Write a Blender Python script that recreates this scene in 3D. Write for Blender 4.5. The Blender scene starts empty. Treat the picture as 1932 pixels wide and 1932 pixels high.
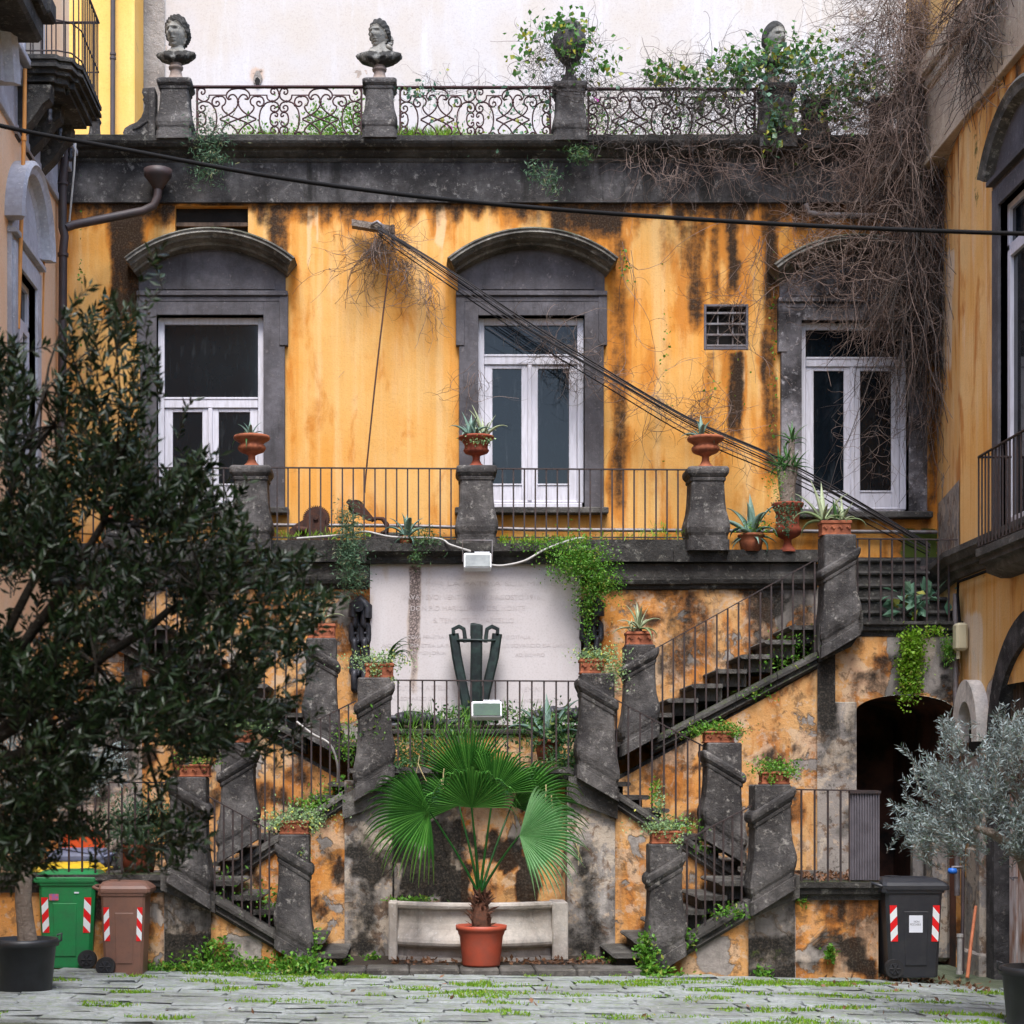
import bpy, math, random
import numpy as np
from mathutils import Vector, Matrix
random.seed(7); RNG = np.random.default_rng(7)
sc = bpy.context.scene
# ---------------------------------------------------------------- camera
F, U0, VH, EYE = 3290.0, 780.0, 1490.0, 2.05      # focal length / vanishing point measured on the photograph (1932 px frame)
cam_d = bpy.data.cameras.new('camera'); cam = bpy.data.objects.new('camera', cam_d)
sc.collection.objects.link(cam); sc.camera = cam
cam.location = (0, 0, EYE); cam.rotation_euler = (math.radians(90), 0, 0)
cam_d.sensor_width = 36; cam_d.lens = F / 1932 * 36
cam_d.shift_x = (966 - U0) / 1932; cam_d.shift_y = (VH - 966) / 1932
cam_d.clip_end = 300
cam_d.dof.use_dof = True; cam_d.dof.focus_distance = 21.5; cam_d.dof.aperture_fstop = 4.5
sc.render.resolution_x = sc.render.resolution_y = 1024
# ---------------------------------------------------------------- light
SUN_EL, SUN_AZ = math.radians(60), math.radians(182)
w = bpy.data.worlds.new('World'); sc.world = w; w.use_nodes = True
wn = w.node_tree; wn.nodes.clear()
sky = wn.nodes.new('ShaderNodeTexSky'); sky.sky_type = 'NISHITA'; sky.sun_disc = False
sky.sun_elevation = SUN_EL; sky.sun_rotation = SUN_AZ; sky.dust_density = 1.5; sky.air_density = 1.0; sky.ozone_density = 1.0
bg = wn.nodes.new('ShaderNodeBackground'); bg.inputs[1].default_value = 0.15
wo = wn.nodes.new('ShaderNodeOutputWorld')
wn.links.new(sky.outputs[0], bg.inputs[0]); wn.links.new(bg.outputs[0], wo.inputs[0])
sun_d = bpy.data.lights.new('sun', 'SUN'); sun_d.energy = 1.5; sun_d.angle = math.radians(26); sun_d.color = (1, .98, .95)
sun = bpy.data.objects.new('sun', sun_d); sc.collection.objects.link(sun)
_sd = Vector((math.sin(SUN_AZ) * math.cos(SUN_EL), math.cos(SUN_AZ) * math.cos(SUN_EL), math.sin(SUN_EL)))
sun.rotation_euler = _sd.to_track_quat('Z', 'Y').to_euler()
sc.view_settings.view_transform = 'Standard'; sc.view_settings.look = 'None'
sc.view_settings.exposure = 1.82; sc.view_settings.gamma = 1; sc.view_settings.use_curve_mapping = False
# ---------------------------------------------------------------- helpers
C = sc.collection
def X(u, Y): return (u - U0) / F * Y
def Z(v, Y): return EYE - (v - VH) / F * Y
def P(u, v, Y): return Vector((X(u, Y), Y, Z(v, Y)))
def S(px, Y): return px / F * Y
YA, YB, YC, YD, YE = 19.0, 20.4, 21.6, 22.6, 23.6
XL = X(125, YE); XR = X(1812, YC)

def tag(o, label=None, cat=None, group=None, kind=None):
    if label: o['label'] = label
    if cat: o['category'] = cat
    if group: o['group'] = group
    if kind: o['kind'] = kind
    return o
def thing(name, label, cat, loc=(0, 0, 0), group=None):
    o = bpy.data.objects.new(name, None); C.objects.link(o); o.location = loc; o.empty_display_size = .1
    return tag(o, label, cat, group)
def link(name, me, parent=None, loc=None):
    o = bpy.data.objects.new(name, me); C.objects.link(o)
    if parent is not None:
        o.parent = parent
    if loc is not None: o.location = loc
    return o
class MB:
    """collects shapes in world (or local) space"""
    def __init__(s): s.v = []; s.f = []; s.sm = []
    def add(s, vs, fs, smooth=False):
        b = len(s.v); s.v.extend([tuple(p) for p in vs]); s.f.extend([tuple(b + i for i in f) for f in fs]); s.sm.extend([smooth] * len(fs)); return s
    def box(s, x0, x1, y0, y1, z0, z1, bev=0.0):
        if x0 > x1: x0, x1 = x1, x0
        if y0 > y1: y0, y1 = y1, y0
        if z0 > z1: z0, z1 = z1, z0
        if bev <= 0:
            vs = [(x, y, z) for x in (x0, x1) for y in (y0, y1) for z in (z0, z1)]
            return s.add(vs, [(0,1,3,2),(4,6,7,5),(0,4,5,1),(2,3,7,6),(0,2,6,4),(1,5,7,3)])
        b = min(bev, (x1-x0)*.45, (y1-y0)*.45, (z1-z0)*.45)
        cx, cy, cz = (x0+x1)/2, (y0+y1)/2, (z0+z1)/2; hx, hy, hz = (x1-x0)/2, (y1-y0)/2, (z1-z0)/2
        vs = []; idx = {}
        for i in (-1,1):
            for j in (-1,1):
                for k in (-1,1):
                    for a in range(3):
                        d = [hx-b, hy-b, hz-b]; d[a] += b
                        idx[(i,j,k,a)] = len(vs); vs.append((cx+i*d[0], cy+j*d[1], cz+k*d[2]))
        fs = []
        for a in range(3):
            o1, o2 = (a+1)%3, (a+2)%3
            for sg in (-1,1):
                q = []
                for (p, r) in ((-1,-1),(1,-1),(1,1),(-1,1)):
                    t = [0,0,0]; t[a] = sg; t[o1] = p; t[o2] = r; q.append(idx[(*t, a)])
                fs.append(q if sg > 0 else q[::-1])
            for p in (-1,1):
                for r in (-1,1):
                    t0 = [0,0,0]; t0[a] = -1; t0[o1] = p; t0[o2] = r
                    t1 = list(t0); t1[a] = 1
                    q = [idx[(*t0,o1)], idx[(*t1,o1)], idx[(*t1,o2)], idx[(*t0,o2)]]
                    fs.append(q if p*r > 0 else q[::-1])
        for i in (-1,1):
            for j in (-1,1):
                for k in (-1,1):
                    q = [idx[(i,j,k,0)], idx[(i,j,k,1)], idx[(i,j,k,2)]]
                    fs.append(q if i*j*k > 0 else q[::-1])
        return s.add(vs, fs)
    def tube(s, pts, r, n=6, cap=True, smooth=True):
        pts = [Vector(p) for p in pts]; m = len(pts)
        rs = r if isinstance(r, (list, tuple)) else [r] * m
        vs = []; nrm = None
        for i, p in enumerate(pts):
            t = (pts[min(i+1, m-1)] - pts[max(i-1, 0)])
            if t.length < 1e-9: t = Vector((0,0,1))
            t.normalize()
            if nrm is None:
                nrm = t.orthogonal().normalized()
            else:
                nrm = nrm - t * nrm.dot(t)
                nrm = nrm.normalized() if nrm.length > 1e-6 else t.orthogonal().normalized()
            bn = t.cross(nrm)
            for k in range(n):
                a = 2 * math.pi * k / n
                vs.append(p + (nrm * math.cos(a) + bn * math.sin(a)) * rs[i])
        fs = [(i*n+k, i*n+(k+1)%n, (i+1)*n+(k+1)%n, (i+1)*n+k) for i in range(m-1) for k in range(n)]
        s.add(vs, fs, smooth)
        if cap: s.add(vs[:n], [tuple(range(n))[::-1]]); s.add(vs[-n:], [tuple(range(n))])
        return s
    def rings(s, rings, closed=True, cap0=True, cap1=True, smooth=False):
        n = len(rings[0]); vs = [p for r in rings for p in r]; m = len(rings)
        fs = [(i*n+k, i*n+(k+1)%n, (i+1)*n+(k+1)%n, (i+1)*n+k) for i in range(m-1) for k in range(n if closed else n-1)]
        s.add(vs, fs, smooth)
        if closed and cap0: s.add(rings[0], [tuple(range(n))[::-1]])
        if closed and cap1: s.add(rings[-1], [tuple(range(n))])
        return s
    def lathe(s, prof, c=(0,0,0), n=24, smooth=True, ribs=0, ribamp=0, ribr=(0,0)):
        """prof [(r,z)]"""
        rg = []
        for (r, z) in prof:
            ring = []
            for k in range(n):
                a = 2*math.pi*k/n; rr = r
                if ribs and ribr[0] <= z <= ribr[1]: rr = r * (1 + ribamp * math.cos(ribs*a))
                ring.append((c[0]+rr*math.cos(a), c[1]+rr*math.sin(a), c[2]+z))
            rg.append(ring)
        return s.rings(rg, smooth=smooth)
    def prism(s, poly, d0, d1, axis='y'):
        """poly list of 2D points (x,z) for axis y; (y,z) for axis x; (x,y) for axis z"""
        def m(p, d):
            return (p[0], d, p[1]) if axis == 'y' else ((d, p[0], p[1]) if axis == 'x' else (p[0], p[1], d))
        n = len(poly)
        vs = [m(p, d0) for p in poly] + [m(p, d1) for p in poly]
        s.add(vs, [tuple(range(n)), tuple(range(2*n-1, n-1, -1))] + [(i, i+n, (i+1)%n+n, (i+1)%n) for i in range(n)])
        return s
    def mold(s, x0, z0, x1, z1, prof, closed=True):
        """sweep a (y, dz) profile from (x0,z0) to (x1,z1)"""
        a = [(x0, y, z0+dz) for (y, dz) in prof]; b = [(x1, y, z1+dz) for (y, dz) in prof]
        return s.rings([a, b])
    def build(s, name, mat, parent=None, origin=None, fix=True):
        me = bpy.data.meshes.new(name)
        off = Vector(origin) if origin is not None else (parent_off(parent) if parent is not None else Vector((0,0,0)))
        vs = [(x-off.x, y-off.y, z-off.z) for (x, y, z) in s.v]
        me.from_pydata(vs, [], s.f)
        me.polygons.foreach_set('use_smooth', s.sm)
        if fix:
            import bmesh
            bm = bmesh.new(); bm.from_mesh(me); bmesh.ops.recalc_face_normals(bm, faces=bm.faces); bm.to_mesh(me); bm.free()
        me.materials.append(mat)
        o = link(name, me, parent)
        if parent is None and origin is not None: o.location = origin
        return o
def parent_off(p):
    off = Vector((0,0,0))
    while p is not None: off += Vector(p.location); p = p.parent
    return off
def npmesh(name, V, Fc, mat, parent=None, cols=None, smooth=False, origin=None):
    """V (n,3) array; Fc (m,k) array of constant k"""
    off = Vector(origin) if origin is not None else (parent_off(parent) if parent is not None else Vector((0,0,0)))
    V = np.asarray(V, dtype=np.float32) - np.array(off, dtype=np.float32)
    me = bpy.data.meshes.new(name); n = len(V); m, k = Fc.shape
    me.vertices.add(n); me.vertices.foreach_set('co', V.ravel())
    me.loops.add(m*k); me.loops.foreach_set('vertex_index', Fc.astype(np.int32).ravel())
    me.polygons.add(m); me.polygons.foreach_set('loop_start', np.arange(0, m*k, k, dtype=np.int32))
    me.polygons.foreach_set('loop_total', np.full(m, k, dtype=np.int32))
    me.polygons.foreach_set('use_smooth', np.full(m, smooth))
    me.update(calc_edges=True)
    if cols is not None:
        at = me.color_attributes.new('mask', 'FLOAT_COLOR', 'POINT'); at.data.foreach_set('color', cols.astype(np.float32).ravel())
    me.materials.append(mat)
    o = link(name, me, parent)
    if parent is None and origin is not None: o.location = origin
    return o
# numpy value noise
_LAT = RNG.random((256, 256))
def vnoise(x, y):
    xi = np.floor(x).astype(int); yi = np.floor(y).astype(int); fx = x-xi; fy = y-yi
    fx = fx*fx*(3-2*fx); fy = fy*fy*(3-2*fy)
    g = lambda a, b: _LAT[a % 256, b % 256]
    return (g(xi,yi)*(1-fx)+g(xi+1,yi)*fx)*(1-fy) + (g(xi,yi+1)*(1-fx)+g(xi+1,yi+1)*fx)*fy
def fbm(x, y, o=4):
    a = 0; t = 0; w_ = 1
    for i in range(o): a = a + w_*vnoise(x*2**i+17*i, y*2**i+31*i); t += w_; w_ *= .5
    return a/t
def sstep(a, b, x): t = np.clip((x-a)/(b-a), 0, 1); return t*t*(3-2*t)
# ---------------------------------------------------------------- materials
class NT:
    def __init__(s, name):
        s.m = bpy.data.materials.new(name); s.m.use_nodes = True; s.t = s.m.node_tree; s.t.nodes.clear()
        s.out = s.t.nodes.new('ShaderNodeOutputMaterial'); s.bsdf = s.t.nodes.new('ShaderNodeBsdfPrincipled')
        s.t.links.new(s.bsdf.outputs[0], s.out.inputs[0]); s.bsdf.inputs['Specular IOR Level'].default_value = .3
    def n(s, t, **k):
        nd = s.t.nodes.new(t)
        for a, b in k.items(): setattr(nd, a, b)
        return nd
    def set(s, sock, v):
        if isinstance(v, bpy.types.NodeSocket): s.t.links.new(v, sock)
        elif isinstance(v, (tuple, list)) and len(v) == 3 and sock.type == 'RGBA': sock.default_value = (*v, 1)
        else: sock.default_value = v
    def pos(s, scale=(1,1,1), obj=False, off=(0,0,0)):
        if obj:
            src = s.n('ShaderNodeTexCoord').outputs['Object']
        else: src = s.n('ShaderNodeNewGeometry').outputs['Position']
        mp = s.n('ShaderNodeMapping'); s.set(mp.inputs[0], src); mp.inputs['Scale'].default_value = scale; mp.inputs['Location'].default_value = off
        return mp.outputs[0]
    def noise(s, vec, sc_=5, det=5, rough=.55, dist=0):
        nd = s.n('ShaderNodeTexNoise'); s.set(nd.inputs['Vector'], vec); nd.inputs['Scale'].default_value = sc_
        nd.inputs['Detail'].default_value = det; nd.inputs['Roughness'].default_value = rough; nd.inputs['Distortion'].default_value = dist
        return nd.outputs[0]
    def math(s, op, a, b=0.0, c=0.0, clamp=False):
        nd = s.n('ShaderNodeMath', operation=op); nd.use_clamp = clamp
        s.set(nd.inputs[0], a); s.set(nd.inputs[1], b)
        if op in ('MULTIPLY_ADD',): s.set(nd.inputs[2], c)
        return nd.outputs[0]
    def ss(s, x, a, b, lo=0., hi=1.):
        nd = s.n('ShaderNodeMapRange', interpolation_type='SMOOTHSTEP'); s.set(nd.inputs[0], x)
        nd.inputs[1].default_value = a; nd.inputs[2].default_value = b; nd.inputs[3].default_value = lo; nd.inputs[4].default_value = hi
        return nd.outputs[0]
    def mix(s, f, a, b, mode='MIX'):
        nd = s.n('ShaderNodeMix', data_type='RGBA', blend_type=mode); s.set(nd.inputs[0], f); s.set(nd.inputs[6], a); s.set(nd.inputs[7], b)
        return nd.outputs[2]
    def attr(s, name='mask'):
        nd = s.n('ShaderNodeAttribute', attribute_name=name); sp = s.n('ShaderNodeSeparateColor'); s.set(sp.inputs[0], nd.outputs['Color'])
        return sp.outputs[0], sp.outputs[1], sp.outputs[2], s.math('SUBTRACT', 1.0, nd.outputs['Alpha'])
    def bump(s, h, st=.3, d=.02):
        nd = s.n('ShaderNodeBump'); nd.inputs['Strength'].default_value = st; nd.inputs['Distance'].default_value = d
        s.set(nd.inputs['Height'], h); s.t.links.new(nd.outputs[0], s.bsdf.inputs['Normal'])
    def done(s, col, rough=.9, metal=0., spec=None):
        s.set(s.bsdf.inputs['Base Color'], col); s.set(s.bsdf.inputs['Roughness'], rough); s.bsdf.inputs['Metallic'].default_value = metal
        if spec is not None: s.bsdf.inputs['Specular IOR Level'].default_value = spec
        return s.m
def plaster(name, c1, c2, pale=(.62,.50,.42), under=(.33,.30,.28), black=(.007,.0065,.0055), moss=(.05,.075,.012),
            streak=.35, mould=.0, base_peel=.0, deep=None, bump=.35, mottle=0., soft=False):
    k = NT(name); R_, G_, B_, A_ = k.attr()
    p = k.pos(); pv = k.pos((1, 1, .11)); pf = k.pos((1, 1, .35))
    n1 = k.noise(p, .9, 4); n2 = k.noise(pv, 5.5, 5, .6); n3 = k.noise(p, 11, 7, .65); n4 = k.noise(p, 45, 4, .6); n5 = k.noise(pf, 2.6, 8, .62, .4)
    n6 = k.noise(k.pos((1,1,1), off=(13,5,3)), 1.9, 8, .62, .6)
    base = k.mix(k.ss(n1, .3, .7), c1, c2)
    base = k.mix(k.ss(n2, .50, .82, 0, streak), base, pale)
    if soft is True:
        nb = k.noise(k.pos((1, 1, .03), off=(4,0,2)), 3.6, 5, .7); base = k.mix(k.ss(nb, .48, .66, 0, .6), base, (.66,.43,.19)); base = k.mix(k.ss(nb, .34, .46, .5, 0), base, (.56,.21,.025))
    if deep: base = k.mix(k.math('MULTIPLY', k.ss(k.math('ADD', n5, k.math('MULTIPLY', R_, .35)), .5, .68), .8), base, deep)
    if mottle:
        m1 = k.noise(k.pos(off=(3,1,8)), 4.2, 9, .68, .35); m2 = k.noise(k.pos(off=(9,2,4)), 7.5, 9, .7, .2); m3 = k.noise(k.pos(off=(1,7,2)), 2.4, 8, .66, .5)
        base = k.mix(k.ss(m3, .52, .57, 0, mottle*.8), base, (.52,.43,.33))
        base = k.mix(k.ss(m1, .54, .60, 0, mottle), base, (.13,.07,.035))
        base = k.mix(k.ss(m2, .56, .62, 0, mottle), base, (.47,.36,.26))
        base = k.mix(k.ss(m2, .34, .43, mottle*.95, 0), base, (.035,.028,.022))
    # old exposed undercoat where paint has flaked
    pl = k.math('ADD', k.math('ADD', G_, base_peel), k.math('MULTIPLY', k.math('SUBTRACT', n6, .5), 2.2))
    pm = k.ss(pl, .50, .545)
    uc = k.mix(k.ss(n3, .35, .7), under, tuple(min(1, x*1.75) for x in under))
    uc = k.mix(k.ss(n5, .55, .75), uc, pale)
    edge = k.math('MULTIPLY', k.ss(pl, .44, .5), k.math('SUBTRACT', 1, k.ss(pl, .52, .58)))
    col = k.mix(pm, base, uc); col = k.mix(k.math('MULTIPLY', edge, .55), col, (.16,.11,.07))
    # pale run-off
    wm = k.ss(k.math('ADD', B_, k.math('MULTIPLY', k.math('SUBTRACT', n2, .5), 1.3)), .45, .75)
    col = k.mix(k.math('MULTIPLY', wm, .8), col, pale)
    # black algae / soot
    dd = k.math('ADD', k.math('ADD', R_, mould), k.math('MULTIPLY', k.math('SUBTRACT', n2, .5), .9))
    dd = k.math('ADD', dd, k.math('MULTIPLY', k.math('SUBTRACT', n3, .5), .9 if soft else 1.5))
    dm = k.ss(dd, .22 if soft else .34, .92 if soft else .72)
    col = k.mix(k.math('MULTIPLY', dm, .96), col, k.mix(k.ss(n4, .45, .7), black, tuple(x*5 for x in black)))
    gm = k.ss(k.math('ADD', A_, k.math('MULTIPLY', k.math('SUBTRACT', n3, .5), 1.6)), .42, .8)
    col = k.mix(gm, col, moss)
    # fine grime
    col = k.mix(k.ss(n4, .45, .85, 0, .28), col, (.12,.08,.05))
    col = k.mix(k.ss(n3, .6, .85, 0, .25), col, tuple(x*.55 for x in c1))
    h = k.math('ADD', k.math('MULTIPLY', n3, .6), k.math('MULTIPLY', pm, -.5)); h = k.math('ADD', h, k.math('MULTIPLY', n4, .25))
    k.bump(h, bump, .03)
    return k.done(col, .88, spec=.2)
def stone(name, c1, c2, lich=(.32,.31,.27), lam=.35, moss=.4, stain=.4, obj=False, sc_=1., bump=.6, mosscol=(.045,.06,.018)):
    k = NT(name); R_, G_, B_, A_ = k.attr(); p = k.pos(obj=obj)
    n1 = k.noise(p, 2.2*sc_, 5, .6); n2 = k.noise(p, 14*sc_, 8, .7); n3 = k.noise(p, 60*sc_, 4, .7); n4 = k.noise(k.pos((1,1,.18), obj=obj), 6*sc_, 5, .6)
    n5 = k.noise(k.pos(obj=obj, off=(7,3,1)), 8*sc_, 9, .74, .2)
    col = k.mix(k.ss(n1, .3, .7), c1, c2)
    col = k.mix(k.ss(n2, .35, .75, 0, .6), col, tuple(x*.45 for x in c1))
    col = k.mix(k.ss(k.noise(k.pos(obj=obj, off=(2,9,4)), 1.3*sc_, 4, .6), .45, .62, 0, .6), col, tuple(a*b_ for a, b_ in zip(c1, (.62,.58,.55))))
    col = k.mix(k.ss(n2, .56, .70, 0, .45), col, tuple(min(1, a*b_) for a, b_ in zip(c2, (2.0,1.9,1.75))))
    col = k.mix(k.ss(n5, .60-.12*lam, .70, 0, lam+.2), col, lich)
    col = k.mix(k.ss(n4, .52, .8, 0, stain), col, (.018,.017,.016))
    g = k.n('ShaderNodeNewGeometry'); sp = k.n('ShaderNodeSeparateXYZ'); k.set(sp.inputs[0], g.outputs['Normal'])
    up = k.math('MULTIPLY', k.ss(sp.outputs[2], .2, .9), moss)
    gm = k.ss(k.math('ADD', k.math('ADD', up, A_), k.math('MULTIPLY', k.math('SUBTRACT', n2, .5), 1.4)), .38, .8)
    col = k.mix(gm, col, mosscol)
    dm = k.ss(k.math('ADD', R_, k.math('MULTIPLY', k.math('SUBTRACT', n4, .5), 1.6)), .35, .7)
    col = k.mix(k.math('MULTIPLY', dm, .92), col, (.016,.015,.014))
    wm = k.ss(k.math('ADD', B_, k.math('MULTIPLY', k.math('SUBTRACT', n4, .5), 1.6)), .5, .75)
    col = k.mix(k.math('MULTIPLY', wm, .7), col, (.30,.28,.26))
    k.bump(k.math('ADD', n2, k.math('MULTIPLY', n3, .35)), min(1, bump*1.25), .04)
    return k.done(col, .85, spec=.25)
def plain(name, c, rough=.6, metal=0., var=.25, sc_=8, bump=.1, c2=None, spec=.4, obj=True, stretch=(1,1,1)):
    k = NT(name); n1 = k.noise(k.pos(stretch, obj=obj), sc_, 6, .6); n2 = k.noise(k.pos(obj=obj), sc_*6, 4)
    c2 = c2 or tuple(x*(1-var*1.6) for x in c)
    col = k.mix(k.ss(n1, .35, .7), c, c2); col = k.mix(k.ss(n2, .5, .8, 0, var), col, tuple(x*.6 for x in c))
    k.bump(n2, bump, .01)
    return k.done(col, rough, metal, spec)
def leafmat(name, c1, c2, c3=None, rough=.5, trans=.3, spec=.4):
    k = NT(name); R_, G_, B_, A_ = k.attr()
    col = k.mix(R_, c1, c2)
    if c3: col = k.mix(k.ss(G_, .82, .95), col, c3)
    n = k.noise(k.pos(), 30, 3); col = k.mix(k.ss(n, .4, .8, 0, .35), col, tuple(x*.5 for x in c1))
    k.done(col, rough, spec=spec)
    tr = k.n('ShaderNodeBsdfTranslucent'); k.set(tr.inputs[0], col)
    mx = k.n('ShaderNodeMixShader'); mx.inputs[0].default_value = trans
    k.t.links.new(k.bsdf.outputs[0], mx.inputs[1]); k.t.links.new(tr.outputs[0], mx.inputs[2]); k.t.links.new(mx.outputs[0], k.out.inputs[0])
    return k.m
ORA, ORB = (.63,.285,.055), (.63,.36,.115)
M = {}
M['ochre'] = plaster('upper_ochre_plaster', ORA, ORB, pale=(.66,.44,.24), under=(.42,.33,.26), deep=(.46,.15,.012), streak=.62, soft=True)
M['ochre_low'] = plaster('lower_ochre_plaster', (.56,.24,.055), (.54,.31,.13), pale=(.56,.46,.37), under=(.20,.18,.165), deep=(.40,.13,.02), mould=.19, base_peel=.27, streak=.6, bump=.7, mottle=.62, soft=2)
M['grey_low'] = plaster('bare_grey_plaster', (.20,.185,.175), (.30,.265,.235), pale=(.50,.46,.42), under=(.17,.155,.145), mould=.27, base_peel=.25, streak=.6, bump=.7, mottle=.75, soft=2)
M['niche'] = plaster('niche_plaster', (.42,.38,.35), (.50,.24,.06), pale=(.5,.46,.42), under=(.20,.18,.17), mould=.2, base_peel=.1, streak=.4, bump=.7)
M['right'] = plaster('right_wall_plaster', (.72,.38,.11), (.74,.47,.20), pale=(.74,.62,.48), under=(.30,.26,.23), deep=(.45,.15,.02), streak=.65, base_peel=.05, soft=True)
M['left'] = plaster('left_wall_plaster', (.84,.50,.28), (.84,.57,.37), pale=(.80,.68,.56), under=(.5,.4,.32), streak=.3)
M['white'] = plaster('old_white_plaster', (.44,.385,.345), (.455,.425,.43), pale=(.50,.485,.50), under=(.36,.29,.25), moss=(.32,.29,.25), deep=(.44,.31,.235), streak=.9, bump=.2)
M['yellow'] = plaster('yellow_wing_plaster', (.68,.36,.08), (.70,.41,.12), pale=(.85,.6,.25), under=(.5,.4,.3), streak=.3)
M['rubble'] = stone('rubble_edge', (.30,.27,.25), (.42,.38,.35), lam=.4, moss=0, stain=.2, bump=1)
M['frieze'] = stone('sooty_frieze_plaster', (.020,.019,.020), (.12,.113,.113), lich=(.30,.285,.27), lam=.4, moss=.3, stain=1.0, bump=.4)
M['band'] = stone('beige_band_plaster', (.48,.37,.27), (.56,.45,.33), lam=.2, moss=.1, stain=.5, bump=.3)
M['stone'] = stone('grey_lava_stone', (.048,.045,.042), (.155,.145,.133), lam=.3, moss=.35, stain=.5)
M['stone_dk'] = stone('dark_mossy_stone', (.024,.023,.022), (.092,.086,.08), lam=.4, moss=.6, stain=.6)
M['stone_ped'] = stone('pedestal_lava_stone', (.034,.032,.033), (.145,.135,.13), lich=(.38,.36,.33), lam=.5, moss=.3, stain=.8, sc_=1.3)
M['surround'] = stone('painted_grey_surround', (.072,.068,.075), (.125,.118,.13), lich=(.30,.28,.28), lam=.02, moss=.1, stain=.6, bump=.2)
M['surround_wh'] = stone('flaking_surround', (.022,.020,.022), (.34,.32,.34), lich=(.5,.48,.5), lam=.5, moss=.1, stain=.8, bump=.3)
M['hood'] = stone('window_hood_stone', (.055,.052,.047), (.24,.225,.20), lich=(.4,.38,.33), lam=.5, moss=.55, stain=.5)
M['trim_pale'] = stone('pale_grey_trim', (.42,.42,.46), (.5,.5,.54), lich=(.5,.5,.5), lam=.1, moss=0, stain=.25, bump=.15)
M['marble'] = stone('weathered_marble', (.56,.51,.46), (.68,.63,.57), lich=(.28,.24,.20), lam=.35, moss=.2, stain=.5, bump=.25, mosscol=(.16,.15,.10))
M['plaque'] = plaster('marble_plaque', (.48,.445,.445), (.53,.495,.50), pale=(.56,.54,.55), under=(.42,.36,.33), deep=(.45,.37,.31), black=(.10,.08,.075), streak=.5, bump=.06, soft=2)
M['bust'] = stone('weathered_bust_stone', (.17,.17,.16), (.36,.335,.29), lich=(.06,.06,.055), lam=.25, moss=.3, stain=.5, obj=True, sc_=2, bump=.3, mosscol=(.05,.055,.045))
M['socle'] = stone('brown_socle', (.20,.155,.135), (.27,.21,.175), lam=.2, moss=.1, stain=.3, obj=True, bump=.3)
M['paving'] = stone('paving_stone', (.27,.30,.305), (.40,.43,.435), lich=(.45,.475,.49), lam=.5, moss=.42, stain=.35, bump=.8, mosscol=(.17,.26,.06))
M['ground'] = stone('mossy_joint_earth', (.11,.13,.085), (.17,.19,.13), lam=.3, moss=.4, stain=.3, mosscol=(.10,.17,.03))
M['iron'] = plain('rusty_wrought_iron', (.028,.022,.024), .6, .1, var=.4, sc_=20, c2=(.05,.030,.026), obj=False)
M['iron_red'] = plain('red_brown_iron', (.05,.015,.015), .7, .1, var=.4, sc_=14, c2=(.04,.02,.022), obj=False)
M['rust'] = plain('rusted_gear_iron', (.085,.035,.022), .85, .2, var=.5, sc_=14, c2=(.04,.022,.02), obj=False, bump=.5)
M['bronze'] = plain('green_black_bronze', (.012,.017,.018), .5, .3, var=.4, sc_=9, c2=(.025,.045,.04), obj=False)
M['chain'] = plain('black_painted_iron', (.02,.021,.026), .5, .3, var=.3, sc_=12, c2=(.045,.045,.055), obj=False)
M['frame'] = plain('white_painted_wood', (.56,.545,.60), .5, 0, var=.12, sc_=9, c2=(.45,.435,.47), obj=False, stretch=(3,3,.4))
M['glass'] = None
k = NT('dark_window_glass'); n_ = k.noise(k.pos(), 3, 4); n2_ = k.noise(k.pos((1,1,.2)), 14, 5)
k.bsdf.inputs['IOR'].default_value = 1.45
M['glass'] = k.done(k.mix(k.ss(n2_, .55, .85, 0, .5), k.mix(n_, (.002,.003,.005), (.006,.010,.013)), (.06,.07,.075)), .06, spec=.3)  # pale streaks stand for grime and varied reflections, mixed into the glass colour
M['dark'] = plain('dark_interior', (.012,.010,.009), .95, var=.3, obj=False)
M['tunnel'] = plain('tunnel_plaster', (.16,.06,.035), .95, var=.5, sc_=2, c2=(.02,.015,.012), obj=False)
M['terra'] = plain('terracotta', (.32,.10,.045), .85, var=.35, sc_=9, c2=(.17,.05,.025), bump=.3)
M['terra_red'] = plain('dark_terracotta', (.25,.055,.025), .85, var=.3, sc_=9, c2=(.16,.035,.02), bump=.3)
M['pot_plastic'] = plain('red_plastic_pot', (.36,.062,.03), .55, var=.3, sc_=7, bump=.05, c2=(.27,.06,.035))
M['pot_black'] = plain('black_plastic_pot', (.022,.024,.028), .45, var=.3, sc_=5, bump=.05)
M['soil'] = plain('soil', (.04,.028,.018), .95, var=.4, sc_=20, bump=.5)
M['cable'] = plain('black_cable', (.006,.006,.007), .75, var=.2, spec=.15)
M['wire'] = plain('grey_wire', (.035,.03,.032), .6, var=.3)
M['conduit'] = plain('grey_white_conduit', (.36,.345,.33), .5, var=.2, obj=False)
M['pipe_grey'] = plain('grey_steel_pipe', (.20,.19,.20), .5, .3, var=.3, obj=False, c2=(.13,.10,.09))
M['pipe_brown'] = plain('brown_painted_pipe', (.055,.036,.036), .55, var=.3, obj=False, sc_=5, c2=(.035,.028,.028))
M['pipe_ochre'] = plain('ochre_painted_pipe', (.62,.26,.06), .6, var=.1, obj=False)
M['bark'] = stone('grey_bark', (.20,.16,.13), (.30,.25,.21), lam=.3, moss=.1, stain=.4, bump=1, sc_=2)
M['bark_dk'] = stone('dark_bark', (.022,.019,.014), (.045,.038,.03), lam=.2, moss=.1, stain=.4, bump=1, sc_=2)
M['twig'] = plain('dry_vine_stem', (.10,.062,.048), .8, var=.3, sc_=2, c2=(.24,.175,.145), obj=False)
M['twig_dk'] = plain('dark_vine_stem', (.035,.027,.025), .8, var=.3, sc_=2, c2=(.075,.06,.052), obj=False)
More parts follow.
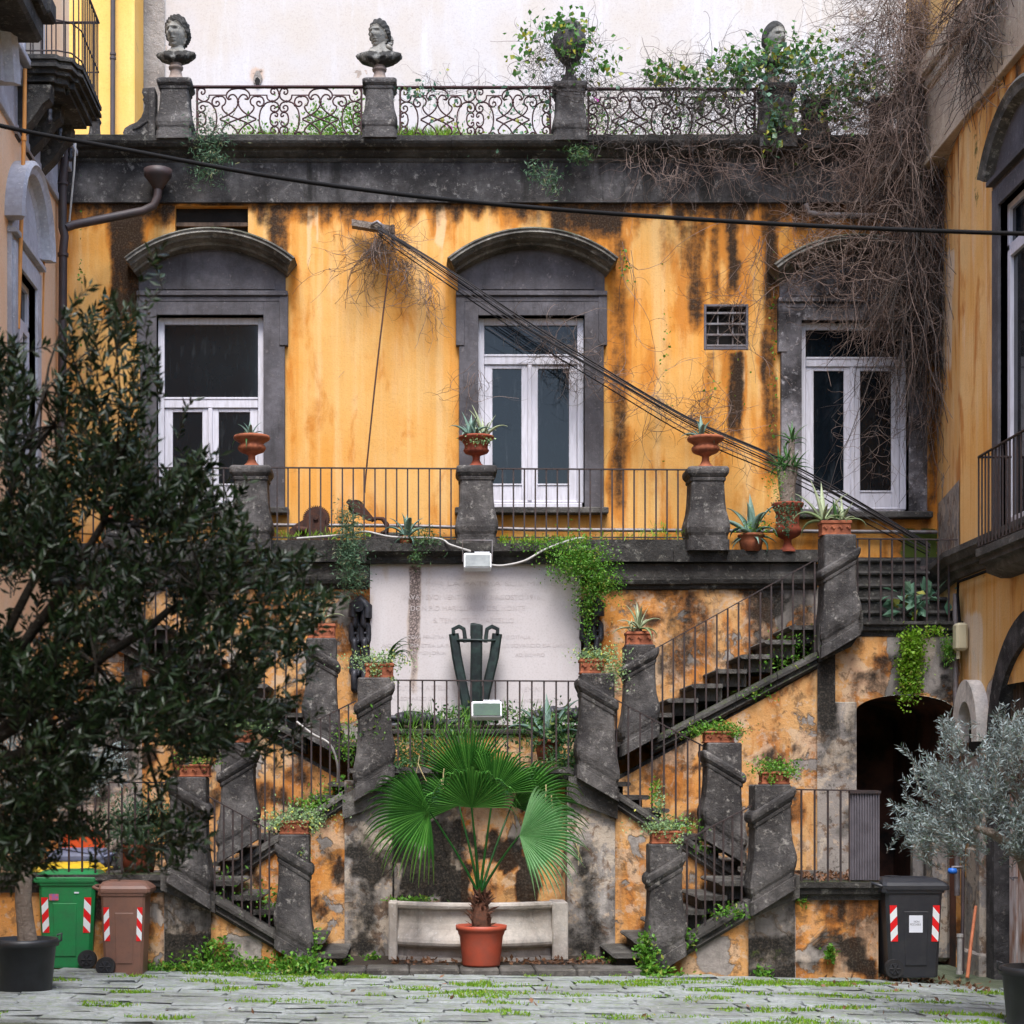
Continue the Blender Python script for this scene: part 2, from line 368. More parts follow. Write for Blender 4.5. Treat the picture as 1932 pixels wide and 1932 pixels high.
M['fiber'] = plain('palm_trunk_fibre', (.13,.05,.028), .95, var=.5, sc_=30, c2=(.06,.03,.02), bump=.8)
M['wood_or'] = plain('orange_wooden_stick', (.50,.16,.07), .7, var=.2)
M['door'] = plain('flaking_white_door', (.66,.60,.58), .7, var=.2, sc_=4, c2=(.30,.12,.05), obj=False, stretch=(2,2,.5))
M['wood_dk'] = plain('dark_door_wood', (.10,.065,.045), .8, var=.4, sc_=4, obj=False, stretch=(3,3,.3))
M['box_cream'] = plain('cream_meter_box', (.50,.45,.30), .5, var=.1, sc_=4, obj=False)
M['metal_wh'] = plain('white_lamp_housing', (.80,.82,.86), .35, var=.06, sc_=3)
M['lampglass'] = plain('floodlight_glass', (.26,.28,.26), .12, var=.3, sc_=4, spec=.7)
M['lampglass_g'] = plain('green_reflecting_lamp_glass', (.03,.08,.025), .12, var=.3, sc_=4, spec=.6)
M['fluted'] = plain('grey_painted_sheet', (.11,.10,.115), .5, var=.2, obj=False)
M['stoneleaf'] = M['soil']
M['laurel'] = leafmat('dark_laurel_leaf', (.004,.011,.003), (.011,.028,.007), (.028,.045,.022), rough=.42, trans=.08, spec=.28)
M['olive'] = leafmat('silver_olive_leaf', (.13,.17,.16), (.34,.41,.42), (.10,.15,.10), rough=.5, trans=.2)
M['palm'] = leafmat('palm_frond_green', (.010,.078,.010), (.13,.36,.06), rough=.35, trans=.25, spec=.5)
M['palm_lt'] = leafmat('palm_frond_pale', (.11,.32,.10), (.32,.52,.28), rough=.4, trans=.25, spec=.5)
M['ivy'] = leafmat('ivy_leaf', (.05,.15,.02), (.10,.24,.05), (.38,.35,.03), trans=.35)
M['ivy_blue'] = leafmat('bluish_ivy_leaf', (.08,.19,.12), (.17,.30,.20), (.3,.3,.05), trans=.3)
M['grass'] = leafmat('bright_grass', (.11,.26,.012), (.26,.46,.03), (.35,.35,.08), trans=.4)
M['weed'] = leafmat('green_weed', (.05,.17,.012), (.15,.35,.035), (.26,.30,.05), trans=.35)
M['fern'] = leafmat('blue_green_fern', (.04,.10,.05), (.10,.19,.10), (.2,.2,.1), trans=.3)
M['sedum'] = leafmat('pale_sedum', (.16,.28,.12), (.32,.46,.22), (.55,.55,.10), trans=.3)
M['darkplant'] = leafmat('dark_green_plant', (.02,.07,.02), (.07,.16,.05), (.15,.2,.05), trans=.25)
M['agave'] = leafmat('agave_blue_green', (.10,.19,.15), (.26,.38,.32), rough=.45, trans=.1)
M['aloe'] = leafmat('aloe_pale_green', (.20,.27,.12), (.42,.48,.30), rough=.5, trans=.1)
M['yucca'] = leafmat('yucca_green', (.035,.12,.03), (.12,.26,.09), rough=.4, trans=.2)
M['dryleaf'] = leafmat('fallen_brown_leaf', (.13,.06,.03), (.25,.13,.07), trans=.1)
M['straw'] = leafmat('straw_frond', (.5,.42,.22), (.7,.6,.35), trans=.2)
# ---------------------------------------------------------------- vegetation helpers
def leaf_mesh(name, pts, length, width, mat, parent=None, dirs=None, spread=1.0, up=0.0, fold=.15, origin=None):
    """many small folded leaves; dirs (n,3) preferred directions"""
    pts = np.asarray(pts); n = len(pts)
    d = RNG.normal(size=(n, 3)) * spread
    if dirs is not None: d = d + dirs
    d[:, 2] += up
    d /= np.linalg.norm(d, axis=1, keepdims=True) + 1e-9
    r = RNG.normal(size=(n, 3)); s = np.cross(d, r); s /= np.linalg.norm(s, axis=1, keepdims=True) + 1e-9
    nn = np.cross(d, s)
    L = (length * (.6 + .7 * RNG.random(n)))[:, None]; W = (width * (.6 + .7 * RNG.random(n)))[:, None]
    a = pts; b = pts + d*L*.5 + s*W*.5 + nn*W*fold; c_ = pts + d*L; e = pts + d*L*.5 - s*W*.5 + nn*W*fold
    V = np.stack([a, b, c_, e], 1).reshape(-1, 3)
    i = np.arange(n)[:, None] * 4
    Fc = np.concatenate([i + np.array([[0,1,2]]), i + np.array([[0,2,3]])], 0)
    col = np.repeat(np.stack([RNG.random(n), RNG.random(n), RNG.random(n), np.ones(n)], 1), 4, 0)
    return npmesh(name, V, Fc, mat, parent, col, origin=origin)
def strands(name, starts, dirs, length, N, mat, r=.004, wander=.35, grav=0., parent=None, curl=0., origin=None, taper=.5):
    """many thin wandering stems as 3-sided tubes"""
    starts = np.asarray(starts, float); n = len(starts)
    L = length if np.ndim(length) else np.full(n, length)
    d = np.asarray(dirs, float).copy(); d /= np.linalg.norm(d, axis=1, keepdims=True) + 1e-9
    ax = RNG.normal(size=(n, 3)); ax /= np.linalg.norm(ax, axis=1, keepdims=True)
    pts = [starts]; p = starts.copy(); st = (L / (N-1))[:, None]
    ph = np.zeros((n, 3))
    for i in range(N-1):
        ph = ph*.6 + RNG.normal(size=(n, 3)) * wander
        d = d + ph*.5 + np.cross(ax, d) * curl; d[:, 2] -= grav
        d /= np.linalg.norm(d, axis=1, keepdims=True) + 1e-9
        p = p + d * st; pts.append(p.copy())
    A = np.stack(pts, 1)                          # n,N,3
    T = np.gradient(A, axis=1); T /= np.linalg.norm(T, axis=2, keepdims=True) + 1e-9
    ref = np.array([.31, .9, .3]); s = np.cross(T, ref); s /= np.linalg.norm(s, axis=2, keepdims=True) + 1e-9; b = np.cross(T, s)
    rr = (r if np.ndim(r) else np.full(n, r))[:, None, None] * np.linspace(1, taper, N)[None, :, None]
    V = np.stack([A + (s*math.cos(a) + b*math.sin(a)) * rr for a in (0, 2.094, 4.189)], 2)   # n,N,3,3
    V = V.reshape(-1, 3)
    bi = (np.arange(n)[:, None] * N + np.arange(N-1)[None, :]) * 3
    q = []
    for k_ in range(3):
        k2 = (k_+1) % 3; q.append(np.stack([bi+k_, bi+k2, bi+3+k2, bi+3+k_], -1).reshape(-1, 4))
    return npmesh(name, V, np.concatenate(q), mat, parent, smooth=True, origin=origin), A
def rpts(n, u0, u1, v0, v1, Y0, Y1, poly=None):
    """random points in a box given by frame px extents at its depth"""
    u = RNG.uniform(u0, u1, n); v = RNG.uniform(v0, v1, n); y = RNG.uniform(Y0, Y1, n)
    if poly is not None:
        pl = np.array(poly); ins = np.zeros(n, bool); j = len(pl)-1
        for i in range(len(pl)):
            c_ = ((pl[i,1] > v) != (pl[j,1] > v)) & (u < (pl[j,0]-pl[i,0])*(v-pl[i,1])/(pl[j,1]-pl[i,1]+1e-9)+pl[i,0])
            ins ^= c_; j = i
        u, v, y = u[ins], v[ins], y[ins]
    return np.stack([(u-U0)/F*y, y, EYE-(v-VH)/F*y], 1)
def blob(n, u, v, Y, ru, rv, ry):
    """gaussian-ish clump in frame px / metres"""
    g = RNG.normal(size=(n, 3)) * .5
    c_ = P(u, v, Y); s = Y/F
    return np.array(c_)[None] + g * np.array([ru*s, ry, rv*s])[None]
# ---------------------------------------------------------------- walls from vertical strips with painted weathering masks
def wall(name, Y, strips, mat, parent, mask=None, cell=.07, axis='y', fu=None):
    """strips: (x0,x1,zb,zt) where zb, zt are numbers or functions of x; a flat sheet in the plane Y (axis y) or X (axis x)"""
    Vs, Fs, b = [], [], 0
    for (x0, x1, zb, zt) in strips:
        fb = zb if callable(zb) else (lambda x, q=zb: np.full_like(x, q)); ft = zt if callable(zt) else (lambda x, q=zt: np.full_like(x, q))
        xm = np.array([(x0+x1)/2]); nz = max(1, int(np.max(ft(np.array([x0, x1, xm[0]]))-fb(np.array([x0, x1, xm[0]])))/cell)); nx = max(1, int(abs(x1-x0)/cell))
        xs = np.linspace(x0, x1, nx+1); t = np.linspace(0, 1, nz+1)
        zz = fb(xs)[:, None]*(1-t) + ft(xs)[:, None]*t; xx = np.repeat(xs[:, None], nz+1, 1)
        if axis == 'y': V = np.stack([xx, np.full_like(xx, Y), zz], -1)
        else: V = np.stack([np.full_like(xx, Y), xx, zz], -1)
        i = np.arange(nx)[:, None]*(nz+1) + np.arange(nz)[None]
        q = np.stack([i, i+nz+1, i+nz+2, i+1], -1).reshape(-1, 4) + b
        Vs.append(V.reshape(-1, 3)); Fs.append(q); b += (nx+1)*(nz+1)
    V = np.concatenate(Vs); Fc = np.concatenate(Fs)
    if axis == 'x' and Y > 0: pass
    col = np.zeros((len(V), 4))
    if mask is not None:
        u = U0 + V[:, 0]*F/V[:, 1]; v = VH - (V[:, 2]-EYE)*F/V[:, 1]
        col = mask(u, v, V)
    col[:, 3] = 1 - col[:, 3]          # alpha carries moss, inverted
    return npmesh(name, V, Fc, mat, parent, col)
def strip_mask(items, u, v):
    """items (u0,u1,v0,v1,strength,soft)"""
    o = np.zeros_like(u)
    for it in items:
        u0, u1, v0, v1, st = it[:5]; s = it[5] if len(it) > 5 else 14
        wob = (fbm(v*.012+u0, u*.004)-.5)*22
        m_ = sstep(u0-s+wob, u0+s+wob, u) * (1-sstep(u1-s+wob, u1+s+wob, u)) * sstep(v0-s, v0+s*.3, v) * (1-sstep(v1-6*s, v1+s, v))
        o = np.maximum(o, m_*st)
    return o
def holes(x0, x1, z0, z1, hs):
    """rectangular openings hs [(xa,xb,za,zb)] -> strips"""
    cuts = sorted({x0, x1, *[h[0] for h in hs], *[h[1] for h in hs]}); out = []
    for a, b in zip(cuts[:-1], cuts[1:]):
        m_ = (a+b)/2; zs = z0
        for h in sorted([h for h in hs if h[0] < m_ < h[1]], key=lambda h: h[2]):
            if h[2] > zs: out.append((a, b, zs, h[2]))
            zs = h[3]
        if zs < z1: out.append((a, b, zs, z1))
    return out
def frame_box(mb, xa, xb, za, zb, t, y0, y1, bev=.006, tb=None, tt=None):
    tb = t if tb is None else tb; tt = t if tt is None else tt
    mb.box(xa, xa+t, y0, y1, za, zb, bev); mb.box(xb-t, xb, y0, y1, za, zb, bev)
    mb.box(xa+t, xb-t, y0+.003, y1, za, za+tb, bev); mb.box(xa+t, xb-t, y0+.003, y1, zb-tt, zb, bev)
# ================================================================ SETTING: ground
def gz(x, y=20.):
    return float(np.interp(x, [-12, -4, -1, 3.6, 5.2, 6.6, 9], [.10, .08, .03, .0, -.05, -.15, -.17]))
gx = np.concatenate([[-60, -30], np.linspace(-12, 12, 49), [30, 60]]); gy = np.concatenate([np.linspace(-30, 12, 12), np.linspace(12.5, 24, 24), [30, 60, 120]])
GV = np.array([(x, y, gz(x)) for x in gx for y in gy]); ny = len(gy)
GF = np.array([(i*ny+j, (i+1)*ny+j, (i+1)*ny+j+1, i*ny+j+1) for i in range(len(gx)-1) for j in range(ny-1)])
ground = npmesh('ground', GV, GF, M['ground']); ground['kind'] = 'structure'
# paving slabs: rows across the court, each one a piece
protos = []
for q in range(7):
    mb = MB(); mb.box(-.5, .5, -.5, .5, -.03, .03, .014)
    me_o = mb.build('paving_stone', M['paving'], None); me_ = me_o.data; bpy.data.objects.remove(me_o)
    for v_ in me_.vertices:
        v_.co.x += random.uniform(-.05, .05); v_.co.y += random.uniform(-.07, .07); v_.co.z += random.uniform(-.006, .006)
    protos.append(me_)
yy = 14.8; row = 0
while yy < 18.7:
    dy = random.uniform(.24, .31); xx = -4.65 + random.uniform(-.3, 0)
    while xx < 6.7:
        dx = random.uniform(.34, .64)
        o = link('paving_stone', protos[random.randrange(7)], ground)
        cx = xx+dx/2; o.location = (cx, yy+dy/2+random.uniform(-.015, .015), gz(cx) + random.uniform(-.008, .016)); o.scale = (dx*.985, dy*.965, 1)
        o.rotation_euler = (random.uniform(-.015, .015), (gz(cx-.2)-gz(cx+.2))/.4*1.0, random.uniform(-.012, .012))
        xx += dx
    yy += dy; row += 1
# ================================================================ MAIN PALAZZO (upper storey on the terrace)
pal = thing('palazzo', 'ochre palazzo upper storey with three tall windows behind the terrace', 'building', (0, YE, 0))
def m_upper(u, v, V):
    R = strip_mask([(203,272,380,640,1.05,10),(160,203,380,420,.4),(440,470,384,450,.55),(500,540,384,520,.95,10),(545,563,440,960,.32,8),(610,640,384,470,.5),(690,745,384,440,.75),
        (840,885,384,440,.7),(890,1000,380,425,.75,12),(960,1060,384,455,.9),(1040,1178,380,480,1.0,10),(1148,1185,450,990,.72,9),(1188,1235,384,470,.8),(1235,1330,384,560,.42),(1300,1330,384,640,.6,8),(1338,1362,430,600,.5,8),
        (1368,1392,384,575,1.0,7),(1372,1402,665,850,.85,8),(1330,1350,665,760,.4,8),(1434,1470,384,930,.75,9),(1412,1500,384,440,.8,16),(1480,1760,380,470,1.0,20),(262,300,470,540,.6,8),(815,862,384,470,.6),(1750,1768,470,1000,.5,6),
        (575,590,500,830,.22,6),(660,676,520,900,.2,6),(420,445,384,440,.35),(1600,1700,962,1030,.35)], u, v)
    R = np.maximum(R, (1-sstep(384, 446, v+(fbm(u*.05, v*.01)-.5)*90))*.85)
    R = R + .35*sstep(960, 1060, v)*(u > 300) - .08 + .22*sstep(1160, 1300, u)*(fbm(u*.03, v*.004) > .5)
    G = strip_mask([(690,760,500,640,.42,14),(1290,1430,690,820,.30,14),(700,712,590,625,.5,8)], u, v)-.35
    B = strip_mask([(578,592,384,520,.9,5),(820,842,384,480,1.0,6),(596,604,384,470,.8,3),(700,712,580,640,.6,8),(1005,1030,384,470,.5,8),(1408,1430,384,470,.6,6),(1395,1410,640,760,.7,6)], u, v)
    A = strip_mask([(1700,1770,1000,1110,1.0,10),(1500,1620,384,420,.5,20)], u, v)
    return np.stack([R, G, B, A], 1)
x = lambda u: X(u, YE)
z = lambda v: Z(v, YE)
zF = z(382)
hs = [(x(330), x(468), z(440), z(388)), (x(1328), x(1412), z(660), z(574))]
WIN = [(297, 498, 597, 947, 262, 542, 401, 0), (902, 1102, 598, 947, 862, 1142, 1002, 0), (1510, 1712, 607, 960, 1468, 1750, 1608, 12)]
for w_ in WIN: hs.append((x(w_[0]), x(w_[1]), z(w_[3]+13), z(w_[2])))
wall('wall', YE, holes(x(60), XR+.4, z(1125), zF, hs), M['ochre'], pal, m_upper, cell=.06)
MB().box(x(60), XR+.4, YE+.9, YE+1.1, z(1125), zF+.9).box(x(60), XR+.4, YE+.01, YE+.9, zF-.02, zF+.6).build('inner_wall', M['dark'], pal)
# vent slot and barred square opening
mb = MB(); xa, xb, za, zb = hs[0]
mb.box(xa, xa-.06, YE+.004, YE+.6, za, zb).box(xb, xb+.06, YE+.004, YE+.6, za, zb).box(xa, xb, YE+.004, YE+.6, zb, zb+.06).box(xa, xb, YE+.004, YE+.6, za-.06, za)
vt = mb.build('vent_opening', M['ochre'], pal)
MB().box(xa, xb, YE+.13, YE+.16, za, zb).build('vent_back', M['dark'], vt)
MB().box(xa+.01, xb-.01, YE+.06, YE+.10, z(424), z(417)).build('vent_shelf', M['wood_dk'], vt)
xa, xb, za, zb = hs[1]; mb = MB()
frame_box(mb, xa, xb, za, zb, .035, YE-.01, YE+.12); gr = mb.build('grille', M['fluted'], pal)
MB().box(xa, xb, YE+.13, YE+.15, za, zb).build('grille_mesh', M['dark'], gr)
for q in range(4):
    zz = zb - (zb-za)*(q+.75)/4.2; MB().box(xa+.03, xb-.03, YE+.02, YE+.05, zz-.018, zz+.012, .004).build('grille_bar', M['pipe_grey'], gr)
for q in range(1, 3): MB().box(xa+(xb-xa)*q/3-.01, xa+(xb-xa)*q/3+.01, YE+.06, YE+.08, za, zb).build('grille_bar', M['pipe_grey'], gr)
def arc_pts(uc, v0, sag, hw, n, dr=0.):
    R_ = (hw*hw+sag*sag)/(2*sag); cv = v0+R_; th = math.asin(hw/R_)
    return [((uc+(R_+dr)*math.sin(-th+2*th*i/n)), (cv-(R_+dr)*math.cos(-th+2*th*i/n))) for i in range(n+1)]
for wi, (u0, u1, v0, v1, o0, o1, uc, dv) in enumerate(WIN):
    sm = M['surround'] if wi < 2 else M['surround_wh']
    mb = MB()
    # jamb: stepped architrave, with ears beside its upper part
    for (a, pr) in ((0, .085), (9, .06), (22, .075), (27, .045)):
        L0, L1 = x(o0+4+a*1.0), x(u0); R0, R1 = x(u1), x(o1-4-a*1.0)
        top = z(562+dv+a*.9); bot = z(v1+14)
        mb.box(L0, L1, YE-pr+.0007*a, YE+.16, bot, top, .004); mb.box(R0, R1, YE-pr+.0007*a, YE+.16, bot, top, .004)
        mb.box(L1, R0, YE-pr+.0007*a+.001, YE+.16, z(v0), top, .004)
    mb.box(x(o0-2), x(o0+14), YE-.10, YE+.02, z(655+dv), z(557+dv), .006); mb.box(x(o1-14), x(o1+2), YE-.10, YE+.02, z(655+dv), z(557+dv), .006)
    mb.box(x(o0-2), x(o1+2), YE-.125, YE+.02, z(562+dv), z(553+dv), .008)
    mb.box(x(o0+2), x(o1-2), YE-.092, YE+.02, z(572+dv), z(563+dv), .006)
    sr = mb.build('window_surround', sm, pal)
    # tympanum
    ap = arc_pts(uc, 462+dv, 48, 138, 20)
    poly = [(x(uc-138), z(553+dv)), (x(uc+138), z(553+dv))] + [(x(a), z(b)) for a, b in ap[::-1]]
    MB().prism(poly, YE-.045, YE+.02).build('tympanum', sm, sr)
    ap = arc_pts(uc, 478+dv, 40, 118, 20); poly = [(x(uc-118), z(548+dv)), (x(uc+118), z(548+dv))] + [(x(a), z(b)) for a, b in ap[::-1]]
    MB().prism(poly, YE-.062, YE-.03).build('tympanum_panel', sm, sr)
    # segmental hood moulding
    prof = [(0, .02), (-2, -.38), (-6, -.42), (-9, -.40), (-13, -.42), (-17, -.36), (-20, -.34), (-24, -.22), (-28, -.2), (-30, -.05), (-30, .02)]
    rg = []
    n = 28; hw, sag = 160, 57; R_ = (hw*hw+sag*sag)/(2*sag); cv = 443+dv+R_; th = math.asin(hw/R_)
    for i in range(n+1):
        a = -th+2*th*i/n
        rg.append([(x(uc+(R_+dr)*math.sin(a)), YE+yo+(-.0), z(cv-(R_+dr)*math.cos(a))) for (dr, yo) in prof])
    hd = MB().rings(rg).build('hood', M['hood'], sr)
    # sill
    MB().box(x(o0-4), x(o1+4), YE-.17, YE+.15, z(972+(8 if wi == 2 else 0)), z(960+(8 if wi == 2 else 0)), .012).build('window_sill', M['stone'], pal)
    # window: outer frame then casements
    yf = YE+.06; mb = MB(); t = S(12, YE)
    frame_box(mb, x(u0), x(u1), z(v1), z(v0), t, yf, yf+.08, tt=S(13, YE), tb=S(4, YE))
    wf = None
    if wi == 0: tv = (748, 768); sp = 396
    elif wi == 1: tv = (667, 686); sp = 1000
    else: tv = (672, 690); sp = 1610
    mb.box(x(u0)+t, x(u1)-t, yf-.012, yf+.08, z(tv[1]), z(tv[0]), .006)
    mb.box(x(u0)+t, x(u1)-t, yf-.022, yf, z(tv[0]+4), z(tv[0]), .004)
    wf = mb.build('window', M['frame'], pal)
    MB().box(x(u0)+t, x(u1)-t, yf+.045, yf+.055, z(tv[0]), z(v0)-S(13, YE)).build('pane', M['glass'], wf)
    for sgn in (0, 1):
        a, b = (u0+12, sp) if sgn == 0 else (sp, u1-12)
        mb = MB(); frame_box(mb, x(a)+.004, x(b)-.004, z(v1-2), z(tv[1])-.003, S(15, YE), yf+.012, yf+.055, tb=S(34, YE), tt=S(7, YE))
        mb.box(x(a)+S(15, YE), x(b)-S(15, YE), yf+.002, yf+.014, z(v1-33), z(v1-36), .003)
        cs = mb.build('casement', M['frame'], wf)
        MB().box(x(a)+S(14, YE), x(b)-S(14, YE), yf+.034, yf+.042, z(v1-34), z(tv[1]+6)).build('pane', M['glass'], wf)
    MB().box(x(sp)-.03, x(sp)+.03, yf-.012, yf+.02, z(v1-3), z(tv[1])-.002, .008).build('meeting_stile', M['frame'], wf)
    MB().box(x(u0)+.02, x(u1)-.02, yf-.03, yf+.08, z(v1+13), z(v1+1), .01).build('bottom_rail', M['surround_wh'] if wi == 2 else M['frame'], wf)
# frieze, cornice and coping
def m_frieze(u, v, V):
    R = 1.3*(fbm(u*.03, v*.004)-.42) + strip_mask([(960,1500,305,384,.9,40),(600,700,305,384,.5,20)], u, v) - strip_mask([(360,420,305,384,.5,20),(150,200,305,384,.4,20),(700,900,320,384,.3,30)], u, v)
    B = strip_mask([(505,512,330,384,.9,3),(1180,1215,345,384,1.0,8),(1350,1400,350,384,.8,14)], u, v)
    A = strip_mask([(1450,1540,320,370,.9,16),(1680,1720,340,390,.8,14),(1380,1460,300,340,.5,12)], u, v)
    return np.stack([R, 0*R, B, A], 1)
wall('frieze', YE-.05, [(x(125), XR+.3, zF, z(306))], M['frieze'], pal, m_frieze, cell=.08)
mb = MB(); mb.box(x(100), XR+.4, YE-.055, YE+.02, zF-.015, zF+.004)
mb.build('frieze_drip', M['frieze'], pal)
prof = [(0, 0), (-.06, 0), (-.07, .02), (-.07, .05), (-.10, .06), (-.16, .10), (-.17, .13), (-.25, .14), (-.29, .17), (-.31, .20), (-.31, .27), (0, .27)]
xs_ = [x(118)]
while xs_[-1] < XR+.2: xs_.append(xs_[-1]+random.uniform(1.5, 2.0))
for a, b in zip(xs_[:-1], xs_[1:]):
    MB().mold(a, z(308)-.005, b-.006, z(308)-.005+random.uniform(-.004, .004), [(YE+dy-.002, dz) for dy, dz in prof]).build('cornice_block', M['stone_dk'], pal)
xs_ = [x(118)]
while xs_[-1] < XR+.2: xs_.append(xs_[-1]+random.uniform(.9, 1.5))
for a, b in zip(xs_[:-1], xs_[1:]):
    MB().box(a, b-.01, YE-.26, YE+.35, z(283)+.025, z(268)+random.uniform(0, .02), .02).build('coping_stone', M['stone_dk'], pal)
MB().box(x(100), XR+.4, YE+.3, 28.6, z(285)-.2, z(280)).build('roof_terrace', M['stone_dk'], pal)
# ================================================================ BUILDINGS BEHIND THE ROOF TERRACE
yw = thing('side_wing', 'bright yellow wing with a brown downpipe rising behind the balcony at upper left', 'building', (X(200, 27.5), 27.5, 0))
def m_y(u, v, V): return np.stack([strip_mask([(140,255,215,300,.25)], u, v)-.3, -.6+0*u, strip_mask([(140,212,150,260,.5)], u, v), 0*u], 1)
wall('wall', 27.5, [(X(20, 27.5), X(254, 27.5), 9.0, 19)], M['yellow'], yw, m_y, cell=.12)
MB().box(X(20, 27.5), X(254, 27.5), 27.52, 28.4, 9.0, 19).build('wall_core', M['yellow'], yw)
dp = thing('downpipe', 'brown downpipe with a collar on the yellow wing at upper left', 'drainpipe', (X(213, 27.4), 27.4, z(280)))
MB().tube([(X(214, 27.4), 27.4, 18.9), (X(212, 27.4), 27.4, 9.9)], S(4.6, 27.4)*1.0, 10).build('pipe', M['pipe_brown'], dp)
for q in (100, 108): MB().tube([(X(213, 27.4), 27.4, Z(q, 27.4)), (X(213, 27.4), 27.4, Z(q+4, 27.4))], S(6, 27.4), 10).build('collar', M['pipe_brown'], dp)
bw = thing('rear_building', 'tall white plastered blind wall with flaking patches closing the roof terrace', 'building', (2, 28.5, 0))
YW = 28.5
def m_w(u, v, V):
    R = strip_mask([(470,500,125,165,.9,5),(1700,1900,0,400,.25,60)], u, v)-.42
    R = R + .16*sstep(200, 285, v)
    G = strip_mask([(480,500,120,160,.7,5),(655,690,130,175,.6,8),(760,790,120,160,.4,8),(1370,1440,0,45,.55,14),(1490,1540,0,100,.25,20),(1160,1180,90,105,.7,5),(1040,1075,80,100,.5,6),(255,320,0,280,.42,10),(1600,1640,20,80,.4,14)], u, v)-.22
    G = G + .24*sstep(700, 1500, u)
    return np.stack([R, G, strip_mask([(540,1000,0,200,.35,80)], u, v), sstep(240, 290, v)*.25], 1)
wall('wall', YW, [(X(250, YW), 12, 9.0, 17)], M['white'], bw, m_w, cell=.10)
MB().box(X(250, YW), 12, YW+.02, YW+1.5, 9.0, 17).build('wall_core', M['white'], bw)
# rough broken edge at its left
mb = MB(); vv = -40
while vv < 285:
    h = random.uniform(8, 20); w_ = random.uniform(2, 9)
    mb.box(X(252, YW-.1), X(258+w_, YW-.1), YW-.12-random.uniform(0, .1), YW-.001, Z(vv+h, YW), Z(vv, YW), .03); vv += h
mb.build('broken_edge', M['rubble'], bw)
mb = MB(); mb.box(X(262, YW), X(312, YW), YW-.035, YW-.002, 9, 15.5, .02); mb.build('render_strip', M['rubble'], bw)
# hole knocked in the wall
mb = MB(); c_ = P(486, 148, YW-.02)
mb.prism([(c_.x+S(9, YW)*math.cos(a)*random.uniform(.7, 1.2), c_.z+S(15, YW)*math.sin(a)*random.uniform(.8, 1.2)) for a in np.linspace(0, 6.0, 11)], YW-.03, YW+.01)
mb.build('broken_hole', M['rubble'], bw); 
mb = MB(); mb.prism([(c_.x+S(5, YW)*math.cos(a)*random.uniform(.7, 1.2), c_.z-.06+S(8, YW)*math.sin(a)*random.uniform(.8, 1.2)) for a in np.linspace(0, 6.0, 9)], YW-.036, YW+.01); mb.build('hole_shadow', M['dark'], bw)
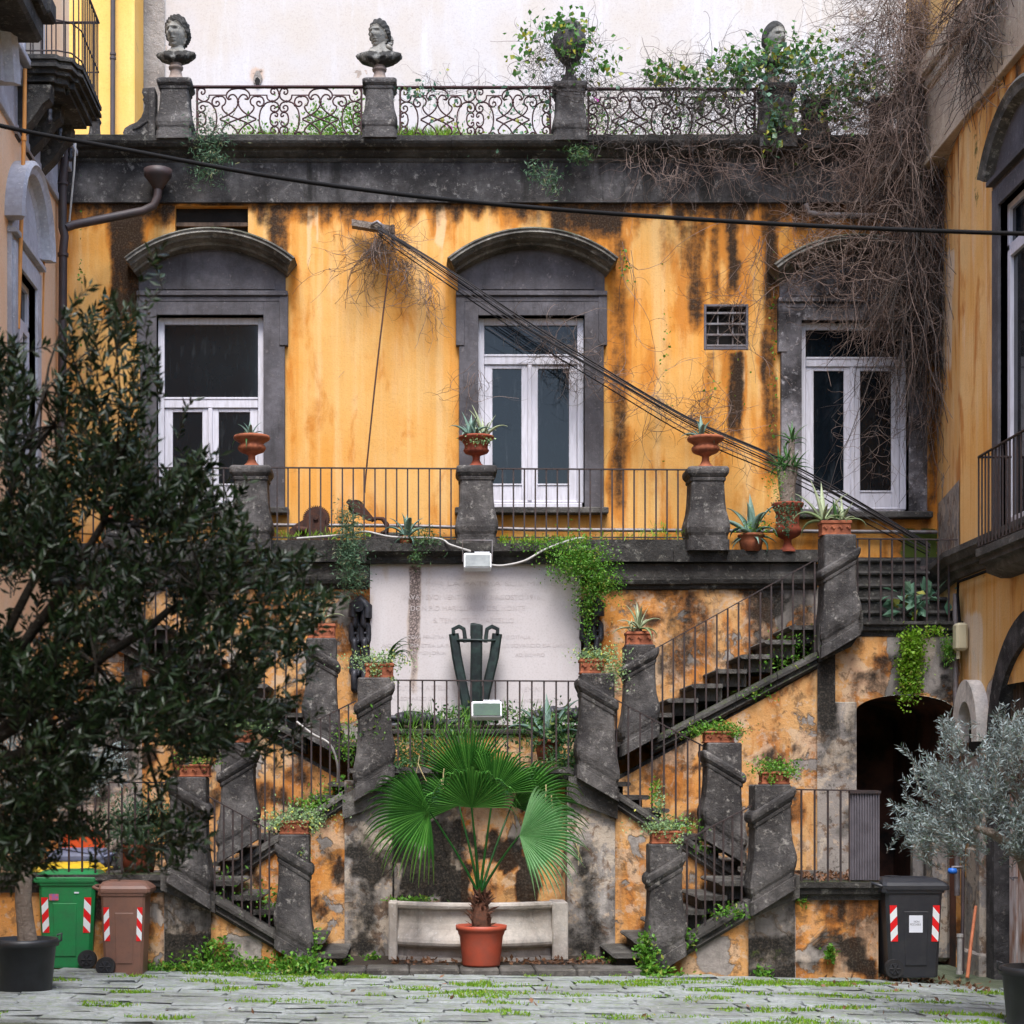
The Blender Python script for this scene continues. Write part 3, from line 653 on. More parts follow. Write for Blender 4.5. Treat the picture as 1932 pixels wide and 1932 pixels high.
# ================================================================ LEFT BUILDING
lb = thing('left_building', 'pale peach building with grey mouldings along the left edge of the court', 'building', (XL, 18, 0))
def m_l(u, v, V): return np.stack([strip_mask([(60,75,430,800,.4,4)], u, v)-.45, -.5+0*u, 0*u, 0*u], 1)
wall('wall', XL, holes(-6, YE, 0, 16, [(20.45, 21.45, 5.8, 8.2)]), M['left'], lb, m_l, cell=.15, axis='x')
MB().box(XL-.6, XL-.02, -6, YE+.3, 0, 5.9).box(XL-.6, XL-.02, -6, YE+.3, 8.6, 16).box(XL-.6, XL-.02, -6, 20.2, 5.8, 8.6).box(XL-.6, XL-.02, 21.7, YE+.3, 5.8, 8.6).build('wall_core', M['left'], lb)
def oblique_window(par, Xw, sg, ya, yb, zb, zt, hoodz, mats, hood=True, proud=.28):
    """window in a side wall: sg=+1 faces +x (left building), -1 faces -x"""
    mw, mf, mh = mats
    mb = MB()
    for (a, pr) in ((0, .05), (.07, .08), (.14, .04)):
        for (y0, y1) in ((ya-.28+a, ya), (yb, yb+.28-a)): mb.box(Xw-.16*sg, Xw+sg*(pr+.0004*a), y0, y1, zb-.1, zt+.3-a, .004)
        mb.box(Xw-.16*sg, Xw+sg*(pr+.001), ya, yb, zt, zt+.3-a, .004)
    mb.box(Xw, Xw+sg*.12, ya-.30, yb+.30, zt+.3, zt+.36, .005)
    sr = mb.build('window_surround', mw, par)
    mb = MB(); xf = Xw-.08*sg
    def fb(y0, y1, z0, z1, t, xx):
        mb.box(xx, xx+.05*sg, y0, y0+t, z0, z1, .004); mb.box(xx, xx+.05*sg, y1-t, y1, z0, z1, .004); mb.box(xx, xx+.048*sg, y0+t, y1-t, z0, z0+t, .004); mb.box(xx, xx+.048*sg, y0+t, y1-t, z1-t, z1, .004)
    zm = zt-.55
    fb(ya, yb, zb, zt, .07, xf); fb(ya+.07, (ya+yb)/2, zb+.07, zm, .08, xf+.02*sg); fb((ya+yb)/2, yb-.07, zb+.07, zm, .08, xf+.02*sg)
    mb.box(xf, xf+.05*sg, ya, yb, zm, zm+.08, .004)
    wn_ = mb.build('window', mf, par)
    MB().box(xf, xf+.012*sg, ya+.05, yb-.05, zm, zt-.05).build('pane', M['glass'], wn_)
    MB().box(xf+.018*sg, xf+.026*sg, ya+.12, yb-.12, zb+.1, zm).build('pane', M['glass'], wn_)
    if hood:
        yc = (ya+yb)/2; hw = (yb-ya)/2+.42; ztop = hoodz; zs = zt+.45; sag = ztop-zs
        prof = [(0, 0), (0, proud), (-.05, proud+.03), (-.09, proud), (-.15, proud-.02), (-.18, proud-.12), (-.24, proud-.14), (-.27, .02), (-.27, 0)]
        R_ = (hw*hw+sag*sag)/(2*sag); cz = ztop-R_; th = math.asin(min(1, hw/R_)) if sag < hw else math.pi/2
        rg = []
        for i in range(25):
            a = -th+2*th*i/24; rg.append([(Xw+sg*pr, yc+(R_+dr)*math.sin(a), cz+(R_+dr)*math.cos(a)) for (dr, pr) in prof])
        MB().rings(rg).build('hood', mh, sr)
        pl = [(yc+(R_-.2)*math.sin(-th+2*th*i/16), cz+(R_-.2)*math.cos(-th+2*th*i/16)) for i in range(17)]
        pl = [(yc-hw+.15, zt+.36)] + pl + [(yc+hw-.15, zt+.36)]
        MB().prism(pl, Xw-.02*sg, Xw+.05*sg, 'x').build('tympanum', mw, sr)
    return sr
oblique_window(lb, XL, 1, 20.45, 21.45, 5.9, 8.2, 9.55, (M['trim_pale'], M['frame'], M['trim_pale']), proud=.2)
oblique_window(lb, XL, 1, 17.2, 18.9, 6.1, 9.4, 10.95, (M['trim_pale'], M['frame'], M['trim_pale']), proud=.33)
# sloping string mouldings seen above the window, corner pilaster and balcony door
MB().mold(0, 0, 0.001, 0, [(0, 0)]*3) if False else None
mb = MB()
for (zz, t, pr) in ((9.78, .10, .05), (10.34, .18, .12), (10.55, .08, .2)):
    mb.box(XL-.01, XL+pr, 17, 23.4, zz, zz+t, .01)
mb.box(XL-.01, XL+.035, 17, 23.4, 9.88, 10.34, .01)
mb.build('string_course', M['trim_pale'], lb)
mb = MB()
for (zz, t, pr) in ((12.4, .12, .06), (12.9, .2, .16)): mb.box(XL-.01, XL+pr, 14, 20.4, zz, zz+t, .01)
mb.box(XL-.01, XL+.05, 19.5, 20.3, 10.7, 12.4, .01); mb.build('pilaster_panel', M['trim_pale'], lb)
mb = MB(); mb.box(XL-.01, XL+.03, 20.9, 22.1, 10.7, 13.2, .01); bd = mb.build('balcony_door', M['frame'], lb)
MB().box(XL+.02, XL+.034, 21.0, 22.0, 10.8, 13.1).build('pane', M['glass'], bd)
# balcony with brackets
def m_bal():
    Xo = -3.95; Ya, Yb = 20.5, 22.1; zt = 10.70
    ba = thing('balcony', 'small railed balcony on dark carved stone brackets at the upper left', 'balcony', (XL, 21.3, zt))
    def outl(e):  # plan outline
        return [(XL-.02, Ya-e), (Xo-.25+e*.5, Ya-e), (Xo-.22+e*.6, Ya+.06-e), (Xo-.08+e*.8, Ya+.10-e), (Xo-.05+e, Ya+.28-e*.5), (Xo+e, Ya+.34), (Xo+e, Yb+e), (XL-.02, Yb+e)]
    layers = [(0, .0, .05), (-.05, -.03, .05), (-.10, .0, .04), (-.14, -.05, .06), (-.20, -.10, .08), (-.28, -.16, .06)]
    mb = MB()
    for (dz, e, t) in layers: mb.prism(outl(e), zt+dz-t, zt+dz, 'z')
    mb.build('slab', M['stone_dk'], ba)
    for i, yb_ in enumerate((Ya+.05, Ya+.65, Ya+1.3)):
        mb = MB(); pl = [(XL, zt-.34), (Xo-.32, zt-.34), (Xo-.34, zt-.50), (Xo-.42, zt-.56), (XL+.2, zt-.75), (XL, zt-.95)]
        mb.prism(pl, yb_, yb_+.22); br = mb.build('bracket', M['stone_dk'], ba)
        MB().lathe([(.0, 0), (.025, .0), (.035, .05), (.02, .08), (.03, .11), (.03, .16), (.0, .17)], (Xo-.36, yb_+.11, zt-.75), 8).build('drop', M['chain'], br)
    mb = MB(); zr = zt+1.05
    path = [(XL, Ya+.05), (Xo-.25, Ya+.05), (Xo-.1, Ya+.12), (Xo+.03-.05, Ya+.35), (Xo-.03, Yb-.05), (XL, Yb-.05)]
    mb.tube([(a, b, zr) for a, b in path], .018, 6); mb.tube([(a, b, zt+.42) for a, b in path], .010, 5); mb.tube([(a, b, zt+.06) for a, b in path], .010, 5)
    rl = mb.build('railing', M['iron'], ba)
    L = 0
    for (a, b), (c2, d2) in zip(path[:-1], path[1:]):
        ln = math.hypot(c2-a, d2-b); nn = max(1, int(ln/.11))
        for i in range(nn):
            t = (i+.5)/nn; MB().tube([(a+(c2-a)*t, b+(d2-b)*t, zt), (a+(c2-a)*t, b+(d2-b)*t, zr)], .009, 5).build('baluster', M['iron'], rl)
m_bal()
ba2 = thing('balcony_slab', 'dark ragged underside of a higher balcony cut off by the top left corner', 'balcony', (XL, 17.5, 10.7))
mb = MB()
for q in range(9):
    mb.box(XL-.02, -3.98-random.uniform(0, .08)-.03*q*0, 16.4+q*.34, 16.4+(q+1)*.34-.004, 10.55+random.uniform(-.03, .03), 10.8, .03)
mb.box(XL-.02, -4.1, 16.5, 19.3, 10.3, 10.56, .04); mb.build('slab', M['stone_dk'], ba2)
# orange box sign right at the left edge
sb = thing('hanging_box', 'orange box cut by the left picture edge on the left wall', 'box', (XL+.03, 19.8, Z(1435, 19.8)))
MB().box(XL+.0, XL+.06, 19.6, 19.75, Z(1442, 19.8), Z(1405, 19.8), .01).box(XL+.0, XL+.055, 19.6, 19.75, Z(1468, 19.8), Z(1444, 19.8), .01).build('box', M['pipe_ochre'], sb)
# pipes on / near the left wall
def pipe(name, label, pts, r, mat, n=8, cat='pipe', group=None, collars=()):
    t = thing(name, label, cat, pts[0], group)
    MB().tube(pts, r, n).build('tube', mat, t)
    for cpt in collars:
        MB().tube([cpt[0], cpt[1]], r*1.3, n).build('collar', mat, t)
    return t
Yp = 22.9
pipe('downpipe', 'tall dark brown downpipe in the left corner of the court', [(X(126, Yp), Yp, Z(270, Yp)), (X(118, Yp), Yp, Z(340, Yp)), (X(118, Yp), Yp, Z(430, Yp)), (X(122, Yp), Yp, Z(445, Yp)), (X(119, Yp), Yp, Z(475, Yp)), (X(113, Yp), Yp, Z(1480, Yp))], S(8, Yp), M['pipe_brown'], 12, 'drainpipe', collars=[(P(118, 343, Yp), P(118, 349, Yp)), (P(119, 478, Yp), P(119, 484, Yp))])
pipe('thin_pipe', 'thin pipe, white above and ochre below, beside the corner downpipe', [P(143, 262, 23.2), P(140, 320, 23.2), P(134, 385, 23.2), P(131, 420, 23.2)], S(2.2, 23), M['conduit'], 6)
pipe('wall_conduit', 'ochre painted conduit running up the left wall beside the hooded window', [P(47, 130, 20.4), P(46, 230, 20.4), P(40, 430, 20.4), P(34, 620, 20.4)], S(4, 20.4), M['pipe_ochre'], 8, collars=[(P(45, 258, 20.4), P(45, 266, 20.4))])
pipe('wall_conduit', 'thin ochre conduit between the hooded window and the corner downpipe', [P(84, 430, 21.8), P(82, 560, 21.8), P(80, 640, 21.8)], S(2, 21.8), M['pipe_ochre'], 6)
hp = thing('rain_hopper', 'dark funnel hopper with a bent drainpipe crossing the left end of the frieze', 'drainpipe', P(298, 355, 23.3))
c_ = P(298, 357, 23.3); s_ = S(1, 23.3)
MB().lathe([(4*s_, -2*s_), (8*s_, 0), (22*s_, 20*s_), (26*s_, 24*s_), (27*s_, 36*s_), (24*s_, 36*s_), (20*s_, 24*s_)], c_, 20).build('funnel', M['pipe_brown'], hp)
MB().tube([P(298, 358, 23.3), P(297, 372, 23.3), P(290, 388, 23.3), P(270, 398, 23.3), P(210, 410, 23.2), P(140, 424, 23.0), P(122, 430, 22.9)], S(8, 23.3), 10).build('tube', M['pipe_brown'], hp)
pipe('drainpipe', 'horizontal dark drainpipe behind the dry vines above the right window', [P(1520, 385, 23.4), P(1525, 402, 23.4), P(1560, 406, 23.4), P(1770, 410, 23.4)], S(6, 23.4), M['pipe_grey'], 8)
# ================================================================ RIGHT BUILDING
rb = thing('right_building', 'peeling ochre building with grey arched doorways along the right edge of the court', 'building', (XR, 19, 0))
def m_r(u, v, V):
    y = V[:, 1]; zz = V[:, 2]; n = fbm(y*2.5, zz*.5); n2_ = fbm(y*3, zz*3)
    R = .35*sstep(8.8, 10.3, zz) - .12 + .4*sstep(.56, .7, fbm(y*6, zz*.35))*sstep(4.5, 9, zz) + .3*sstep(.55, .7, fbm(y*3+9, zz*1.2+4))*sstep(5.2, 3, zz)
    G = -.28 + .75*sstep(4.6, 3.0, zz+(n2_-.5)*1.2)*sstep(18.2, 21.2, y+(n-.5)*2) + .5*sstep(1.2, .2, zz)
    G = np.maximum(G, strip_mask([(1768,1780,760,1000,.35,5),(1778,1792,500,760,.3,5)], u, v)-.05)
    B = .75*strip_mask([(1775,1800,470,720,.8,6),(1822,1860,1160,1420,.9,26),(1850,1875,300,420,.4,5)], u, v)+.12
    return np.stack([R, G, B, strip_mask([(1836,1850,250,420,.5,5)], u, v)], 1)
fkink = lambda X_: X_
wall('wall', XR, holes(-6, YC, -.3, z(300), [(18.3, 20.1, 5.0, 8.85), (17.5, 20.18, -.3, 3.25)]), M['right'], rb, m_r, cell=.07 if False else .09, axis='x')
# the part between the tunnel plane and the facade leans back to the corner
def slanted():
    Xe = X(1768, YE); n = 26; m = 90
    ys = np.linspace(YC, YE+.02, n); zs = np.linspace(3.9, z(300), m)
    V = np.array([(XR+(Xe-XR)*(y-YC)/(YE-YC), y, zz) for y in ys for zz in zs])
    Fc = np.array([(i*m+j, (i+1)*m+j, (i+1)*m+j+1, i*m+j+1) for i in range(n-1) for j in range(m-1)])
    u = U0+V[:, 0]*F/V[:, 1]; v = VH-(V[:, 2]-EYE)*F/V[:, 1]
    cc = m_r(u, v, V); cc[:, 3] = 1-cc[:, 3]; npmesh('wall', V, Fc, M['right'], rb, cc)
slanted()
MB().box(XR+.02, XR+.8, -6, 17.4, -.3, 10.2).box(XR+.02, XR+.8, 20.35, YC-.02, -.3, 10.2).box(XR+.36, XR+.9, YC-.02, YE+.4, 3.9, 10.2).box(XR+.3, XR+.8, 17.4, 20.35, -.3, 10.2).box(XR+.02, XR+.8, 17.4, 20.35, 3.4, 4.9).box(XR+.02, XR+.8, 17.4, 20.35, 9.1, 10.2).build('wall_core', M['grey_low'], rb)
MB().box(XR-.03, XR+.8, -6, YE+.6, 10.25, 11.2).box(XR-.08, XR+.8, -6, YE+.6, 11.2, 11.35, .02).box(XR-.14, XR+.8, -6, YE+.6, 11.35, 11.6, .03).box(XR-.08, XR+.8, -6, YE+.6, 10.22, 10.3, .01).build('frieze', M['band'], rb)
MB().box(XR, XR+.8, -6, YE+.4, 11.6, 14).build('attic', M['right'], rb)
# patch of bare render beside the terrace corner
pp = [(XR-.02-(0), 0)]
Xe = X(1768, YE); fx_ = lambda y: XR+(Xe-XR)*(y-YC)/(YE-YC)
mb = MB(); vs = [(fx_(y)-.012, y, Z(v, y)) for (u, v, y) in ((1771, 995, 23.4), (1771, 1085, 23.4), (1830, 1078, YC+.01), (1812, 905, YC+.02), (1771, 950, 23.4))]
mb.add(vs, [(0, 1, 2, 3, 4)]); mb.build('bare_patch', M['grey_low'], rb)
# string course at terrace height: profile swept along the wall, kinked at YC
prof = [(0, -.20), (.06, -.20), (.08, -.14), (.12, -.11), (.13, -.05), (.17, -.03), (.20, .03), (.22, .06), (.22, .13), (.05, .15), (0, .15)]
path = [(XR, 14.0), (XR, YC), (Xe, YE-.02)]
rg = [[(a-p, b, 4.86+q) for (p, q) in prof] for a, b in path]
MB().rings(rg).build('string_course', M['stone'], rb)
pipe('wall_cable', 'black cable hung under the string course of the right building', [(XR-.09, 15, 4.6), (XR-.09, YC-.2, 4.6), (XR-.08, YC-.15, 4.45), (XR-.05, YC-.2, 3.8)], .018, M['cable'], 6, 'cable')
oblique_window(rb, XR, -1, 18.4, 19.98, 5.0, 8.75, 9.85, (M['surround'], M['frame'], M['hood']), proud=.17)
def bal_r():
    Yf = 19.8; zt = 4.78; Xo = XR-.37
    ba = thing('balcony', 'long narrow railed balcony under the right hand window', 'balcony', (XR, 18, zt))
    prof = [(0, 0), (.37, 0), (.37, -.09), (.33, -.11), (.33, -.17), (.27, -.19), (.25, -.27), (.1, -.33), (0, -.33)]
    MB().rings([[(XR-p*1.06, y, zt+q) for (p, q) in prof] for y in (15.6, Yf)]).build('slab', M['stone'], ba)
    mb = MB(); zr = zt+1.04
    pth = [(XR, Yf-.04), (Xo, Yf-.04), (Xo, 15.7)]
    for zz, r in ((zr, .016), (zt+.02, .010), ): mb.tube([(a, b, zz) for a, b in pth], r, 5)
    rl = mb.build('railing', M['iron'], ba)
    y = Yf-.04
    while y > 15.8: MB().box(Xo-.008, Xo+.008, y-.008, y+.008, zt, zr).build('baluster', M['iron'], rl); y -= .115
    xx = Xo+.11
    while xx < XR: MB().box(xx-.008, xx+.008, Yf-.048, Yf-.032, zt, zr).build('baluster', M['iron'], rl); xx += .115
bal_r()
# lower arched doorway with slatted fanlight
def arch_x(yc, hw, z0, zs, n=24, rise=None):
    rise = rise or hw
    return [(yc-hw, z0)] + [(yc-hw*math.cos(math.pi*i/n), zs+rise*math.sin(math.pi*i/n)) for i in range(n+1)] + [(yc+hw, z0)]
def ring_prism(outer, inner, d0, d1, name, mat, par):
    n = len(outer); mb = MB()
    o0 = [(d0, *p) for p in outer]; o1 = [(d1, *p) for p in outer]; i0 = [(d0, *p) for p in inner]; i1 = [(d1, *p) for p in inner]
    mb.rings([o0, o1, i1, i0, o0], closed=False); return mb.build(name, mat, par)
yc_, hw_ = 18.9, 1.27
outer = arch_x(yc_, hw_+.27, -.3, 2.55, rise=1.5); inner = arch_x(yc_, hw_, -.3, 2.5, rise=1.2)
ds = ring_prism(outer, inner, XR-.06, XR+.28, 'door_surround', M['frieze'], rb)
MB().box(XR+.25, XR+.27, 17.4, 20.3, -.3, 4).build('door_recess', M['dark'], ds)
dr = MB().box(XR+.10, XR+.16, yc_-hw_, yc_+hw_, 2.0, 2.16, .01).build('door', M['wood_dk'], rb)
yq = yc_+hw_-.03
while yq > yc_-hw_+.1:
    MB().box(XR+.10, XR+.15, yq-.27, yq-.012, -.12, 2.0, .01).build('plank', M['door'], dr); 
    yq -= .28
yq = yc_+hw_-.06
while yq > yc_-hw_+.1:
    hz = 2.5+1.2*math.sqrt(max(0, 1-((yq-yc_)/hw_)**2)); MB().box(XR+.08, XR+.12, yq-.03, yq, 2.16, hz, .004).build('slat', M['wood_dk'], dr); yq -= .09
MB().tube([(XR+.1, yc_+.95, 1.05), (XR+.02, yc_+.95, 1.05), (XR+.02, yc_+.85, 1.03)], .012, 6).build('handle', M['pipe_grey'], dr)
# small hooded recess
hr = thing('wall_recess', 'small round-headed recess with a worn plaster hood on the lower right wall', 'niche', (XR, 20.9, 2.7))
def hooded():
    yc2 = 20.95
    o_ = arch_x(yc2, .46, 2.62, 2.75, 16, .62); i_ = arch_x(yc2, .27, 2.62, 2.75, 16, .36)
    ring_prism(o_, i_, XR-.16, XR+.02, 'hood', M['marble'], hr)
    MB().prism(arch_x(yc2, .28, 2.45, 2.75, 16, .36), XR-.015, XR-.005, 'x').build('recess_back', M['dark'], hr)
hooded()
MB().box(XR-.10, XR+.02, 20.55, 20.72, -.2, 2.55, .02).box(XR-.06, XR+.02, 20.75, 21.2, -.2, 1.35, .02).box(XR-.14, XR+.02, 20.45, 21.3, -.2, .12, .02).build('pilaster', M['grey_low'], rb)
mbx = thing('meter_box', 'cream plastic meter box on the right wall beside the landing railing', 'meter box', P(1811, 1200, 21.3))
MB().box(X(1800, 21.3), X(1823, 21.3), 21.2, 21.38, Z(1228, 21.3), Z(1176, 21.3), .03).build('case', M['box_cream'], mbx)
MB().tube([P(1808, 1228, 21.3), P(1808, 1243, 21.3)], .025, 8).build('gland', M['box_cream'], mbx)
pipe('cable_duct', 'dark cable duct dropping from the meter box down the corner of the tunnel arch', [P(1803, 1120, 21.5), P(1803, 1300, 21.5), P(1806, 1480, 21.4), P(1806, 1690, 21.3)], .035, M['pipe_grey'], 8)
pipe('water_pipe', 'short grey plastic pipe standing beside the black bin', [P(1810, 1838, 20.1), P(1811, 1765, 20.1)], S(5, 20), M['conduit'], 10, collars=[(P(1811, 1768, 20.1), P(1811, 1762, 20.1)), (P(1810, 1838, 20.1), P(1810, 1832, 20.1))])
pipe('water_pipe', 'thin dark pipe with an elbow running down behind the short grey pipe', [P(1822, 1400, 20.6), P(1817, 1650, 20.4), P(1816, 1755, 20.3), P(1816, 1838, 20.2)], S(3.5, 20), M['pipe_brown'], 8)
tp = thing('tap', 'tap with a round blue handle above the black bin', 'tap', P(1797, 1643, 20.4))
MB().tube([P(1815, 1636, 20.4), P(1797, 1636, 20.4), P(1797, 1648, 20.35)], .018, 8).build('spout', M['pipe_grey'], tp)
M['blue'] = plain('blue_plastic', (.02,.14,.55), .4, var=.1)
MB().lathe([(0, -.03), (.05, -.03), (.055, 0), (.045, .03), (0, .035)], P(1797, 1643, 20.25), 14).build('handle', M['blue'], tp)
stk = MB().tube([P(1825, 1845, 19.9), P(1832, 1780, 20.05), P(1841, 1710, 20.3)], [.022, .02, .018], 8).build('wooden_pole', M['wood_or']); tag(stk, 'thin orange wooden pole leaning on the wall right of the black bin', 'pole')
# unseen near end of the court behind the viewer, added to darken pane reflections
cb = thing('added_end_building', 'unseen plain grey building closing the near end of the court, added for dark pane reflections', 'building', (1, -6, 0))
MB().box(XL-.6, XR+.8, -7, -6, -.3, 9).build('wall', M['stone'], cb)
# ================================================================ TERRACE RETAINING WALL
tw = thing('terrace_wall', 'dark mossy terrace ledge over the patchy ochre wall that carries the marble tablet', 'wall', (X(905, YD), YD, 2.3))
def zz_(v, Y): return Z(v, Y)
def m_low(seed, R0=.0, G0=.0, items=(), gi=(), bi=(), ai=()):
    def f(u, v, V):
        n = fbm(u*.014+seed, v*.014+seed*2, 5)
        n2_ = fbm(u*.008+seed*3, v*.005+seed, 4)
        R = R0 + strip_mask(items, u, v) + .55*sstep(.56, .68, n) + .34*sstep(.52, .68, n2_)
        G = G0 + strip_mask(gi, u, v)
        return np.stack([R, G, strip_mask(bi, u, v), strip_mask(ai, u, v)], 1)
    return f
wall('wall', YD, [(X(60, YD), X(1545, YD), 2.0, Z(1108, YD))], M['ochre_low'], tw, m_low(3, -.05, .05, [(1240,1540,1112,1420,.18,20),(1330,1400,1112,1400,.2,10),(535,560,1110,1300,.15,8)], [(1420,1545,1112,1300,.3,14)]), cell=.06)
MB().box(X(60, YD), X(1540, YD), YD+.02, YE-.02, 2.0, Z(1040, YD)-.01).build('wall_core', M['stone_dk'], tw)
def ledge_seg(u0, u1, prof, name, mat, par, Y, z0, lo=1.0, hi=1.7, j=.006):
    a = X(u0, Y); e = X(u1, Y)
    while a < e-.02:
        b = min(e, a+random.uniform(lo, hi)); b = e if e-b < .4 else b
        dz = random.uniform(-.006, .006)
        MB().mold(a, z0+dz, b-j, z0+dz, [(Y+dy, q) for dy, q in prof]).build(name, mat, par); a = b
H = Z(1040, YD)-Z(1112, YD)
for (u0, u1) in ((60, 697), (1115, 1542)):
    ledge_seg(u0, u1, [(-.18, -.155), (-.18, 0), (.35, 0), (.35, -.155)], 'coping_stone', M['stone_dk'], tw, YD, Z(1040, YD))
    ledge_seg(u0, u1, [(-.09, 0), (-.09, .17), (.1, .17), (.1, 0)], 'band_stone', M['stone'], tw, YD, Z(1089, YD))
    ledge_seg(u0, u1, [(0, 0), (-.04, .01), (-.05, .05), (-.10, .07), (-.12, .12), (-.12, .16), (.1, .16), (.1, 0)], 'moulding_stone', M['stone_dk'], tw, YD, Z(1113, YD))
# low kerb under the railing
ledge_seg(512, 862, [(-.06, 0), (-.06, .14), (.2, .15), (.2, 0)], 'kerb_stone', M['stone_dk'], tw, YD, Z(1040, YD), .7, 1.2)
ledge_seg(935, 1295, [(-.06, 0), (-.06, .14), (.2, .15), (.2, 0)], 'kerb_stone', M['stone_dk'], tw, YD, Z(1040, YD), .7, 1.2)
ledge_seg(60, 445, [(-.06, 0), (-.06, .1), (.2, .1), (.2, 0)], 'kerb_stone', M['stone_dk'], tw, YD, Z(1040, YD), .7, 1.2)
# lintel over the tablet
MB().mold(X(692, YD), Z(1066, YD), X(1118, YD), Z(1066, YD), [(YD+a, b) for a, b in [(0, 0), (-.16, 0), (-.18, .04), (-.18, .08), (-.24, .11), (-.26, .13), (-.30, .14), (-.30, .24), (.1, .24), (.1, 0)]]).build('lintel', M['stone_dk'], tw)
MB().box(X(60, YD), X(1540, YD), YD+.2, YE, Z(1040, YD)-.06, Z(1040, YD)+.02).build('terrace_floor', M['stone_dk'], tw)
# the tablet with its lettering
pq = thing('memorial_tablet', 'large pale marble tablet with worn carved lettering under the terrace ledge', 'plaque', P(897, 1380, YD))
YP = YD-.07
def m_pq(u, v, V):
    n = fbm(u*.05, v*.02)
    R = strip_mask([(768,794,1070,1260,1.35,7),(774,788,1240,1330,1.1,6),(720,732,1070,1110,.55,6),(800,812,1070,1190,.6,5),(1090,1098,1066,1250,.3,5),(805,815,1066,1110,.6,4)], u, v)-.42
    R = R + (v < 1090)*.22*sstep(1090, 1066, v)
    B = strip_mask([(740,760,1070,1350,.3,10)], u, v)
    return np.stack([R, -.45+.25*sstep(1300, 1400, v), B, strip_mask([(1070,1097,1066,1160,.4,8)], u, v)*.5], 1)
wall('slab', YP, [(X(698, YP), X(1096, YP), Z(1395, YP), Z(1064, YP))], M['plaque'], pq, m_pq, cell=.04)
MB().box(X(698, YP), X(1096, YP), YP+.004, YD-.004, Z(1395, YP), Z(1064, YP), .004).build('slab_core', M['plaque'], pq)
M['letters'] = plain('carved_letter_shadow', (.42,.375,.37), .9, var=.2, sc_=7, obj=False, c2=(.51,.475,.475))
def text(s_, u, v, hpx, Y, mat, par, name='lettering', width=None, align='LEFT', rot=None, ext=.002):
    cu = bpy.data.curves.new('t', 'FONT'); cu.body = s_; cu.size = 1; cu.extrude = 0; cu.align_x = 'LEFT'
    to = bpy.data.objects.new('t', cu); C.objects.link(to); dg = bpy.context.evaluated_depsgraph_get(); dg.update()
    me = bpy.data.meshes.new_from_object(to.evaluated_get(dg)); bpy.data.objects.remove(to)
    co = np.array([v_.co[:] for v_ in me.vertices]); w_ = co[:, 0].max()-co[:, 0].min(); h_ = .7
    sx = (S(width, Y)/w_) if width else S(hpx, Y)/h_; sy = S(hpx, Y)/h_
    off = parent_off(par); p0 = P(u, v, Y)
    for v_ in me.vertices:
        x0, y0 = v_.co.x, v_.co.y
        v_.co = Vector((p0.x+(x0-co[:, 0].min())*sx, Y, p0.z+y0*sy))-off
    me.materials.clear(); me.materials.append(mat)
    return link(name, me, par)
YT = YP-.003
for (s_, u, v, h, w_) in [('PER LA PATRIA SUL MARE', 803, 1105, 8, 245), ("DAVA I SVOI VENT'ANNI IL 2 AGOSTO 1916", 757, 1131, 9, 262), ('DON PIO MARIGLIANO DEL MONTE', 775, 1152, 9, 216), ('S. TENENTE DI VASCELLO', 818, 1175, 9, 152),
        ("L'ACQVA PENETRA PER LA FALLA DI VNA NAVE D'ITALIA", 756, 1205, 6.5, 245), ('NON MAI PENETRA LA PAVRA COMVNQVE LO SQVARCIO SIA LARGO ...', 722, 1221, 6.5, 368), ('IN MEMORIA', 775, 1235, 6.5, 66), ('AD ESEMPIO', 972, 1239, 6.5, 56),
        ('NON SI VOLTA CHI A STELLA E', 702, 1302, 9, 156), ('R. N. LEONARDO DA VINCI', 727, 1321, 6.5, 124), ('MEMINI', 978, 1305, 9, 44), ('(MARIGLIANO DEL MONTE)', 944, 1325, 6.5, 118)]:
    text(s_, u, v, h, YT, M['letters'], pq, 'inscription', w_)
# ================================================================ DOUBLE STAIRCASE
st = thing('double_staircase', 'double scissor staircase of lava stone with crumbling ochre walls rising to the terrace', 'staircase', (.8, YA, 0))
LX = 2*905
zL1, zL2, zL3 = 1.05, 2.30, 4.09
def flight(name, n, xa, xb, za, zb, y0, y1, mat=M['stone']):
    """n steps from (xa,za) up to (xb,zb)"""
    for i in range(n):
        t0, t1 = i/n, (i+1)/n; x0 = xa+(xb-xa)*t0; x1 = xa+(xb-xa)*t1; zt = za+(zb-za)*(i+1)/n; d = 1 if xb > xa else -1
        mb = MB(); nose = [(x0-.055*d, zt-.045), (x0-.07*d, zt-.025), (x0-.055*d, zt-.006), (x0-.03*d, zt), (x1+.02*d, zt), (x1+.02*d, zt-.055), (x0-.03*d, zt-.055)]
        mb.prism(nose, y0, y1); mb.prism([(x0+.01*d, zt-.056), (x1+.04*d, zt-.056), (x1+.04*d, zt-.21), (x0+.01*d, zt-.21)], y0+.16, y1); mb.build('step', mat, st)
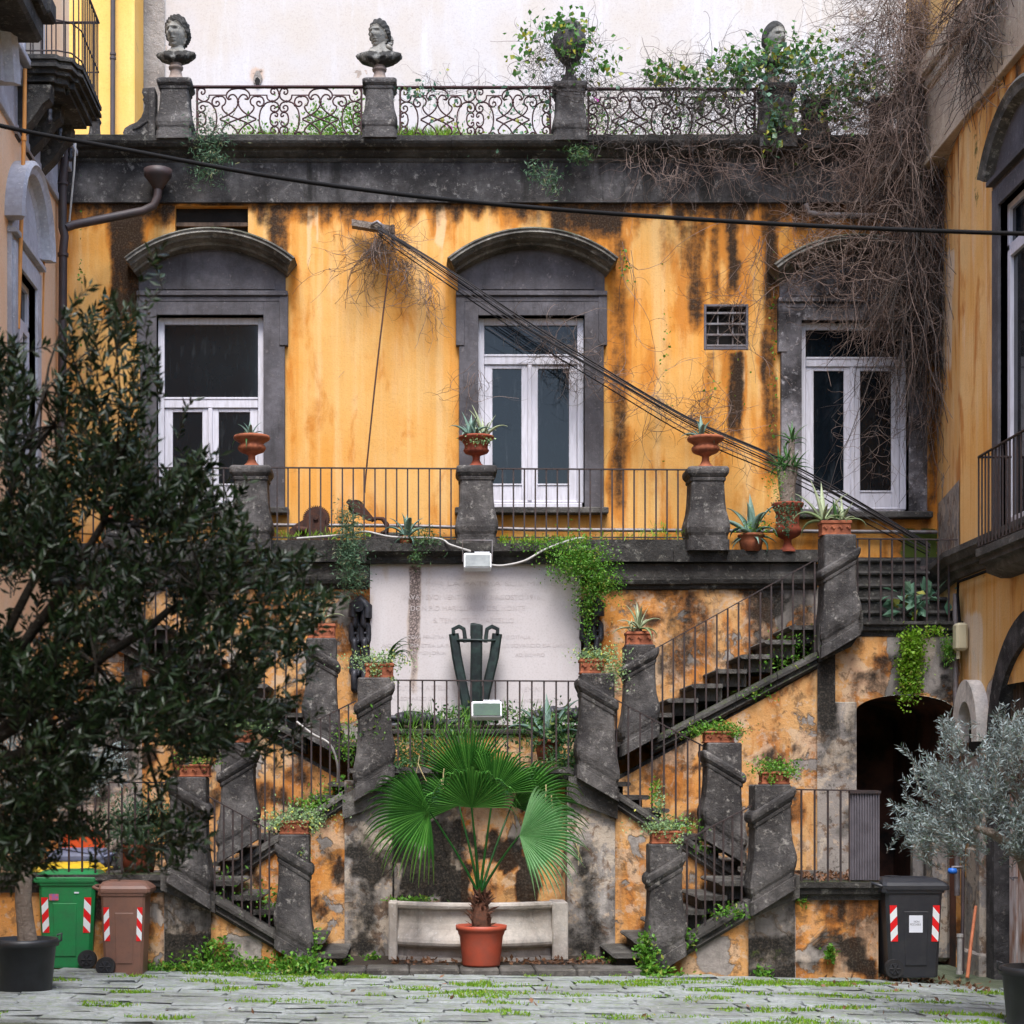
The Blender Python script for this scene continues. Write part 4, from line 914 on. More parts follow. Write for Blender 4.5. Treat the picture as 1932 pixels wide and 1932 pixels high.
for side in (0, 1):
    m = (lambda u: u) if side == 0 else (lambda u: LX-u)
    dvA = 0 if side == 0 else -14
    seed = side*50
    def xr(u, Y): return X(m(u), Y)
    def mask_m(f):
        return (lambda u, v, V: f(u, v, V)) if side == 0 else (lambda u, v, V: f(LX-u, v, V))
    def srt(a, b): return (min(a, b), max(a, b))
    def wl(name, Y, segs, mat, mk, cell=.055):
        out = []
        for (ua, ub, vb, vt) in segs:
            a, b = srt(xr(ua, Y), xr(ub, Y))
            conv = lambda q: ((lambda x_: Z(q(LX-(U0+x_*F/Y) if side else (U0+x_*F/Y)), Y)) if callable(q) else Z(q, Y))
            out.append((a, b, conv(vb), conv(vt)))
        return wall(name, Y, out, mat, st, mk, cell)
    def sloped(name, ua, va, ub, vb, Y, prof, mat=M['stone_dk'], nseg=3):
        a = (xr(ua, Y), Z(va, Y)); b = (xr(ub, Y), Z(vb, Y))
        for i in range(nseg):
            t0, t1 = i/nseg, (i+1)/nseg-.004
            MB().mold(a[0]+(b[0]-a[0])*t0, a[1]+(b[1]-a[1])*t0, a[0]+(b[0]-a[0])*t1, a[1]+(b[1]-a[1])*t1, [(Y+dy, q) for dy, q in prof]).build(name, mat, st)
    cop = [(-.07, -.02), (-.10, -.05), (-.10, -.09), (-.05, -.11), (-.05, -.15), (-.07, -.17), (-.03, -.21), (.25, -.21), (.25, 0), (-.05, .0)]
    # ---- plane C (third flight)
    lin = lambda u0, v0, u1, v1: (lambda u: v0+(v1-v0)*(u-u0)/(u1-u0))
    topC = lin(1170, 1470, 1540, 1263)
    wl('wall', YC, [(1160, 1542, 1700, topC)], M['ochre_low'], mask_m(m_low(11+seed, -.04, -.03, [(1440,1540,1280,1400,.25,20),(1160,1260,1420,1700,.2,30)], [(1340,1400,1540,1700,.35,14),(1450,1500,1560,1600,.2,12),(1490,1540,1330,1400,.25,12)])))
    wl('pier', YC-.05, [(1542, 1576, 1700, 1215), (1576, 1616, 1700, 1325)], M['grey_low'], mask_m(m_low(5+seed, -.05, -.1, [(1540,1580,1230,1400,.8,12),(1576,1616,1230,1330,.5,14)], [])))
    a_, b_ = srt(xr(1542, YC), xr(1614, YC)); MB().box(a_+.003, b_-.003, YC-.045, YC+.9, .2, Z(1330, YC)).build('pier_core', M['grey_low'], st)
    # arch wall beside it
    if side == 0:
        xa, xb = X(1612, YC), X(1803, YC); xc = (xa+xb)/2; hw = (xb-xa)/2; zs = Z(1345, YC); rise = Z(1314, YC)-Z(1345, YC)+.02
        zarc = lambda x_: zs + rise*np.sqrt(np.clip(1-((x_-xc)/hw)**2, 0, 1))
        wall('arch_wall', YC-.02, [(xa+.001, xb-.001, zarc, Z(1200, YC)), (xb-.002, XR+.06, -.3, Z(1200, YC)), (X(1568, YC), xa+.001, Z(1325, YC), Z(1200, YC))], M['ochre_low'], st, m_low(21, .05, -.05, [(1610,1650,1270,1315,.75,10),(1640,1700,1240,1280,.4,10)], [(1672,1810,1205,1345,.62,12)], [(1700,1770,1205,1290,.9,14),(1640,1670,1280,1310,.5,8)], [(1690,1740,1200,1320,.7,10),(1620,1790,1300,1320,.3,8)]), cell=.035)
        # tunnel vault
        rg0 = [(xa, YC-.02, .0), (xa, YC-.02, zs)] + [(xc-hw*math.cos(math.pi*i/20), YC-.02, zs+rise*math.sin(math.pi*i/20)) for i in range(1, 20)] + [(xb, YC-.02, zs), (xb, YC-.02, -.2)]
        rg1 = [(p[0], YE+.8, p[2]) for p in rg0]
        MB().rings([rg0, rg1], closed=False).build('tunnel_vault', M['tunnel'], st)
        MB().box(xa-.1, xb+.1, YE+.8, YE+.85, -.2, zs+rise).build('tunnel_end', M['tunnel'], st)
        MB().box(X(1720, YC+.9), X(1745, YC+.9), YC+.8, YC+1, 0, 1.5, .05).box(X(1757, YC+.3), X(1790, YC+.3), YC+.2, YC+.6, -.1, 1.6, .05).box(X(1755, YC+.3), X(1793, YC+.3), YC+.17, YC+.62, 1.6, 1.72, .03).build('tunnel_pier', M['grey_low'], st)
    else:
        wl('arch_wall', YC-.02, [(1576, 1806, 1700, 1200)], M['ochre_low'], mask_m(m_low(23, .05, .05)))
        wl('pier', YC-.03, [(1576, 1700, 1840, 1325)], M['grey_low'], mask_m(m_low(24, .05, .0)))
    # landing 3 edge moulding and floor, steps up to the terrace
    a_, b_ = srt(xr(1618, YC), xr(1812 if side == 0 else 1700, YC))
    MB().mold(a_, Z(1201, YC), b_, Z(1201, YC), [(YC+p, q) for p, q in [(0, 0), (-.03, 0), (-.04, .05), (-.08, .07), (-.09, .13), (-.12, .14), (-.12, .18), (1.0, .18), (1.0, 0)]]).build('landing_moulding', M['stone_dk'], st)
    a_, b_ = srt(xr(1540, YC), xr(1812 if side == 0 else 1700, YC))
    MB().box(a_, b_, YC+.2, YD+.05, zL3-.1, zL3).build('landing', M['stone_dk'], st)
    if side == 0:
        for i in range(5):
            y0 = YC+.22+i*.28; zt = 4.09+.2*(i+1)
            MB().prism([(y0-.03, zt-.05), (y0-.04, zt-.03), (y0-.02, zt), (y0+.34, zt), (y0+.34, zt-.25), (y0, zt-.25), (y0, zt-.06)], X(1606, YC+.3), X(1800, YC+.3)-.3*i*.1, 'x').build('step', M['stone_dk'], st)
        MB().box(X(1600, YE), X(1770, YE), YE-.02, YE-.005, 4.6, Z(1052, YE)).build('dado', M['frieze'], st)
    # third flight steps and its sloping string
    flight('step', 10, xr(1085, YC), xr(1545, YC), zL2-.02, zL3, YC+.02, YD-.01)
    sloped('string_stone', 1232, 1403-12, 1542, 1228, YC, cop, nseg=4)
    a_, b_ = srt(xr(1160, YC), xr(1542, YC))
    MB().prism([(xr(1165, YC), 2.0), (xr(1542, YC), 2.0), (xr(1542, YC), Z(1240, YC)-.12), (xr(1165, YC), Z(1447, YC)-.12)], YC+.02, YC+.2).build('wall_core', M['stone_dk'], st)
    # corner stone below pedestal F
    MB().prism([(xr(1538, YC), Z(1228, YC)), (xr(1540, YC), Z(1180, YC)), (xr(1622, YC), Z(1158, YC)), (xr(1622, YC), Z(1190, YC)), (xr(1600, YC), Z(1222, YC)), (xr(1542, YC), Z(1250, YC))], YC-.16, YC+.3).build('corner_stone', M['stone'], st)
    # ---- plane B (second flight, central landing)
    topB = lin(1165, 1520, 1402, 1676)
    wl('wall', YB, [(1160, 1402, 1815, topB)], M['ochre_low'], mask_m(m_low(31+seed, -.02, -.02, [(1160,1300,1600,1800,.2,20)], [(1185,1222,1580,1660,.4,10),(1320,1402,1700,1815,.4,14)])))
    sloped('string_stone', 1163, 1492, 1402, 1650, YB, cop, M['stone'], nseg=3)
    MB().prism([(xr(1165, YB), .2), (xr(1402, YB), .2), (xr(1402, YB), Z(1660, YB)-.1), (xr(1165, YB), Z(1503, YB)-.1)], YB+.02, YB+.2).build('wall_core', M['stone_dk'], st)
    flight('step', 8, xr(1400, YB), xr(1108, YB), zL1, zL2, YB+.05, YC-.01)
    # pilaster flanking the niche
    wl('pilaster', YB-.05, [(1070, 1160, 1812, lambda u: np.full_like(u, 1472.))], M['grey_low'], mask_m(m_low(41+seed, .0, -.02, [(1100,1125,1590,1800,.4,14)], [], [(1125,1160,1600,1800,.5,14)])))
    a_, b_ = srt(xr(1070, YB), xr(1160, YB)); MB().box(a_+.002, b_-.002, YB-.045, YB+.5, 0, Z(1476, YB)).build('pilaster_core', M['grey_low'], st)
    MB().prism([(xr(1071, YB), Z(1508, YB)), (xr(1071, YB), Z(1464, YB)), (xr(1090, YB), Z(1464, YB)), (xr(1163, YB), Z(1500, YB)), (xr(1163, YB), Z(1545, YB))], YB-.13, YB+.2).build('corner_stone', M['stone'], st)
    # ---- plane A (first flight)
    d = dvA
    topA = lin(1240, 1820+d, 1412, 1722+d)
    wl('wall', YA, [(1242, 1412, 1856, topA)], M['ochre_low'], mask_m(m_low(51+seed, .02, .10, [(1240,1300,1800,1860,.4,12)], [(1320,1380,1770,1850,.6,12)], [], [(1290,1330,1790,1850,.5,12)])))
    MB().prism([(xr(1244, YA), -.1), (xr(1410, YA), -.1), (xr(1410, YA), Z(1722+d, YA)), (xr(1244, YA), Z(1822+d, YA))], YA+.02, YA+.22).build('wall_core', M['stone_dk'], st)
    sloped('string_stone', 1225, 1808+d, 1408, 1699+d, YA, cop, M['stone'], nseg=3)
    wl('pier', YA-.05, [(1412, 1500, 1856, lambda u: 1728+d-(u-1412)*.42)], M['grey_low'], mask_m(m_low(61+seed, .05, .05, [(1412,1500,1775,1856,.75,16)], [(1412,1495,1720,1780,.2,10)], [], [(1412,1490,1790,1856,.55,14)])))
    a_, b_ = srt(xr(1412, YA), xr(1500, YA)); MB().box(a_+.002, b_-.002, YA-.045, YA+.6, -.1, Z(1728+d, YA)).build('pier_core', M['grey_low'], st)
    MB().prism([(xr(1402, YA), Z(1735+d, YA)), (xr(1402, YA), Z(1700+d, YA)), (xr(1504, YA), Z(1650+d, YA)), (xr(1504, YA), Z(1692+d, YA))], YA-.13, YA+.3).build('corner_stone', M['stone'], st)
    # foot stone of the string
    MB().prism([(xr(1206, YA), Z(1840+d, YA)), (xr(1215, YA), Z(1815+d, YA)), (xr(1240, YA), Z(1795+d, YA)), (xr(1272, YA), Z(1790+d, YA)), (xr(1272, YA), Z(1815+d, YA)), (xr(1236, YA), Z(1850+d, YA))], YA-.12, YA+.25).build('foot_stone', M['stone'], st)
    flight('step', 6, xr(1168, YA), xr(1412, YA), .10, zL1, YA+.1, YB-.06)
    # block carrying the first landing
    uo = 1657 if side == 0 else 1815
    wl('landing_block', YA+.02, [(1500, uo, 1856, 1698+d)], M['ochre_low'], mask_m(m_low(71+seed, .0, -.12, [(1590,1657,1700,1850,.35,14),(1500,1657,1815,1856,.6,10)], [(1500,1580,1800,1850,.3,12)], [], [(1510,1590,1760,1850,.35,14),(1600,1650,1800,1850,.3,12)])))
    a_, b_ = srt(xr(1500, YA), xr(uo, YA)); MB().box(a_+.002, b_-.002, YA+.025, YB+1.1, -.2, Z(1698+d, YA)).build('block_core', M['ochre_low'], st)
    a_, b_ = srt(xr(1503, YA), xr(uo+4, YA)); mid = (a_+b_)/2
    for (p, q) in ((a_, mid-.004), (mid, b_)):
        MB().mold(p, Z(1698+d, YA), q, Z(1698+d, YA), [(YA+.02+dy, dz) for dy, dz in [(0, 0), (-.04, .0), (-.05, .05), (-.09, .07), (-.10, .12), (-.13, .14), (-.13, .20), (.4, .20), (.4, 0)]]).build('landing_moulding', M['stone_dk'], st)
    a_, b_ = srt(xr(1412, YA), xr(uo, YA)); MB().box(a_, b_, YA+.3, YC, zL1-.08, zL1+.005).build('landing', M['stone'], st)
# central niche
YN = YB+.32
def m_niche(u, v, V):
    G = strip_mask([(750,850,1540,1650,.6,18),(960,1000,1540,1780,.12,14)], u, v)
    R = .9*sstep(.50, .62, fbm(u*.022+7, v*.018+3, 4)) - .1 + strip_mask([(815,884,1550,1730,.62,26),(965,1050,1580,1670,.75,24),(950,985,1560,1610,.4,10),(880,910,1540,1700,.35,14),(750,1070,1470,1540,.5,30),(1040,1070,1640,1690,.5,12),(750,1070,1670,1710,.45,10),(1000,1070,1500,1600,.4,14)], u, v)
    B = strip_mask([(752,822,1530,1690,1.1,16),(935,965,1600,1700,.5,8),(985,1012,1650,1700,.6,8)], u, v)
    return np.stack([R, G-.06, B, strip_mask([(750,1070,1690,1720,.5,10)], u, v)], 1)
k = NT('two_tone_niche'); 
wall('niche_wall', YN, [(X(744, YN), X(870, YN), 0, Z(1480, YN))], M['grey_low'], st, m_niche, cell=.05)
wall('niche_wall', YN, [(X(870, YN), X(1076, YN), 0, Z(1480, YN))], M['ochre_low'], st, m_niche, cell=.05)
MB().box(X(740, YN), X(1080, YN), YN+.01, YD, 0, zL2-.06).build('niche_core', M['stone_dk'], st)
MB().mold(X(735, YB), Z(1478, YB), X(1075, YB), Z(1478, YB), [(YB+p, q) for p, q in [(.3, 0), (-.03, 0), (-.04, .04), (-.08, .06), (-.09, .11), (-.13, .12), (-.13, .19), (.3, .19)]]).build('landing_moulding', M['stone_dk'], st)
MB().box(X(670, YB), X(1150, YB), YB+.2, YD-.1, zL2-.07, zL2).build('landing', M['stone'], st)
# low planter wall below the tablet
MB().box(X(715, 22.1), X(1095, 22.1), 21.95, 22.5, zL2, Z(1388, 22.1), .02).build('planter_wall', M['ochre_low'], st)
MB().box(X(708, 22.1), X(1100, 22.1), 21.9, 22.52, Z(1388, 22.1), Z(1376, 22.1), .02).build('planter_coping', M['stone_dk'], st)
MB().box(X(715, 22.1), X(1095, 22.1), 22.0, 22.5, Z(1376, 22.1), Z(1368, 22.1), .02).build('planter_soil', M['soil'], st)
# plinth slabs in front of the basin
ks = thing('entrance_kerb', 'low stone kerb platform at the foot of the staircase with the potted palm on it', 'kerb', (.8, 19, 0))
for (a, b) in zip((606, 690, 772, 868, 943, 1010, 1088), (690, 772, 868, 943, 1010, 1088, 1212)):
    mb = MB(); mb.box(X(a, 18.8)+.004, X(b, 18.8)-.004, 18.75+random.uniform(-.012, .012), 19.25, -.02, .12+random.uniform(-.006, .004), .018); mb.build('kerb_slab', M['stone'], ks)
MB().box(X(625, 19.2), X(1190, 19.2), 19.25, YN, -.02, .112).build('platform', M['soil'], ks)
# ================================================================ BASIN (exedra trough)
bs = thing('stone_basin', 'long curved marble basin against the niche behind the potted palm', 'basin', (X(900, 19.8), 19.8, .12))
def basin():
    x0, x1 = X(750, 19.8), X(1042, 19.8)
    def sweep(pf, name, bl=.34):
        rg = []; n = 30
        for i in range(n+1):
            t = i/n; xx = x0+(x1-x0)*t; bul = bl*(1-(2*t-1)**2)
            rg.append([(xx, 19.86-bul+a, .115+b) for a, b in pf])
        return MB().rings(rg, closed=True).build(name, M['marble'], bs)
    sweep([(.45, 0), (.03, 0), (.03, .03), (.06, .05), (.06, .15), (.45, .15)], 'basin_foot')
    sweep([(.45, .151), (.02, .151), (-.03, .16), (-.065, .185), (-.075, .215), (-.065, .25), (-.035, .30), (.0, .36), (.025, .43), (.035, .50), (.03, .56), (.02, .575), (.45, .575)], 'bowl')
    sweep([(.05, .576), (.01, .58), (-.03, .60), (-.04, .63), (-.03, .655), (.0, .665), (.10, .665), (.12, .58)], 'rim')
    for (ua, ub) in ((733, 750), (1042, 1072)):
        MB().box(X(ua, 19.8), X(ub, 19.8), 19.80, 20.3, .11, Z(1702, 19.8), .015).build('end_pier', M['marble'], bs)
basin()
# ================================================================ PEDESTALS
PROF = [(0, 1.0), (.13, 1.0), (.135, .93), (.18, .94), (.215, 1.0), (.27, 1.04), (.33, 1.02), (.40, .95), (.48, .875), (.58, .83), (.72, .80), (.83, .79), (.835, .84), (.86, .86), (.875, .84), (.89, .90), (.92, .98), (.955, 1.0), (.98, .99), (1, .93)]
def pedestal(label, uL, uR, vt, vb, Y, slope=0., block=None, mat=None, group=None, prof=PROF, depth=None, name='stone_pedestal'):
    """square baluster pedestal; slope shears base and cap to follow a stair"""
    mat = mat or M['stone_ped']
    cx = X((uL+uR)/2, Y); hw = S(uR-uL, Y)/2; z0, z1 = Z(vb, Y), Z(vt, Y); dp = (depth or hw)
    pz = z1 if block is None else Z(block, Y)
    o = thing(name, label, 'pedestal', (cx, Y, z0), group)
    rg = []
    for t, f in prof:
        h = hw*f; b = h*.12; ring = []
        for (sx, sy) in ((-1, -1), (1, -1), (1, 1), (-1, 1)):
            q = [(sx*(h-b), sy*dp*f), (sx*h, sy*(dp*f-b))]
            if sx*sy < 0: q = q[::-1]
            if (sx, sy) in ((-1, -1), (1, 1)): q = q[::-1] if False else [(sx*h, sy*(dp*f-b)), (sx*(h-b), sy*dp*f)]
            else: q = [(sx*(h-b), sy*dp*f), (sx*h, sy*(dp*f-b))]
            ring += q
        rg.append([(cx+a, Y+c_, z0+(pz-z0)*t+slope*a) for a, c_ in ring])
    MB().rings(rg).build('shaft', mat, o)
    if block is not None:
        h = hw*.80
        MB().box(cx-h, cx+h, Y-dp*.8, Y+dp*.8, pz-abs(slope)*hw-.12, z1, .015).build('top_block', mat, o)
    return o, Vector((cx, Y, z1))
TP = YD-.02
T1 = pedestal('left terrace pedestal in front of the left window', 436, 514, 884, 1041, TP)[1]
T2 = pedestal('middle terrace pedestal right above the marble tablet', 860, 937, 884, 1041, TP)[1]
T3 = pedestal('right terrace pedestal beside the potted agave', 1292, 1370, 886, 1043, TP)[1]
pA = pedestal('lowest slanted pedestal right of the potted palm', 1215, 1290, 1592, 1822, YA-.02, .6, block=1628)[1]
pA2 = pedestal('lowest slanted pedestal left of the potted palm', 520, 592, 1574, 1808, YA-.02, -.6, block=1610)[1]
pB = pedestal('slanted pedestal on the right first landing left of the short railing', 1410, 1494, 1480, 1700, YA-.02, .62, block=1508)[1]
pB2 = pedestal('slanted pedestal on the left first landing behind the dark tree', 316, 400, 1466, 1686, YA-.02, -.62, block=1494)[1]
pC = pedestal('slanted pedestal at mid flight behind the right lower stair, box of greenery on top', 1322, 1402, 1402, 1606, YB-.02, -.6, block=1438)[1]
pC2 = pedestal('slanted pedestal at mid flight behind the left lower stair', 412, 488, 1402, 1606, YB-.02, .6, block=1438)[1]
pD = pedestal('slanted pedestal at the right end of the central landing railing', 1086, 1164, 1272, 1490, YB-.02, -.58, block=1302)[1]
pD2 = pedestal('slanted pedestal at the left end of the central landing railing', 668, 745, 1280, 1490, YB-.02, .58, block=1308)[1]
pE = pedestal('slanted pedestal at the foot of the upper right flight carrying an aloe', 1170, 1240, 1218, 1408, YC-.02, .56, block=1240)[1]
pE2 = pedestal('slanted pedestal at the foot of the upper left flight carrying a pale aloe', 572, 642, 1206, 1408, YC-.02, -.56, block=1232)[1]
pF = pedestal('slanted pedestal at the head of the upper right flight below the right window', 1542, 1616, 1012, 1222, YC-.02, .60, block=1056)[1]
pF2 = pedestal('slanted pedestal at the head of the upper left flight hidden in the dark tree', 196, 268, 985, 1210, YC-.02, -.60, block=1030)[1]
YT_ = YE-.12
q1 = pedestal('leftmost roof pedestal carrying the curly haired male bust', 299, 365, 158, 272, YT_)[1]
q2 = pedestal('roof pedestal carrying the female bust with a side plait', 684, 749, 158, 270, YT_)[1]
q3 = pedestal('roof pedestal carrying the ivy covered urn', 1042, 1106, 164, 275, YT_)[1]
q4 = pedestal('roof pedestal buried in ivy under the clean shaven male bust', 1428, 1498, 168, 288, YT_)[1]
pedestal('small grey post behind the balcony at the left end of the roof parapet', 168, 190, 226, 275, 24.2)
pedestal('dark stump pedestal in the ivy near the right end of the roof parapet', 1512, 1562, 196, 288, YT_, mat=M['stone_dk'])
pedestal('dark post lost in dry vines close to the right wall', 1640, 1680, 190, 288, YT_, mat=M['stone_dk'])
# volute beside the first roof pedestal and one beside the left terrace pedestal
def volute(label, u0, u1, v0, v1, Y):
    o = thing('stone_volute', label, 'scroll stone', P((u0+u1)/2, v1, Y)); w_ = u1-u0; h_ = v1-v0
    pl = [(1, 0), (.62, .02), (.60, .1), (.68, .16), (.62, .22), (.70, .28), (.66, .42), (.58, .54), (.44, .63), (.22, .68), (.06, .74), (.0, .82), (.04, .90), (.14, .95), (.16, 1.0), (1, 1.0)]
    MB().prism([(X(u0+a*w_, Y), Z(v0+b*h_, Y)) for a, b in pl], Y-.10, Y+.10).build('scroll_body', M['stone_ped'], o)
    sp = [(u0+w_*(.22+.17*(1-t/18)*math.cos(t*.75+2.2)), v0+h_*(.83-.12*(1-t/18)*math.sin(t*.75+2.2)*1.0)) for t in range(16)]
    pts = [P(u0+w_*.86, v0+h_*.40, Y-.10), P(u0+w_*.72, v0+h_*.56, Y-.10), P(u0+w_*.45, v0+h_*.68, Y-.10), P(u0+w_*.25, v0+h_*.71, Y-.10)] + [P(a, b, Y-.10) for a, b in sp[3:]]
    MB().tube(pts, .022, 6).build('scroll_rib', M['stone_ped'], o)
    MB().box(X(u1-w_*.20, Y), X(u1+w_*.02, Y), Y-.13, Y+.13, Z(v1, Y), Z(v0+2, Y), .01).build('scroll_back', M['stone_ped'], o)
volute('grey stone volute leaning on the leftmost roof pedestal', 234, 294, 170, 274, YT_)
volute('grey stone volute beside the left terrace pedestal, half hidden by the tree', 382, 436, 950, 1052, TP)
# ================================================================ RAILINGS
def railing(label, Y, top, bars, bot, group=None, bw=.0195, low=None):
    (u0, v0, u1, v1) = top; f = lambda u: v0+(v1-v0)*(u-u0)/(u1-u0); fb = bot if callable(bot) else (lambda u: bot)
    o = thing('railing', label, 'railing', P(u0, fb(u0), Y), group)
    MB().box(X(u0, Y), X(u1, Y), Y-.014, Y+.014, 0, .018) if False else None
    a, b = P(u0, v0, Y), P(u1, v1, Y)
    MB().mold(a.x, a.z, b.x, b.z, [(Y-.018, -.010), (Y-.018, .006), (Y+.018, .006), (Y+.018, -.010)]).build('handrail', M['iron'], o)
    for u in bars:
        zt, zb = Z(f(u), Y)-.009, Z(fb(u), Y); x_ = X(u, Y)
        mb = MB(); mb.box(x_-bw/2, x_+bw/2, Y-bw/2, Y+bw/2, zb-.03, zt); br = mb.build('bar', M['iron'], o, fix=False)
    if low is not None:
        MB().box(X(u0, Y), X(u1, Y), Y-.01, Y+.01, Z(low, Y)-.008, Z(low, Y)+.008).build('bottom_rail', M['iron'], o)
    return o
railing('straight terrace railing between the left and middle terrace pedestals', YD-.03, (512, 882, 866, 884), np.arange(523, 862, 20.5), 1018, low=1014)
railing('straight terrace railing between the middle and right terrace pedestals', YD-.03, (930, 884, 1298, 886), np.arange(948, 1292, 20.7), 1019, low=1014)
railing('terrace railing left of the left terrace pedestal', YD-.03, (120, 882, 445, 883), np.arange(135, 440, 20.5), 1018)
railing('railing of the central landing in front of the marble tablet', YB-.03, (741, 1283, 1088, 1285), np.arange(751, 1085, 22.95), 1462)
railing('sloping railing of the upper right flight', YC-.03, (1236, 1224, 1545, 1052), np.arange(1250, 1540, 20.5), lambda u: 1396-(u-1236)*.548)
railing('sloping railing of the upper left flight behind the tree', YC-.03, (1810-1236, 1224, 1810-1545, 1052), 1810-np.arange(1250, 1540, 20.5), lambda u: 1396-(1810-u-1236)*.548)
railing('sloping railing of the right middle flight', YB-.03, (1158, 1318, 1328, 1408), np.arange(1163, 1325, 22.4), lambda u: 1492+(u-1163)*.66)
railing('sloping railing of the left middle flight', YB-.03, (672, 1322, 486, 1415), np.arange(500, 668, 17.5), lambda u: 1492+(1810-u-1163)*.66)
railing('short sloping railing of the right bottom flight', YA-.03, (1284, 1590, 1418, 1520), np.arange(1296, 1410, 17.2), lambda u: 1766-(u-1296)*.58)
railing('short sloping railing of the left bottom flight', YA-.03, (524, 1574, 392, 1502), np.arange(405, 524, 17.2), lambda u: 1752-(1810-u-1296)*.58)
r_ = railing('railing of the right first landing ending in a fluted grey metal sheet', YA-.02, (1488, 1489, 1657, 1492), [1512, 1537, 1562, 1586, 1603], 1662)
fl = MB(); pts = []
nf = 22
for i in range(nf+1):
    u = 1603+54*i/nf; pts.append((X(u, YA), YA-.03-(.03 if i % 2 else 0)))
for (p, q) in zip(pts[:-1], pts[1:]):
    fl.box(p[0], q[0], YA-.03-.022*(pts.index(p) % 2), YA+.01, Z(1660, YA), Z(1496, YA))
fl.build('fluted_sheet', M['fluted'], r_); MB().box(X(1601, YA), X(1659, YA), YA-.07, YA+.02, Z(1497, YA), Z(1492, YA)).build('sheet_cap', M['iron'], r_)
railing('railing of the left first landing in front of a green planter', YA-.02, (120, 1476, 322, 1476), np.arange(130, 322, 25), 1648)
railing('railing of the upper right landing fixed into the right wall', YC-.03, (1612, 1016, 1806, 1018), [1618, 1640, 1661.5, 1683, 1705, 1727, 1748.5, 1770, 1790], 1174)
# ---- scrolled wrought iron panels on the roof parapet
def cat(pts, n=5):
    out = []; p = [pts[0]]+list(pts)+[pts[-1]]
    for i in range(1, len(p)-2):
        for k_ in range(n):
            t = k_/n; a, b, c_, d = p[i-1], p[i], p[i+1], p[i+2]
            out.append(tuple(.5*((2*b[j])+(-a[j]+c_[j])*t+(2*a[j]-5*b[j]+4*c_[j]-d[j])*t*t+(-a[j]+3*b[j]-3*c_[j]+d[j])*t**3) for j in (0, 1)))
    out.append(tuple(pts[-1])); return out
SC = S(.1709, YT_)            # metres per crop pixel
MY = 400
KQ = [[(0, 240-MY), (12, 290-MY), (48, 340-MY), (105, 383-MY), (200, 428-MY)], [(200, 428-MY), (195, 430-MY)], [(0, 240-MY), (14, 195-MY), (45, 163-MY), (85, 168-MY), (103, 195-MY), (92, 212-MY), (72, 206-MY)],
      [(0, 92-MY), (75, 105-MY), (118, 140-MY), (128, 180-MY), (108, 212-MY), (92, 212-MY)],
      [(215, 178-MY), (165, 185-MY), (135, 225-MY), (145, 268-MY), (172, 290-MY), (165, 330-MY), (110, 385-MY), (0, 432-MY)],
      [(215, 178-MY), (262, 192-MY), (284, 235-MY), (272, 275-MY), (235, 290-MY), (206, 268-MY), (212, 240-MY), (238, 238-MY), (240, 256-MY)]]
JQ = [[(0, 150-MY), (-25, 100-MY), (-55, 92-MY), (-88, 108-MY), (-90, 142-MY), (-68, 158-MY), (-50, 145-MY), (-60, 126-MY)], [(0, 150-MY), (-18, 205-MY), (-78, 236-MY), (-125, 212-MY), (-138, 166-MY)],
      [(-78, 236-MY), (-135, 248-MY), (-172, 278-MY)], [(-78, 236-MY), (-25, 255-MY), (0, 302-MY)], [(-172, 278-MY), (-205, 335-MY), (-218, 400-MY), (-219, 432-MY)],
      [(0, 302-MY), (-20, 340-MY), (-55, 352-MY), (-90, 330-MY), (-90, 292-MY), (-62, 280-MY), (-42, 300-MY), (-58, 318-MY)], [(-55, 352-MY), (-20, 372-MY), (-22, 402-MY), (-42, 398-MY), (-45, 385-MY)], [(-55, 352-MY), (-90, 380-MY), (-102, 432-MY)]]
def sc_mesh(c_, sx, sy):
    pts = [(a*sx*SC, 0, -(b if sy > 0 else (64-b))*SC) for a, b in cat([(p[0], p[1]) for p in c_])]
    me = MB().tube(pts, .0115, 5, cap=False).build('scroll', M['iron_red'], None); d_ = me.data; bpy.data.objects.remove(me); return d_
kmesh = [sc_mesh(c_, sx, sy) for c_ in KQ for sx in (1, -1) for sy in (1, -1)]
jl = [sc_mesh(c_, 1, sy) for c_ in JQ for sy in (1, -1)]; jr = [sc_mesh(c_, -1, sy) for c_ in JQ for sy in (1, -1)]
kn_ = MB().lathe([(0, -.02), (.014, -.015), (.02, 0), (.014, .015), (0, .02)], (0, 0, 0), 8).build('knob', M['iron_red'], None); knob = kn_.data; bpy.data.objects.remove(kn_)
